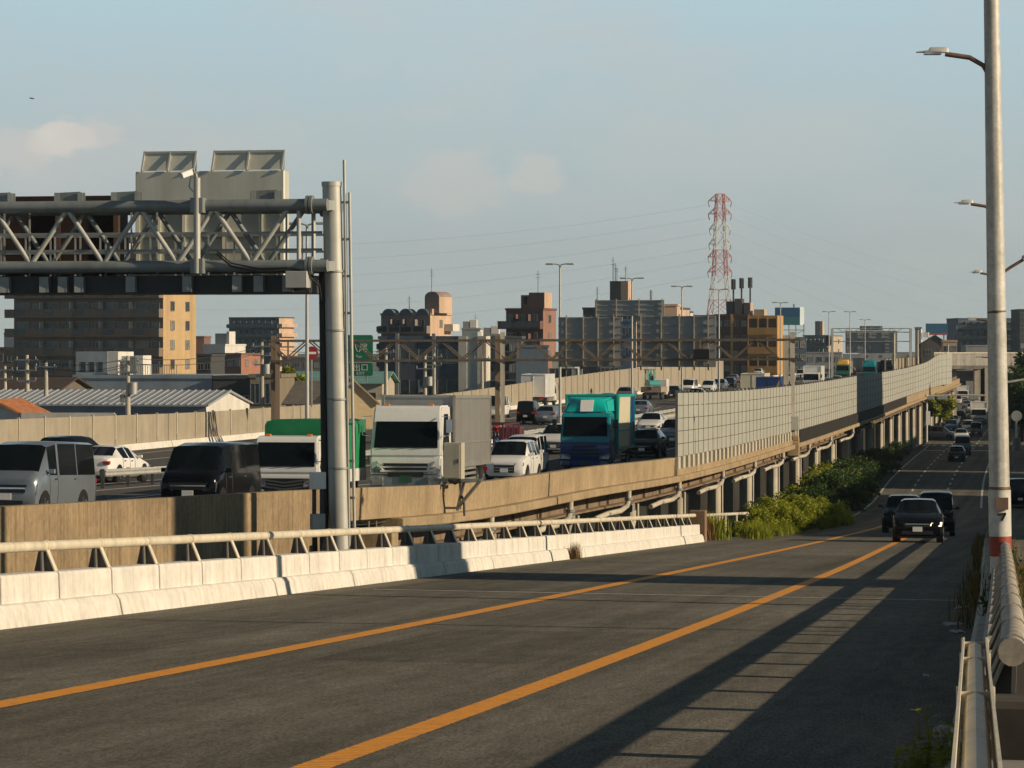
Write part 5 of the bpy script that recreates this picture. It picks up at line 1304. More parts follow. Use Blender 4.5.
gable('warehouse', 'long warehouse with a pale corrugated metal roof and a white sunlit gable', -40, 206, 406, 393, 226, 10.5, 13, wallm('warehouse_blue',(0.20,0.235,0.28),rough=0.6), mat('pale_metal_roof',(0.42,0.45,0.48),0.45,0.3,var=0.08,scale=0.6), 'x', 0.25, WHW, 'warehouse', True, 5)
ORF = mat('orange_roof_tiles',(0.42,0.16,0.06),0.75,var=0.35,scale=2.2,speck=0.25,spscale=6)
r_, w, E = gable('tiled_house', 'house with an orange tiled roof at the far left, in front of the metal warehouse', -30, 20, 414, 402, 196, 6, 6, WHW, ORF, 'y', 0.5, None, 'house', False, 0)
m = MB(); m.span((0.2,-0.5,0),(6.4,-0.3,E+0.1)); m.build('garden_wall', WHW, r_)
gable('brown_house', 'dark house with a brown pitched roof left of the pale blue building', -25, 58, 389, 379, 262, 9, 8, wallm('brown_house_wall',(0.15,0.13,0.11)), mat('brown_roof',(0.06,0.042,0.032),0.8,var=0.3,scale=1.2), 'x', 0.5, None, 'house', False, 4)
block('dark_building', 'dark grey flats at the far left edge, left of the brown apartments', -30, 17, 347, 520, 8, 10, wallm('dark_flats',(0.10,0.085,0.085)), None, 'windows', 4, 3.0, 1.3, 1.2, zmin=8, seed=31)
block('grey_building', 'far pale grey block just left of the brown apartment block', 4, 14, 333, 800, 8, 4, SLT, None, 'windows', 2, 3, 1.3, 1.3, zmin=14, seed=12)
gable('shed', 'tan gabled shed half hidden by the gantry column', 330, 376, 402, 381, 225, 9, -10, wallm('shed_tan',(0.52,0.42,0.26)), mat('shed_roof',(0.30,0.24,0.16),0.7,var=0.2), 'y', 0.25, None, 'shed', False, 0)
gable('shed', 'grey roofed shed with a tan gable left of the gantry column', 286, 327, 404, 383, 240, 9, 10, wallm('shed_tan2',(0.46,0.36,0.22)), mat('grey_roof',(0.15,0.13,0.11),0.8,var=0.25), 'x', 0.3, None, 'shed', False, 0)
gable('teal_roof_house', 'house with a pale teal hipped roof behind the green direction sign', 284, 382, 383, 373, 300, 10, 5, wallm('cream_house',(0.42,0.38,0.3)), mat('teal_roof',(0.14,0.29,0.27),0.7,var=0.2,scale=0.8), 'x', 0.5, None, 'house', False, 4)
# 6 dark office with the white panelled end
r_, w, H = block('office_building', 'dark blue grey office with a bright white panelled end wall, behind the rusty gantry', 379, 459, 336, 350, 9, 12, DKB, None, 'strip', 4, 3.6, 1.5, 1.5, zmin=3, seed=14, roof=SLT)
m = MB(); k = 350/F; m.span((0.0,-0.3,0),(1.0,2,H)); m.span((2.25,-0.3,0),(3.3,2,H)); m.build('white_panel_wall', wallm('white_panel',(0.60,0.57,0.51)), r_)
m = MB(); m.span((1.0,-0.1,0.3),(2.25,2,H+0.5)); m.build('glass_stair', wallm('pale_glass',(0.36,0.42,0.43),rough=0.3), r_); m = MB(); m.span((1.0,-0.2,4.9),(2.25,-0.1,5.6)); m.build('green_band', SGREEN, r_)
m = MB()
for xx in (-7.6,-3.2): m.span((xx,-0.25,0),(xx+0.4,0.0,H+0.3))
m.build('pilaster', GRW, r_)
# 7 arch topped flats
r_, w, H = block('arched_flats', 'flats with three round arched gables, green roof and a peach stair tower', 381, 430, 313, 500, 9, 22, wallm('arched_wall',(0.24,0.20,0.19)), PCH, 'balcony', 4, 2.9, 1.2, 1.2, 1, zmin=9, seed=15, roof=mat('lime_roof',(0.33,0.37,0.12),0.7,var=0.15), balc='flush')
for xx in (0.16,0.51,0.85):
    m = MB(); pr = [(-w*(1-xx)+1.15*math.cos(PI*j/10), H-0.4+1.15*math.sin(PI*j/10)) for j in range(11)]; m.prism(pr, -0.3, 2.0, axis='y'); m.build('arched_gable', SLT, r_)
m = MB(); m.span((-1.6,0.2,H-0.3),(0.3,8.5,H+0.7)); m.build('stair_block', PCH, r_)
m = MB(); pr = [(1.3*math.cos(PI*j/8)-0.1, H+2.7+0.9*math.sin(PI*j/8)) for j in range(9)]+[(-1.4,H),(1.2,H)]; m.prism(pr, 1.0, 6.5, axis='y'); tw = m.build('stair_tower', wallm('tower_mauve',(0.30,0.22,0.19)), r_)
m = MB(); m.span((1.15,1.05,H),(1.24,6.45,H+2.7)); m.build('tower_side', PCH, r_)
antenna(r_, -1.0, 3, H+3.5, 4.0); antenna(r_, -w*0.62, 4, H, 3.0)
for k_ in range(3): addbox(r_, 'balcony_end', (0.05,6.0,H-3*(k_+1)),(1.6,8.8,H-3*(k_+1)+1.2), WHW)
# 8 small white roofs between
for x0,x1,y,d,l,mt in ((462,480,320,640,'white rooftop block with stepped sides left of the brick flats',GRW),(482,503,326,660,'white rooftop with two bright tanks beside the brick flats',GRW)):
    r_, w, H = block('white_building', l, x0, x1, y+8, d, 7, 5, mt, WHW, 'windows', 3, 3, 1.0, 1.2, zmin=14, seed=int(x0))
    addbox(r_, 'roof_tank', (-w*0.6,1,H),(-w*0.2,3,H+1.8), WHW, 0.1); addbox(r_, 'stair_house', (-w*0.98,1,H),(-w*0.65,4,H+1.4), GRW); antenna(r_, -w*0.3, 2, H, 3)
block('dark_building', 'dark low block between the white panelled wall and the rusty column', 488, 521, 336, 420, 8, 4, DKB, None, 'balcony', 3, 2.9, 1.2, zmin=6, seed=17, balc='flush')
block('grey_building', 'slate grey block under the overhead sign, right of the rusty middle column', 516, 548, 345, 400, 8, 0, SLT, None, 'none', 2, zmin=6)
# 9 red brick flats
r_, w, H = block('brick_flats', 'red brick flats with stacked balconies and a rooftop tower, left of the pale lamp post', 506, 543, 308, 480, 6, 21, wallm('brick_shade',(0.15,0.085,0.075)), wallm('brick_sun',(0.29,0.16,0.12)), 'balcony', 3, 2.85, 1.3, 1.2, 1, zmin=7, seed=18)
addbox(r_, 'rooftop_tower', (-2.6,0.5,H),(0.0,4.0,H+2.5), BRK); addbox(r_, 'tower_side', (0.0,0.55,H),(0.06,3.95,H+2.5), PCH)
m = MB(); m.span((-4.0,0.6,H+1.8),(-2.6,2.5,H+2.1)); m.span((-4.0,0.6,H),(-3.6,2.5,H+1.8)); m.span((-2.9,0.6,H),(-2.6,2.5,H+1.8)); m.span((-4.0,0.6,H),(-2.6,2.5,H+0.6)); m.build('open_frame', BRK, r_)
antenna(r_, -1.6, 2, H+2.5, 3.5)
block('white_building', 'narrow white house with a blue lower front, in the gap between the dark signs', 618, 636, 319, 430, 6, 14, wallm('blue_front',(0.13,0.19,0.27)), PCH, 'windows', 2, 2.8, 0.8, 1.0, zmin=9, seed=44, side_cols=2)
# 10 wide dark building with lit tower and masts
r_, w, H = block('office_building', 'wide dark office with a sunlit rooftop tower and masts, above the overhead sign', 583, 672, 307, 520, 12, 18, wallm('dark_office',(0.085,0.085,0.09)), PCH, 'strip', 6, 3.4, 1.4, 1.4, zmin=12, seed=19)
k = 520/F
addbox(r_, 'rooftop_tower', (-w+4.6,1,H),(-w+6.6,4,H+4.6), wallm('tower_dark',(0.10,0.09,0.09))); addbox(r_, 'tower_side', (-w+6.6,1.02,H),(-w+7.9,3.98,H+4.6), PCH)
for xx, hh in ((4.9,4.2),(5.3,3.2),(5.6,2.4),(7.2,2.6)): antenna(r_, -w+xx, 2, H+4.6, hh, 0.07)
antenna(r_, -w+2.0, 2, H, 3.6); antenna(r_, -w+11.8, 2, H, 3.0, 0.2)
block('peach_house', 'small peach house with an open dark window at the right end of the wide office', 664, 677, 304, 500, 6, 8, PCH, None, 'windows', 1, 3.6, 1.2, 1.2, zmin=17, seed=20)
block('white_building', 'white cube beside a lamp post, right of the peach house', 679, 690, 311, 560, 5, 10, SLT, WHW, 'none', 1, zmin=12)
block('grey_building', 'flat dark roof line between the white cube and the tower', 688, 722, 315, 620, 8, 5, DKW, None, 'windows', 4, 3, 1.2, 1.2, zmin=14, seed=21)
# 11 brown and orange block with cell masts
r_, w, H = block('orange_flats', 'tall brown block with glowing orange balconies and a crown of phone masts', 715, 748, 314, 580, 8, 14, wallm('brown_flats',(0.11,0.055,0.045)), None, 'windows', 4, 2.9, 0.9, 1.0, zmin=7, seed=22)
o_ = MB(); wO = 5.8
m = MB(); m.span((0.0,-0.4,0),(wO,7,H-0.3)); m.build('orange_wing', YEL, r_)
for kf in range(6):
    z = H-0.3-3.7*(kf+1)
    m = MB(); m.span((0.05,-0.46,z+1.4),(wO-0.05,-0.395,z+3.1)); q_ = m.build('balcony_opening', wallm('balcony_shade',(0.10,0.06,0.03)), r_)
    m = MB()
    for xx in (0.0,1.9,3.75,wO-0.2): m.span((xx,-0.62,z+0.05),(xx+0.22,-0.47,z+3.5))
    m.span((0.0,-0.75,z),(wO,-0.47,z+1.3)); m.build('balcony', YEL, r_)
addbox(r_, 'rooftop_block', (1.0,1,H-0.3),(3.0,4,H+0.9), TANW); m = MB(); m.span((-3.4,-0.2,3.0),(-2.9,0.0,H)); m.build('orange_stripe', YEL, r_)
for xx, hh in ((-3.2,6.8),(-1.6,7.0),(0.1,7.1)):
    m = MB(); m.tube([(xx,2,H),(xx,2,H+hh)],0.17,8); m.tube([(xx,2,H+hh-2.0),(xx,2,H+hh)],0.45,8); m.build('phone_mast', DKST, r_)
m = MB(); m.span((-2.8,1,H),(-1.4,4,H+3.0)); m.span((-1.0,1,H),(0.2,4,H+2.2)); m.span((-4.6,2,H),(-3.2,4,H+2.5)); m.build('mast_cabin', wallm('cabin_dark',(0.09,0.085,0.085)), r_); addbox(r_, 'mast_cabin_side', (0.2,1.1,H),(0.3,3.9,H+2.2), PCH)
# 12 blue billboard and white building below
bb = thing('billboard', 'blue and white rooftop billboard right of the orange flats', 'billboard', W(780,330,650))
k = 650/F
BBL = mat('billboard_blue',(0.012,0.065,0.16),0.5,var=0.1); BTE = mat('billboard_teal',(0.02,0.12,0.14),0.5,var=0.1)
m = MB(); m.span((-1.0*k*5,0,5*k+8*k),(20*k,0.4,22.5*k)); m.build('blue_board', BBL, bb); m = MB(); m.span((0,0,5*k),(20*k,0.4,13*k)); m.build('teal_board', BTE, bb)
m = MB(); m.add([(20*k,0,5*k),(25.5*k,3,5*k),(25.5*k,3,23*k),(20*k,0,23*k),(20*k,0.4,5*k),(25.2*k,3.3,5*k),(25.2*k,3.3,23*k),(20*k,0.4,23*k)],[(0,1,2,3),(7,6,5,4),(0,4,5,1),(1,5,6,2),(2,6,7,3),(3,7,4,0)]); m.build('side_board', wallm('board_pale',(0.50,0.60,0.66)), bb)
m = MB()
for xx in (2,9,16,24): m.bar((xx*k,0.3,-14*k),(xx*k,0.3,6*k),0.18)
m.bar((0,0.3,0),(25*k,0.3,0),0.15); m.bar((0,0.3,-10*k),(25*k,0.3,0),0.12); m.build('frame', GALV, bb)
m = MB(); m.tube([(14*k,0.2,22.5*k),(14*k,0.2,26*k)],0.15,6); m.build('lamp', DKST, bb)
block('white_building', 'white office with small square windows under the blue billboard', 779, 806, 337, 660, 8, 6, SLT, None, 'windows', 4, 2.8, 0.9, 1.2, zmin=5, seed=24, frame=WHW)
m = bpy.data.objects['white_building.004'] if 'white_building.004' in bpy.data.objects else None
block('grey_flats', 'long grey flats with a lit pale end, far behind the blue billboard', 803, 828, 335, 900, 18, 20, wallm('grey_flats_wall',(0.17,0.18,0.20)), wallm('flats_end',(0.50,0.42,0.33)), 'balcony', 6, 3, 1.3, 1.2, 2, zmin=8, seed=25, balc='flush')
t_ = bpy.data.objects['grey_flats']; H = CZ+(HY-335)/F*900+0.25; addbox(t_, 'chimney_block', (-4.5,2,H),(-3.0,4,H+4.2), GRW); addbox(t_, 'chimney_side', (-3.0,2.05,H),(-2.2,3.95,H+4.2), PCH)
# 13 behind far gantry
block('white_tower', 'narrow white stair tower left of the red and blue billboard', 915, 921, 327, 620, 5, 10, GRW, WHW, 'none', 1, zmin=10)
t_ = bpy.data.objects['white_tower']
for kf in range(4): addbox(t_, 'landing', (0.3,1,8.2+1.9*kf),(1.5,4.5,9.2+1.9*kf), WHW)
b2 = thing('billboard', 'blue billboard with a red lower edge standing on a dark roof', 'billboard', W(926,335,640)); k = 640/F
m = MB(); m.span((0,0,1.8*k),(21.5*k,0.5,11.5*k)); m.build('blue_board', mat('board_blue2',(0.02,0.10,0.19),0.5,var=0.08), b2); m = MB(); m.span((0,-0.03,0),(21.5*k,0.5,1.8*k)); m.build('red_board', mat('board_red2',(0.33,0.05,0.06),0.5,var=0.08), b2)
for xx in (3,10,18): m = MB(); m.bar((xx*k,0.3,-6*k),(xx*k,0.3,0),0.3); m.build('leg', GALV, b2)
gable('dark_roof_house', 'dark house with a pitched roof below the red and blue billboard', 921, 950, 345, 336, 600, 8, 5, wallm('dark_house',(0.085,0.08,0.08)), mat('dark_roof',(0.05,0.045,0.045),0.8,var=0.2), 'y', 0.5, None, 'house', False, 2)
block('tan_house', 'tan house with wide windows between the billboard and the long slate block', 943, 957, 340, 560, 7, 6, wallm('peach_house_wall',(0.50,0.36,0.25)), None, 'windows', 2, 2.6, 1.0, 0.9, zmin=7, seed=27)
# 14 long slate block and the tower at the right edge
r_, w, H = block('apartment_block', 'wide slate blue apartment block behind the flyover, crossed by the thick lamp post', 958, 1019, 318, 900, 16, -4, SLT, None, 'balcony', 9, 3.0, 1.5, zmin=8, seed=28, balc='x')
block('dark_tower', 'dark tower block cut by the right edge of the picture', 1019.5, 1050, 309, 880, 15, 0, wallm('dark_tower_wall',(0.05,0.052,0.06)), None, 'windows', 4, 3, 1.4, 1.3, zmin=8, seed=29)
block('warehouse_office', 'low white sided hall behind the flyover arm, before the slate block', 966, 991, 345, 700, 10, 2, GRW, None, 'strip', 3, 4, 1.5, 1.2, zmin=9, seed=33)
# more low roofs that fill the skyline
low = [(556,582,352,440,GRW,'grey shed below the overhead sign, left part'),(552,575,357,345,wallm('mint_wall',(0.42,0.45,0.38)),'pale mint hut on the sound wall line left of the teal truck'),(600,640,359,440,wallm('blue_hut',(0.12,0.20,0.28)),'low blue hut below the overhead sign, behind the excavator'),
       (646,662,358,470,wallm('orange_hut',(0.55,0.28,0.12)),'small orange hut behind the excavator'),(664,700,356,490,GRW,'low grey roof left of the tall lamp post in line with the tower'),(860,915,352,1300,wallm('hazy_wall',(0.28,0.29,0.30)),'low hazy building behind the far gantry'),
       (806,842,352,780,GRW,'low pale hall left of the far gantry'),(722,760,361,600,TANW,'tan shed at the foot of the orange flats'),(950,1000,378,700,DKW,'dark building in the shade under the flyover'),(320,382,372,420,GRW,'grey block behind the green direction sign'),(440,470,352,520,GRW,'small grey block behind the office roof'),(282,322,357,700,wallm('hazy_dark',(0.12,0.12,0.13)),'dark far row of roofs left of the gantry column')]
for i, (x0,x1,y,d,mt,l) in enumerate(low): block('low_building', l, x0, x1, y, d, 8, 5, mt, None, 'windows', 4, 3, 1.2, 1.1, zmin=4, seed=40+i, group=None)
# blocks on the sunny side of the road, whose shade falls across it
def shade(label, s0, s1, t, top, depth=12, mt=GRW):
    p = RD(s0, t, -0.25); root = thing('roadside_building', label, 'building', p, -TH)
    L_ = s1-s0; m = MB(); m.span((0,0,0),(depth,L_,top)); m.build('wall', mt, root)
    m = MB(); m.span((-0.15,-0.15,top),(depth+0.15,L_+0.15,top+0.4)); m.build('roof', DKW, root)
    z = top-2.8
    while z > 1:
        s_ = MB(); s_.span((-0.06,0.6,z),(0.02,L_-0.6,z+1.4)); s_.build('window_strip', WDK, root); z -= 3.1
shade('slender tall block on the right of the road, outside the picture', 47.3, 51.9, -28, 25.5, 3, TANW)
shade('first long block on the right of the road, outside the picture', 112, 221, -24, 15.8, 12, GRW)
shade('tall block on the right of the road, outside the picture', 232, 264, -28, 27, 12, TANW)
shade('second long block on the right of the road, outside the picture', 269.5, 345, -24, 15.6, 12, BRK)
shade('third long block on the right of the road, outside the picture', 360, 560, -24, 14.5, 12, GRW)
# ------------------------------------------------------------------ vegetation
def leafmat(name, col, var=0.5, tr=0.35):
    m = bpy.data.materials.new(name); m.use_nodes = True; nt = m.node_tree; L = nt.links.new
    b = nt.nodes['Principled BSDF']; out = nt.nodes['Material Output']
    b.inputs['Roughness'].default_value = 0.55; b.inputs['Specular IOR Level'].default_value = 0.3
    pos = nn(nt, 'ShaderNodeNewGeometry').outputs['Position']
    t = nn(nt, 'ShaderNodeTexNoise', i_Scale=1.7, i_Detail=4.0, i_Roughness=0.7); L(pos, t.inputs['Vector'])
    r = nn(nt, 'ShaderNodeMapRange'); r.inputs['From Min'].default_value = 0.3; r.inputs['From Max'].default_value = 0.7; L(t.outputs['Fac'], r.inputs['Value'])
    mx = nn(nt, 'ShaderNodeMix', data_type='RGBA'); L(r.outputs['Result'], mx.inputs['Factor'])
    mx.inputs['A'].default_value = (col[0]*(1-var), col[1]*(1-var*0.8), col[2]*(1-var), 1); mx.inputs['B'].default_value = (col[0]*(1+var), col[1]*(1+var*0.7), col[2]*(1+var*0.4), 1)
    L(mx.outputs['Result'], b.inputs['Base Color'])
    td = nn(nt, 'ShaderNodeBsdfTranslucent'); L(mx.outputs['Result'], td.inputs['Color'])
    ms_ = nn(nt, 'ShaderNodeMixShader'); ms_.inputs[0].default_value = tr; L(b.outputs[0], ms_.inputs[1]); L(td.outputs[0], ms_.inputs[2]); L(ms_.outputs[0], out.inputs['Surface'])
    return m
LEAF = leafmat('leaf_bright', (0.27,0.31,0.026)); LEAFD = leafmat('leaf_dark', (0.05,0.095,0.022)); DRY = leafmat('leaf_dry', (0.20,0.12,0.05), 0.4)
BARK = mat('bark', (0.07,0.05,0.035), 0.9, var=0.3, scale=5)
def leaves(mb, c, rad, n, size, rnd, mi=0, core=0.35):
    """leaf clusters: small folded quads spread through an uneven volume made of sub-clumps"""
    clumps = []
    for _ in range(max(4, n//190)):
        v = Vector((rnd.gauss(0,1), rnd.gauss(0,1), rnd.gauss(0,1))).normalized()*(rnd.uniform(core,1.0))
        clumps.append((Vector((c[0]+v.x*rad[0], c[1]+v.y*rad[1], c[2]+v.z*rad[2])), rnd.uniform(0.20,0.42)))
    for _ in range(n):
        cc, k = rnd.choice(clumps); rr = min(rad)*k*(0.7+0.9*((cc.x*7.3+cc.y*3.1) % 1.0))
        v = Vector((rnd.gauss(0,1), rnd.gauss(0,1), rnd.gauss(0,0.8))).normalized()*rr*rnd.random()**0.4
        p = cc+v; s = size*rnd.uniform(0.6,1.5)
        if p.z < 0.03: p.z = rnd.uniform(0.03, 0.3)
        a = Vector((rnd.gauss(0,1), rnd.gauss(0,1), rnd.gauss(0,0.6))).normalized(); b = a.cross(Vector((rnd.gauss(0,1),rnd.gauss(0,1),rnd.gauss(0,1)))).normalized()
        mb.add([p-a*s, p+b*s*0.45, p+a*s, p-b*s*0.45], [(0,1,2,3)], mi)
def bladeclump(mb, c, n, h, spread, rnd, w=0.02, mi=0):
    for _ in range(n):
        x = c[0]+rnd.gauss(0,spread); y = c[1]+rnd.gauss(0,spread); hh = h*rnd.uniform(0.5,1.1); a = rnd.uniform(0,2*PI); ln = rnd.uniform(0.1,0.5)*hh
        d = Vector((math.cos(a),math.sin(a),0)); q = Vector((-d.y,d.x,0))*w; p = Vector((x,y,c[2]))
        m1 = p+d*ln*0.35+Vector((0,0,hh*0.6)); t = p+d*ln+Vector((0,0,hh))
        mb.add([p-q, p+q, m1+q*0.7, m1-q*0.7, t], [(0,1,2,3),(3,2,4)], mi)
def shrub_proto(seed, r, h, n, size, m):
    rnd = random.Random(seed); root = thing('shrub', 'x', 'shrub')
    mb = MB(); leaves(mb, (0,0,h*0.5), (r,r,h*0.48), n, size, rnd); leaves(mb, (0,0,h*0.3), (r*1.1,r*1.1,h*0.3), n//3, size, rnd)
    mb.build('foliage', m, root)
    sm = MB()
    for k in range(6):
        a = rnd.uniform(0,2*PI); sm.tube([(0,0,-0.2),(math.cos(a)*r*0.3,math.sin(a)*r*0.3,h*0.4),(math.cos(a)*r*0.6,math.sin(a)*r*0.6,h*0.75)],[0.035,0.022,0.01],5)
    sm.build('stem', BARK, root)
    return root
def weed_proto(seed, h, n, m, name='weed_clump'):
    rnd = random.Random(seed); root = thing(name, 'x', 'weeds'); mb = MB(); bladeclump(mb, (0,0,0), n, h, h*0.22, rnd, 0.016); leaves(mb, (0,0,h*0.4), (h*0.4,h*0.4,h*0.35), n//2, 0.06, rnd)
    mb.build('foliage', m, root); return root
protos = [shrub_proto(11,1.5,1.9,5200,0.075,LEAF), shrub_proto(12,1.4,2.3,5200,0.075,LEAF), shrub_proto(13,1.6,2.8,5200,0.085,LEAFD), shrub_proto(14,1.2,1.5,4600,0.07,LEAF)]
rnd = random.Random(5); used = set()
def shrub(k, s, t, sc, label, rz=None):
    p = RD(s, t, 0); zt_ = roadz(s)-0.12
    p.z = zt_ if t < edge_l(s)+1.5 else zt_ + (gz(s)-zt_)*min(1, (t-edge_l(s)-0.4)/(17.1-edge_l(s)-0.4))
    a = rnd.uniform(0, 6.28) if rz is None else rz
    if k not in used:
        used.add(k); o = protos[k]; o.location = p; o.rotation_euler = (0,0,a); o['label'] = label; o['group'] = 'bushes along the slip road'
    else: o = dup(protos[k], p, a, label, 'bushes along the slip road')
    o.scale = (sc, sc, sc)
L1_ = 'bright green sunlit bush beside the road, just past the end of the white barrier'
L2_ = 'green bush at the foot of the bridge piers, in the middle of the roadside thicket'
L3_ = 'dark green bush in the shade at the far end of the roadside thicket'
# the thicket runs along the left edge of the slip road
for x, s, sc, k in ((743,114,.62,3),(752,118,.85,0),(762,119,.75,3),(770,124,.95,1),(782,127,.9,0),(790,131,.85,3),(797,134,1.0,1),(806,139,.95,0),(815,145,.95,3),(822,150,.95,1),(830,158,.95,0),(836,166,.9,3),(760,125,.7,1),(776,134,.85,0),(800,150,1.0,1)):
    shrub(k, s, (1067-x)*(0.983*s+2.2)/3050, sc*0.78, L1_ if s < 132 else L2_)
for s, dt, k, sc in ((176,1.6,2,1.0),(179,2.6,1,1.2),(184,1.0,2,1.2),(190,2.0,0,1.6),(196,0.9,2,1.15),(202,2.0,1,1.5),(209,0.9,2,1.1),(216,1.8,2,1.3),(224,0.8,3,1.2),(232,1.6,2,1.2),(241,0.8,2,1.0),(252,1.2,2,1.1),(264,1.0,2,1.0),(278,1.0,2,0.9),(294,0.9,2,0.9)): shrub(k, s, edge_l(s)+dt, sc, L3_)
# weeds at the end of the barrier, along the median and by the near rail
wp = weed_proto(21, 1.0, 260, LEAF); wd = weed_proto(22, 0.8, 200, DRY, 'dry_weed')
used_w = False
wp.location = RD(104.5, edge_l(104.5)+0.15, roadz(102.3)-0.1); wp['label'] = 'tall bright grass tuft right beside the brown end post of the white barrier'
wd.location = RD(102.6, edge_l(102.6)+0.3, roadz(99.8)-0.1); wd['label'] = 'reddish dry weeds at the foot of the brown end post'
dup(wd, RD(71, edge_l(71)-0.12, roadz(71)-0.02), 1.0, 'brown withered weed tuft growing at the foot of the white kerb', scale=(0.35,0.35,0.55))
rnd = random.Random(19)
WL = ['tall grass among the bright bushes past the end of the white barrier', 'tall grass at the far end of the sunlit bushes']
for i in range(26):
    x = 735+i*4.0; s = 108+i*2.3+rnd.uniform(-2,2); tt = (1067-x)*(0.983*s+2.2)/3050-rnd.uniform(0.3,1.0)
    dup(wp, RD(s, tt, roadz(s)-0.1), rnd.uniform(0,6), WL[0] if i < 13 else WL[1], 'grass clumps in the roadside thicket', scale=(rnd.uniform(0.7,1.2),)*2+(rnd.uniform(0.5,1.1),))
rnd = random.Random(9)
mm = MB()
for k in range(70):
    s = rnd.uniform(24, 150); t = edge_r(s)+rnd.uniform(-0.75,-0.32); h = rnd.uniform(0.25,0.75); p = RD(s,t,roadz(s)-0.06); bladeclump(mm, p, 26, h, 0.14, rnd, 0.014); 
    q = MB(); leaves(q, (0,0,h*0.5), (0.25,0.25,h*0.5), 40, 0.06, rnd); mm.add([Vector(v)+p for v in q.v], q.f)
for k in range(60):
    s = rnd.uniform(34, 110); t = edge_r(s)+rnd.uniform(-0.05,0.12); h = rnd.uniform(0.1,0.45); p = RD(s,t,roadz(s)); bladeclump(mm, p, 14, h, 0.08, rnd, 0.012)
mm.m = [(i//7)%2 for i in range(len(mm.f))]
solo('median_weeds', mm, [LEAFD, DRY], 'ragged green weeds growing along the median and right kerb', 'weeds', kind='stuff')
def tallweed(px, y, d, h, n, label, seed):
    rnd = random.Random(seed); p = W(px, y, d); p.z = roadz(s_of(p)); root = thing('weed', label, 'weed', p, group='weeds by the near guard rail')
    m = MB(); lf = MB()
    for k in range(n):
        a = rnd.uniform(0,2*PI); r = rnd.uniform(0.02,0.10); b = Vector((rnd.gauss(0,0.03),rnd.gauss(0,0.03),0)); top = b+Vector((math.cos(a)*r,math.sin(a)*r,h*rnd.uniform(0.6,1.05)))
        mid = (b+top)/2+Vector((rnd.gauss(0,.01),rnd.gauss(0,.01),0)); m.tube([b,mid,top],[0.004,0.003,0.002],5)
        for j in range(16):
            u = rnd.uniform(0.2,1.0); q = b+(top-b)*u; aa = rnd.uniform(0,2*PI); dd = Vector((math.cos(aa),math.sin(aa),rnd.uniform(-0.2,0.6))).normalized(); ss = rnd.uniform(0.03,0.075); pp = dd.cross(Vector((0,0,1))).normalized()*ss*0.32
            lf.add([q, q+dd*ss*0.5+pp, q+dd*ss, q+dd*ss*0.5-pp],[(0,1,2,3)])
    m.build('stem', LEAF, root); lf.build('leaf', LEAF, root)
for i, (px, h, n, d, l) in enumerate(((905,0.32,7,15.2,'leaning low weed at the kerb, leftmost by the near guard rail'),(928,0.50,8,15.2,'tall thin weed with open top at the kerb left of the near guard rail'),(941,0.44,11,15.0,'bushy weed at the kerb just left of the near guard rail'),(952,0.42,10,14.8,'small leafy weed between the kerb and the near guard rail'),
                                    (962,0.42,9,14.6,'weed touching the left side of the near guard rail'),(993,0.62,10,13.4,'leafy weed right of the near guard rail'),(1003,0.62,5,13.4,'thin dry stalk right of the near guard rail'),(916,0.28,9,15.6,'low sprawling weed on the road edge, second from the left'))):
    tallweed(px, 768, d, h, n, l, 60+i)
# trees at the right edge and behind the houses
def tree(name, label, x, ybase, ytop, d, rx, seed, m=LEAFD, n=5200, size=0.3):
    rnd = random.Random(seed); p = W(x, ybase, d); p.z = max(-0.25, min(p.z, 3)); H = CZ+(HY-ytop)/F*d-p.z
    root = thing(name, label, 'tree', p)
    t = MB(); t.tube([(0,0,0),(0.1,0,H*0.3),(0,0.1,H*0.62)],[0.26,0.19,0.09],8)
    for k in range(7):
        a = rnd.uniform(0,2*PI); z = H*rnd.uniform(0.25,0.5); t.tube([(0,0,z),(math.cos(a)*rx*0.4,math.sin(a)*rx*0.4,z+H*0.16),(math.cos(a)*rx*0.75,math.sin(a)*rx*0.75,z+H*0.26)],[0.1,0.07,0.02],6)
    t.build('trunk', BARK, root)
    c = MB(); leaves(c, (0,0,H*0.62), (rx,rx,H*0.38), n, size, rnd); c.build('crown', m, root)
tree('broadleaf_tree', 'dark broadleaf tree at the right edge behind the round traffic mirror', 1021, 442, 366, 330, 3.0, 71, n=6500)
tree('broadleaf_tree', 'taller dark tree behind the first one, cut by the right edge', 1036, 440, 352, 360, 3.6, 72, n=5200)
tree('broadleaf_tree', 'small sunlit tree under the flyover at the right edge', 1012, 430, 367, 420, 2.2, 73, LEAF, n=2600)
tree('small_tree', 'small tree beside the piers at the end of the grey sound wall', 939, 430, 394, 372, 1.7, 74, LEAF, n=1800)
tree('small_tree', 'thin green treetop between the rusty gantry column and the round red sign', 296, 400, 366, 300, 2.2, 75, LEAF, n=1600)
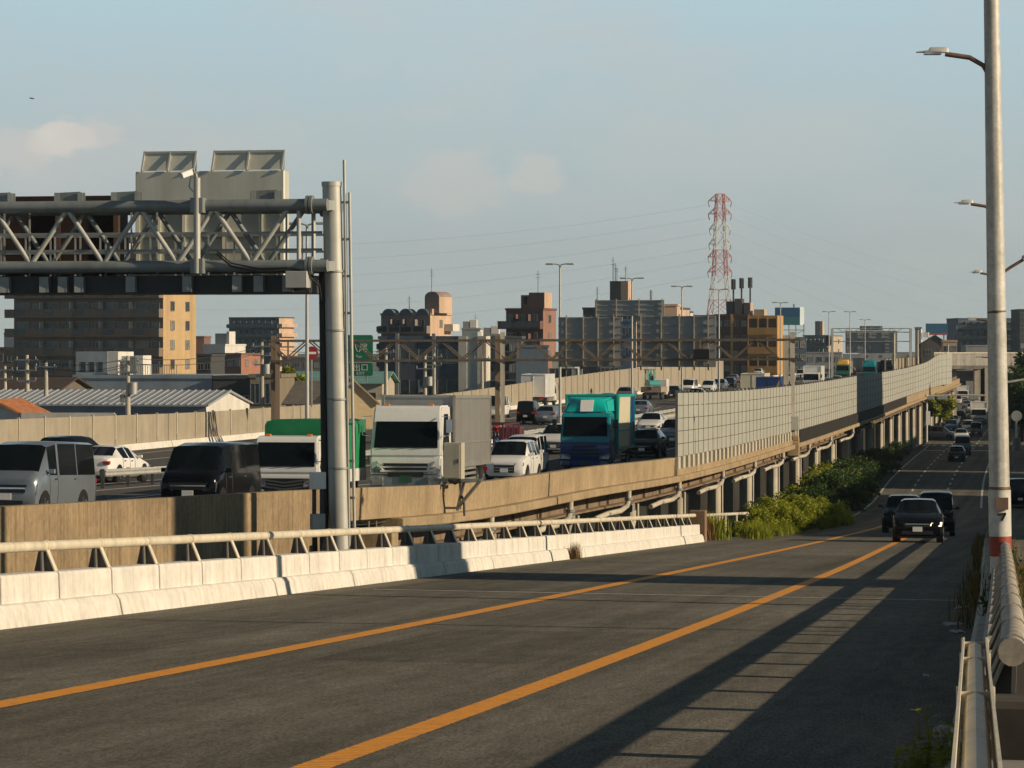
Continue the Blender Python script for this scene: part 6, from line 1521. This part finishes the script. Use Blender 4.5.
# ------------------------------------------------------------------ traffic
UP_TOWARD, UP_AWAY = 'toward', 'away'
def pose(x, d, heading='toward', ang=10.5, where='deck', front=True, L=0):
    p = W(x, 0, d); s = s_of(p); p.z = deckz(s)+0.012 if where == 'deck' else roadz(s)+0.012
    a = R(ang); rz = PI - a if heading == 'toward' else -a
    f = Vector((-math.sin(rz), math.cos(rz), 0))
    if L: p = p - f*(L/2)
    # pitch with the slope of the road
    s2 = s_of(p); zf = deckz if where == 'deck' else roadz
    p.z = zf(s2)+0.012
    along = (zf(s2+1)-zf(s2-1))/2*(1 if heading == 'away' else -1)
    return p, rz, math.atan(along)
def put(o, x, d, heading='toward', ang=10.5, where='deck', L=0, label=None, group=None, recolor=None, new=False):
    p, rz, pt = pose(x, d, heading, ang, where, L=L)
    if not new: pass
    else: o = dup(o, recolor=recolor)
    o.location = p; o.rotation_mode = 'XYZ'; o.rotation_euler = (pt, 0, rz)
    if label: o['label'] = label
    if group: o['group'] = group
    return o
GD = 'traffic queueing on the expressway'
# --- foreground row on the expressway
v1 = bigvan('silver passenger van in the queue at the far left, nearest to the tan wall', SILVERP, group=GD); put(v1, 5, 76.0, ang=11.0, L=4.70)
v2 = bigvan('black passenger van right of the median guard rail', BLACKP, group=GD); put(v2, 187.5, 84.0, ang=11, L=4.70)
t3 = lorry('lorry', 'white cab lorry with a green tarpaulin, partly behind the gantry column', 2.10, 1.7, 2.12, 6.6, WHITEP, WHITEP, box=(2.2,1.0,2.62,-1.85,-6.6), split=1.12, grille='chev', boxmat=mat('green_tarpaulin',(0.006,0.20,0.075),0.6,var=0.15,scale=1.5,bump=0.4,bscale=4), wr=0.36, low_bumper=0.32, slope=0.26, tarp=True, group=GD)
put(t3, 284.5, 92, ang=9.5)
t4 = lorry('lorry', 'big white lorry with chrome trim and an aluminium box, right of the gantry column', 2.34, 1.95, 3.05, 9.4, WHITEP, WHITEP, box=(2.40,0.98,3.36,-2.25,-9.4), split=1.62, grille='wing', boxmat=ALU, wr=0.46, low_bumper=0.62, slope=0.30, mirror_chrome=True, cap=0.52, wheels=(-1.25,-3.0,-7.0,-8.2), group=GD)
put(t4, 405.5, 97, ang=9.0)
c5 = wagon('white compact minivan following the big white lorry', WHITEP, group=GD); put(c5, 504, 122, ang=11, L=4.15)
k5 = keibox('boxy white kei van directly behind the white compact minivan', WHITEP, group=GD); put(k5, 518, 128.5, ang=11, L=3.42)
TBOX = paint('teal_box_paint', (0.0,0.40,0.34), 0.4)
t6 = lorry('lorry', 'teal and navy lorry with a cream band on its box', 2.30, 1.9, 2.72, 8.0, NAVYP, TEALD, box=(2.40,0.98,3.52,-2.2,-8.0), fairing=(TEALP,0.72,1.85), split=1.58, grille='stack', boxmat=TBOX, wr=0.45, low_bumper=0.36, slope=0.2, stripes=True, wheels=(-1.2,-6.2), group=GD)
put(t6, 585, 137, ang=9.8)
cb = [o for o in KIDS[t6.name] if o.name.startswith('cargo_box')][0]
m = MB(); hb = 1.20+0.006
def band(y0, y1, lean, mt, nm):
    for sd in (-1,1): q = MB(); q.add([(sd*hb,y0,0.99),(sd*hb,y1,0.99),(sd*hb,y1+lean,3.50),(sd*hb,y0+lean,3.50)], [(0,1,2,3)]); q.build(nm, mt, cb)
band(-2.35,-6.1,-0.6,CREAMP,'cream_band'); hb += 0.003; band(-6.7,-7.98,0,NAVYP,'navy_band')
c7 = hatch('black car half hidden behind the teal lorry', BLACKP, group=GD); put(c7, 641.5, 160, ang=11, L=4.0)
c8 = suv('silver blue suv beside the left end of the grey sound wall', SILVERP, group=GD); put(c8, 672, 181, ang=11, L=4.45)
c9 = sedan('white saloon with a dark grille right of the teal lorry', WHITEP, group=GD); put(c9, 648, 212, ang=10, L=4.75)
put(c9, 645, 268, 'away', 10, L=4.75, label='silver white saloon driving away behind the white saloon, under the excavator', recolor={'white_paint':SILVERP}, new=True)
c10 = suv('white suv between the kei van and the teal lorry', WHITEP, group=GD); put(c10, 553, 166, ang=11, L=4.45)
# other carriageway, driving away
GA = 'cars driving away on the far carriageway'
put(c9, 131, 121, 'away', 13, L=4.75, label='white saloon driving away behind the median guard rail, its red tail light showing', group=GA, new=True)
put(c8, 97, 136, 'away', 20, L=4.45, label='dark estate just behind the silver passenger van', group=GA, recolor={'silver_paint':BLACKP}, new=True)
put(k5, 533, 243, 'away', 11, L=3.42, label='small black kei van before the white container lorry', group=GA, recolor={'white_paint':BLACKP}, new=True)
put(v2, 502, 262, 'away', 12, L=4.84, label='white van behind the rusty gantry column', group=GA, recolor={'black_paint':WHITEP}, new=True)
put(c7, 554, 240, 'away', 11, L=4.0, label='silver hatchback right of the small black kei van', group=GA, recolor={'black_paint':SILVERP}, new=True)
b7 = lorry('box_lorry', 'white container lorry driving away before the far tan wall', 2.3, 1.7, 2.4, 7.6, WHITEP, WHITEP, box=(2.4,0.95,3.25,-1.9,-7.6), split=1.3, boxmat=WHITEP, wr=0.4, group=GA); put(b7, 546, 312, 'away', 10.5)
# pink frame carrier behind the white lorry
pk = thing('car_carrier', 'dark pink framed carrier lorry loaded with small vehicles, right of the big white box', 'truck', W(487,0,148), 0, GA); p, rz, pt = pose(486.5,148,'away',10.5); pk.location = p; pk.rotation_euler = (pt,0,rz)
PINK = paint('dusty_pink_paint',(0.13,0.028,0.045),0.5)
m = MB()
for y in (0,2,4,6):
    for sd in (-1,1): m.bar((sd*1.1,y,0.6),(sd*1.1,y,2.7),0.1)
    m.bar((-1.1,y,2.7),(1.1,y,2.7),0.1)
for sd in (-1,1):
    for z in (0.8,1.7,2.7): m.bar((sd*1.1,0,z),(sd*1.1,6,z),0.09)
    for y in (0,2,4): m.bar((sd*1.1,y,0.8),(sd*1.1,y+2,2.7),0.06)
m.build('frame', PINK, pk); m = MB(); m.span((-1.15,-0.1,0.6),(1.15,6.2,0.78)); m.build('bed', DKST, pk)
m = MB(); m.span((-1.1,6.4,0.5),(1.1,8.1,2.4)); m.build('cab', PINK, pk, bevel=0.08)
for y in (0.9,2.0,7.3):
    for sd in (-1,1): wheel(pk, sd*0.95, y, 0.4, 0.24, sd)
for i,(y,z,mt) in enumerate(((1.3,0.8,WHITEP),(1.2,1.75,GREYP),(3.4,0.8,BLUEP),(3.4,1.75,REDP))):
    q = thing('motor_scooter', ('white','grey','blue','red')[i]+' scooter strapped inside the pink framed carrier', 'scooter', (0,0,0)); c = Vector((0,y,z)); M_ = Matrix.Translation(p) @ Matrix.Rotation(rz,4,'Z'); q.location = M_ @ (c*0.74); q.scale = (0.74,)*3; q.rotation_euler = (0,0,rz)
    a = MB(); a.tube([(0,-0.55,0.62),(0,-0.3,0.66),(0,0.1,0.42),(0,0.35,0.45),(0,0.5,0.85)],[0.13,0.16,0.10,0.12,0.06],8); a.build('body', mt, q, smooth=60)
    for yy in (-0.5,0.55): wheel(q, 0, yy, 0.22, 0.1, 1)
    a = MB(); a.bar((-0.3,0.48,0.95),(0.3,0.48,0.95),0.04); a.build('handlebar', BLKP, q)
pk.scale = (0.74,0.74,0.74)
# excavator on a flatbed
p, rz, pt = pose(652, 340, 'away', 10.5)
fb = thing('flatbed_lorry', 'flatbed lorry carrying the small turquoise excavator', 'truck', p, rz, GA)
m = MB(); m.span((-1.15,-1.0,0.85),(1.15,4.6,1.05)); 
for sd in (-1,1): m.span((sd*1.15,-1.0,1.05),(sd*1.1,4.6,1.45))
m.span((-1.15,-1.0,1.05),(1.15,-0.95,1.45)); m.build('bed', mat('tan_bed',(0.34,0.26,0.2),0.7,var=0.2), fb); m = MB(); m.span((-1.1,4.8,0.5),(1.1,6.5,2.3)); m.build('cab', WHITEP, fb, bevel=0.08)
m = MB(); m.span((-0.8,-0.9,0.5),(0.8,5,0.84)); m.build('chassis', DKST, fb)
for y in (0.3,1.3,5.6):
    for sd in (-1,1): wheel(fb, sd*0.98, y, 0.4, 0.24, sd)
ex = thing('excavator', 'small turquoise excavator standing on the flatbed lorry', 'excavator', p+Vector((0,0,1.05)), rz+0.5)
TQ = paint('turquoise_paint',(0.06,0.33,0.30),0.4)
for sd in (-1,1):
    m = MB(); m.prism([(-0.9,0.08),(-0.75,0),(0.75,0),(0.9,0.08),(0.95,0.3),(0.8,0.45),(-0.8,0.45),(-0.95,0.3)], sd*0.55-0.15, sd*0.55+0.15); m.build('track', BLKP, ex)
m = MB(); m.prism([(-0.95,0.5),(0.6,0.5),(0.7,0.7),(0.5,1.1),(-0.8,1.15),(-1.0,0.8)], -0.7, 0.7); m.build('body', TQ, ex, bevel=0.06)
m = MB()
for xx in (-0.62,0.05):
    for yy in (-0.5,0.5): m.bar((xx,yy,1.1),(xx,yy*0.9,2.35),0.13)
m.box((-0.28,0,2.38),(0.95,1.35,0.16)); m.build('canopy', TQ, ex); m = MB(); m.box((-0.28,-0.2,1.35),(0.45,0.4,0.6)); m.build('seat', BLKP, ex)
m = MB(); m.bar((0.4,0.5,0.9),(0.4,1.5,2.0),0.2,0.25); m.bar((0.4,1.45,2.05),(0.4,2.1,1.1),0.16,0.2); m.build('boom', DKST, ex); m = MB(); m.prism([(1.9,1.2),(2.3,1.15),(2.35,0.7),(2.0,0.6)],0.15,0.65); m.build('bucket', DKST, ex)
# far queue peeking over the sound wall
GF = 'far traffic behind the grey sound wall'
far = [
 (c5,707,385,'toward','pale car raised on the carrier left of the lamp post',None),(v2,687,372,'toward','white van left of the grey sound wall top, far down the road',{'black_paint':WHITEP}),(v1,742,292,'away','white roofed van seen from behind above the grey sound wall',{'silver_paint':WHITEP}),
 (c7,728,430,'toward','dark far car behind the white roofed van',None),(c9,768,452,'toward','dark saloon under the orange flats',{'white_paint':DKBLUEP}),(k5,748,440,'toward','far white kei van left of the dark saloon',None),(c8,790,470,'away','white suv right of the tall tan gantry column',{'silver_paint':WHITEP}),
 (c7,829,420,'toward','black car behind the sound wall, right of the white fronted lorry',None),(c8,844,415,'toward','white fronted suv before the yellow topped lorry',{'silver_paint':WHITEP}),(c9,857,430,'toward','dark saloon left of the teal fronted lorry',{'white_paint':GREYP}),(c5,877,470,'toward','red far minivan among the dark lorries',{'white_paint':REDP}),
 (c10,718,400,'toward','silver far suv behind the lamp post in line with the tower',{'white_paint':SILVERP}),(c7,814,560,'toward','far dark car left of the yellow topped lorry',{'black_paint':DKBLUEP}),(v2,868,640,'toward','dark far van at the end of the queue',None)]
far += [
 (c9,694,330,'toward','white saloon on the main line, left of the lamp post in line with the tower',None),(c7,671,345,'toward','dark far hatchback right of the flatbed lorry',None),(c8,703,455,'toward','pale far suv among the cars under the overhead sign',{'silver_paint':WHITEP}),
 (k5,800,520,'toward','white far kei van left of the lorry with the tall white box',None),(c5,822,470,'toward','silver far minivan between the white and the yellow topped lorry',{'white_paint':SILVERP}),(c9,836,450,'toward','white far saloon just in front of the yellow topped lorry',None),
 (c8,852,590,'away','dark far suv driving away beyond the yellow topped lorry',{'silver_paint':BLACKP}),(c5,760,560,'away','pale far minivan driving away under the orange flats',None),(c9,735,480,'away','grey far saloon driving away below the brown flats',{'white_paint':GREYP}),
 (c7,612,300,'away','blue hatchback driving away left of the white saloons',{'black_paint':BLUEP}),(c5,583,285,'away','white minivan driving away just above the teal lorry',None),(c8,630,330,'away','silver suv driving away before the excavator',None),
 (c7,884,480,'toward','black far car in front of the dark blue lorry',None)]
for o, x, d, h, l, rc in far: put(o, x, d, h, 10.5, label=l, group=GF, recolor=rc, new=True, L=4.4)
q = put(b7, 811, 411, 'toward', 10.5, label='lorry with a tall white box and pale cab, right of the tall tan column', group=GF, recolor={'white_paint':WHITEP}, new=True)
b8 = lorry('box_lorry', 'yellow topped lorry far down the expressway', 2.3, 1.8, 2.6, 8, GREENP, GREENP, box=(2.4,0.95,3.2,-2.1,-8), fairing=(YELLOWP,0.9,1.7), split=1.5, boxmat=ALU, group=GF); put(b8, 842.5, 520)
put(b8, 869, 500, label='teal fronted lorry beside the red far minivan', group=GF, recolor={'yellow_paint':TEALD,'green_paint':TEALD}, new=True)
put(b7, 861, 640, 'away', label='grey box lorry behind the far sign gantry', group=GF, recolor={'white_paint':GREYP}, new=True)
put(b8, 886, 505, label='dark blue lorry at the tan slatted wall', group=GF, recolor={'yellow_paint':DKBLUEP,'green_paint':DKBLUEP}, new=True)
put(b8, 893, 560, label='second dark blue lorry behind the first at the tan slatted wall', group=GF, recolor={'yellow_paint':DKBLUEP,'green_paint':NAVYP}, new=True)
# blue and yellow box lorry just behind the sound wall
b9 = lorry('box_lorry', 'blue box lorry with a yellow corner peeking above the sound wall', 2.2, 1.7, 2.3, 7.0, WHITEP, WHITEP, box=(2.3,0.9,3.1,-1.9,-7.0), split=1.3, boxmat=NAVYP, wr=0.38, group=GF); put(b9, 775, 300, 'away', 10.5)
cb = [o for o in KIDS[b9.name] if o.name.startswith('cargo_box')][0]
m = MB(); m.add([(0.25,-7.006,0.95),(1.15,-7.006,0.95),(1.15,-7.006,3.0)], [(0,1,2)]); m.build('yellow_corner', YELLOWP, cb)
put(b7, 760, 318, 'away', 10.5, label='cream backed lorry next to the blue and yellow one', group=GF, recolor={'white_paint':CREAMP}, new=True)
# --- slip road
GS = 'cars coming down the slip road'
s1 = hatch('black hatchback with one glinting headlight, first car on the slip road', BLACKP, group=GS, headlit=True); put(s1, 917.5, 103, ang=8.5, where='road', L=4.0)
s2 = keibox('dark boxy off road car behind the black hatchback', BLACKP, name='offroad_car', group=GS); put(s2, 936, 121, ang=8.5, where='road', L=3.42)
s3 = suv('dark suv behind the black hatchback on its left', DKBLUEP, group=GS); put(s3, 903, 131, ang=8.5, where='road', L=4.45)
rest = [(c7,956.5,293,'toward','black car in the shade before the side street',None,9),(v1,962.5,312,'toward','dark van right behind the black car before the side street',{'silver_paint':GREYP},9),(c9,961,360,'toward','white saloon with lit lamps at the crossing',None,9),
 (k5,976,378,'toward','black kei pickup with pale bonnet at the crossing',{'white_paint':GREYP},9),(c8,951,398,'toward','blue suv beyond the crossing',{'silver_paint':BLUEP},9),(c7,953.5,430,'toward','pale blue hatchback beyond the crossing',{'black_paint':SILVERP},9),(c9,967,560,'toward','silver saloon far down the road under the signal arm',{'white_paint':SILVERP},8),
 (c8,979,640,'toward','dark suv far down the road by the flyover pier',{'silver_paint':GREYP},8)]
rest += [(c5,968,395,'toward','white minivan in the queue beyond the crossing',None,9),(c9,960,470,'toward','dark saloon in the left lane beyond the crossing',{'white_paint':BLACKP},8.5),(c8,972,520,'toward','white suv behind the lorries under the signal arm',{'silver_paint':WHITEP},8),(k5,958,600,'toward','pale kei van far down the left lane',None,8),
 (c7,985,570,'toward','black far hatchback by the thick lamp post',None,8),(c5,949,415,'toward','grey minivan waiting behind the white minivan of the side street',{'white_paint':GREYP},9)]
for o, x, d, h, l, rc, a in rest: put(o, x, d, h, a, 'road', 4.4, l, GS, rc, True)
put(b7, 979, 440, 'toward', 8, 'road', label='white lorry at the head of the queue under the signal arm', group=GS, new=True); put(b7, 983, 475, 'toward', 8, 'road', label='taller white box lorry behind the first white lorry', group=GS, new=True)
put(b7, 963, 640, 'toward', 8, 'road', label='small far white lorry before the flyover', group=GS, new=True)
p = W(939,439,366); o = dup(c5, (p.x,p.y,roadz(366)+0.012), R(-90)-R(14), 'white minivan turning out of the side street', GS, recolor={'white_paint':SILVERP})
vr = put(v1, 1020, 205, 'away', 9, 'road', 4.84, 'dark grey van on the opposite road, right of the thick lamp post', None, {'silver_paint':DKBLUEP}, True)
p, rz, pt = pose(1020, 205, 'away', 9); vr.location = W(1020, 0, 205); vr.location.z = roadz(s_of(vr.location))+0.0
# --- litter on the road edge
def litter(name, label, x, d, size, seed, m, group=None):
    rnd = random.Random(seed); p = W(x, 0, d); p.z = roadz(s_of(p))+0.005; mb = MB()
    n = 5; pts = [[Vector((size*(i/(n-1)-0.5)+rnd.gauss(0,size*0.06), size*0.5*(j/(n-1)-0.5)+rnd.gauss(0,size*0.06), max(0.0, rnd.gauss(size*0.06,size*0.05)))) for j in range(n)] for i in range(n)]
    for i in range(n-1):
        for j in range(n-1): mb.quad(pts[i][j],pts[i+1][j],pts[i+1][j+1],pts[i][j+1])
    o = solo(name, mb, m, label, 'litter', group); o.location = p; o.rotation_euler = (0,0,rnd.uniform(0,3))
    return o
PAP = mat('pale_litter',(0.42,0.42,0.40),0.7,var=0.2)
litter('paper_scrap','thin pale scrap lying on the shaded road, nearest to the thick lamp post',961,42,0.28,1,PAP); litter('paper_scrap','long pale strip of litter on the shaded road',952,36.5,0.30,2,PAP); litter('paper_scrap','small pale scrap by the right kerb, below the strip',958,34.5,0.22,3,PAP); litter('paper_scrap','tiny scrap in the dark middle of the right lane',926,26,0.1,5,PAP)
rnd = random.Random(4); mb = MB(); bm = bmesh.new(); bmesh.ops.create_icosphere(bm, subdivisions=3, radius=0.085)
for v in bm.verts: v.co *= 1+rnd.gauss(0,0.05); v.co.z *= 0.62
mb.add([v.co.copy() for v in bm.verts], [tuple(v.index for v in f.verts) for f in bm.faces]); bm.free()
o = solo('crumpled_can', mb, mat('faded_pink_litter',(0.42,0.34,0.30),0.6,var=0.4,scale=14), 'crumpled pinkish lump of litter on the road beside the right kerb', 'litter'); p = W(945.5,0,19.2); p.z = roadz(s_of(p))+0.045; o.location = p
# --- a bird
bd = thing('bird', 'tiny dark bird gliding in the sky at the upper left', 'bird', W(32,98.5,150)); m = MB()
m.tube([(-0.16,0,0),(-0.06,0,0.01),(0.06,0,0.01),(0.16,0,0.0)],[0.02,0.05,0.045,0.015],8)
m.add([(0,0.05,0.02),(0.06,0.05,0.02),(0.02,0.28,0.09),(-0.06,0.45,0.03),(-0.02,0.2,0.05)],[(0,1,2,3,4)]); m.add([(0,-0.05,0.02),(0.06,-0.05,0.02),(0.02,-0.28,0.09),(-0.06,-0.45,0.03),(-0.02,-0.2,0.05)],[(0,1,2,3,4)])
m.build('body', DKST, bd); bd.scale = (0.8,0.8,0.6); bd.rotation_euler = (0.1,0.1,0.5)
# ------------------------------------------------------------------ light, sky, air, camera
EL, AZ = 19.5, 19.0     # sun height; how far the sun stands behind the eye's right hand
az = R(AZ); el = R(EL)
to_sun = Vector((math.cos(el)*math.cos(az), -math.cos(el)*math.sin(az), math.sin(el)))
sd_ = bpy.data.lights.new('sun', 'SUN'); sd_.energy = 4.8; sd_.angle = R(0.5); sd_.color = (1.0, 0.80, 0.55)
so = bpy.data.objects.new('sun', sd_); COL.objects.link(so); so.rotation_euler = (-to_sun).to_track_quat('-Z', 'Y').to_euler()
wd_ = bpy.data.worlds.new('World'); SC.world = wd_; wd_.use_nodes = True; nt = wd_.node_tree; L = nt.links.new
bg = nt.nodes['Background']
sky = nn(nt, 'ShaderNodeTexSky', sky_type='NISHITA'); sky.sun_disc = False; sky.sun_elevation = el; sky.sun_rotation = R(90+AZ)
sky.air_density = 1.0; sky.dust_density = 0.7; sky.ozone_density = 1.5
gen = nn(nt, 'ShaderNodeTexCoord').outputs['Generated']
sep = nn(nt, 'ShaderNodeSeparateXYZ'); L(gen, sep.inputs[0])
SKY_K = 0.05
sc_ = nn(nt, 'ShaderNodeVectorMath', operation='SCALE'); sc_.inputs['Scale'].default_value = SKY_K
tn = nn(nt, 'ShaderNodeVectorMath', operation='MULTIPLY'); tn.inputs[1].default_value = (0.15,0.40,0.50); L(sky.outputs[0], tn.inputs[0]); L(tn.outputs[0], sc_.inputs[0])
# the hazy lower air: pale grey low down, teal grey higher up
rp = nn(nt, 'ShaderNodeValToRGB'); L(sep.outputs['Z'], rp.inputs[0])
e = rp.color_ramp.elements
e[0].position = 0.0; e[0].color = (0.43,0.475,0.45,1)
e[1].position = 0.36; e[1].color = (0.10,0.20,0.30,1)
for pos, c in ((0.035,(0.435,0.49,0.485)),(0.075,(0.45,0.55,0.575)),(0.115,(0.455,0.605,0.665))):
    n_ = e.new(pos); n_.color = (*c,1)
# soft clouds
mp = nn(nt, 'ShaderNodeMapping'); mp.inputs['Scale'].default_value = (1,1,2.6); L(gen, mp.inputs['Vector'])
def noise(sc, det, rough, vec=None):
    t = nn(nt, 'ShaderNodeTexNoise', i_Scale=sc, i_Detail=det, i_Roughness=rough); L(vec or mp.outputs[0], t.inputs['Vector']); return t.outputs['Fac']
def rng(f, a, b, lo=0.0, hi=1.0):
    r = nn(nt, 'ShaderNodeMapRange', interpolation_type='SMOOTHSTEP'); r.inputs['From Min'].default_value = a; r.inputs['From Max'].default_value = b; r.inputs['To Min'].default_value = lo; r.inputs['To Max'].default_value = hi
    L(f, r.inputs['Value']); return r.outputs['Result']
def math2(op, a, b):
    n_ = nn(nt, 'ShaderNodeMath', operation=op)
    for i, q in enumerate((a, b)):
        if isinstance(q, (int, float)): n_.inputs[i].default_value = q
        else: L(q, n_.inputs[i])
    return n_.outputs[0]
def mixc(f, a, b):
    mx = nn(nt, 'ShaderNodeMix', data_type='RGBA')
    if isinstance(f, (int, float)): mx.inputs['Factor'].default_value = f
    else: L(f, mx.inputs['Factor'])
    for k, q in (('A',a),('B',b)):
        if isinstance(q, tuple): mx.inputs[k].default_value = (*q,1)
        else: L(q, mx.inputs[k])
    return mx.outputs['Result']
low_ = rng(sep.outputs['Z'], 0.122, 0.22, 1.0, 0.0)
cur = mixc(low_, sc_.outputs[0], rp.outputs[0])
veil = math2('MULTIPLY', rng(noise(9, 7, 0.62), 0.44, 0.68), 0.42)
cur = mixc(veil, cur, (0.545,0.555,0.54))
def blob(dirv, r0, r1):
    v = Vector(dirv).normalized(); d = nn(nt, 'ShaderNodeVectorMath', operation='SUBTRACT'); L(gen, d.inputs[0]); d.inputs[1].default_value = v
    m_ = nn(nt, 'ShaderNodeVectorMath', operation='MULTIPLY'); L(d.outputs[0], m_.inputs[0]); m_.inputs[1].default_value = (1,1,1.7)
    l_ = nn(nt, 'ShaderNodeVectorMath', operation='LENGTH'); L(m_.outputs[0], l_.inputs[0]); return rng(l_.outputs['Value'], r0, r1, 1.0, 0.0)
cn = noise(62, 8, 0.6)
for dirv, r, amt, c in (((-0.150,1,0.0705),0.0145,0.95,(0.70,0.66,0.59)),((-0.138,1,0.0725),0.012,0.55,(0.62,0.60,0.56)),((-0.019,1,0.056),0.024,0.42,(0.60,0.575,0.535)),((0.008,1,0.0575),0.015,0.45,(0.62,0.59,0.54)),((-0.13,1,0.055),0.06,0.30,(0.56,0.55,0.53)),((-0.17,1,0.066),0.02,0.5,(0.62,0.59,0.55)),((-0.02,1,0.11),0.07,0.22,(0.56,0.575,0.56))):
    b_ = blob(dirv, r*0.1, r*1.5); f_ = rng(math2('ADD', math2('MULTIPLY', cn, 0.9), math2('MULTIPLY', b_, 0.62)), 0.70, 0.98)
    cur = mixc(math2('MULTIPLY', math2('MULTIPLY', f_, amt), rng(b_, 0.0, 0.25)), cur, c)
L(cur, bg.inputs['Color']); bg.inputs['Strength'].default_value = 1.0
# air
hz = MB(); hz.span((-1500,-60,-1.6),(1700,1800,72))
HZM = bpy.data.materials.new('haze_air'); HZM.use_nodes = True; n2 = HZM.node_tree
for n_ in list(n2.nodes):
    if n_.type == 'BSDF_PRINCIPLED': n2.nodes.remove(n_)
pv = n2.nodes.new('ShaderNodeVolumePrincipled'); pv.inputs['Color'].default_value = (0.60,0.80,0.95,1); pv.inputs['Density'].default_value = HAZE if 'HAZE' in globals() else 0.00011; pv.inputs['Anisotropy'].default_value = 0.2
n2.links.new(pv.outputs[0], [n_ for n_ in n2.nodes if n_.type == 'OUTPUT_MATERIAL'][0].inputs['Volume'])
solo('haze', hz, HZM, kind='stuff', label='thin pale evening haze over the whole city', cat='haze')
# camera
cd = bpy.data.cameras.new('camera'); cam = bpy.data.objects.new('camera', cd); COL.objects.link(cam)
cd.sensor_width = 36.0; cd.lens = 36.0*F/1024; cd.shift_y = -34/1024; cd.clip_start = 0.5; cd.clip_end = 12000
cam.location = (0,0,CZ); cam.rotation_euler = (R(90),0,0); SC.camera = cam
SC.view_settings.view_transform = 'Standard'; SC.view_settings.look = 'None'; SC.view_settings.gamma = 1.0; SC.view_settings.exposure = 0.0
SC.render.engine = 'CYCLES'; SC.cycles.use_denoising = True; SC.cycles.max_bounces = 6; SC.cycles.volume_bounces = 0; SC.cycles.transparent_max_bounces = 8
SC.cycles.filter_width = 1.5
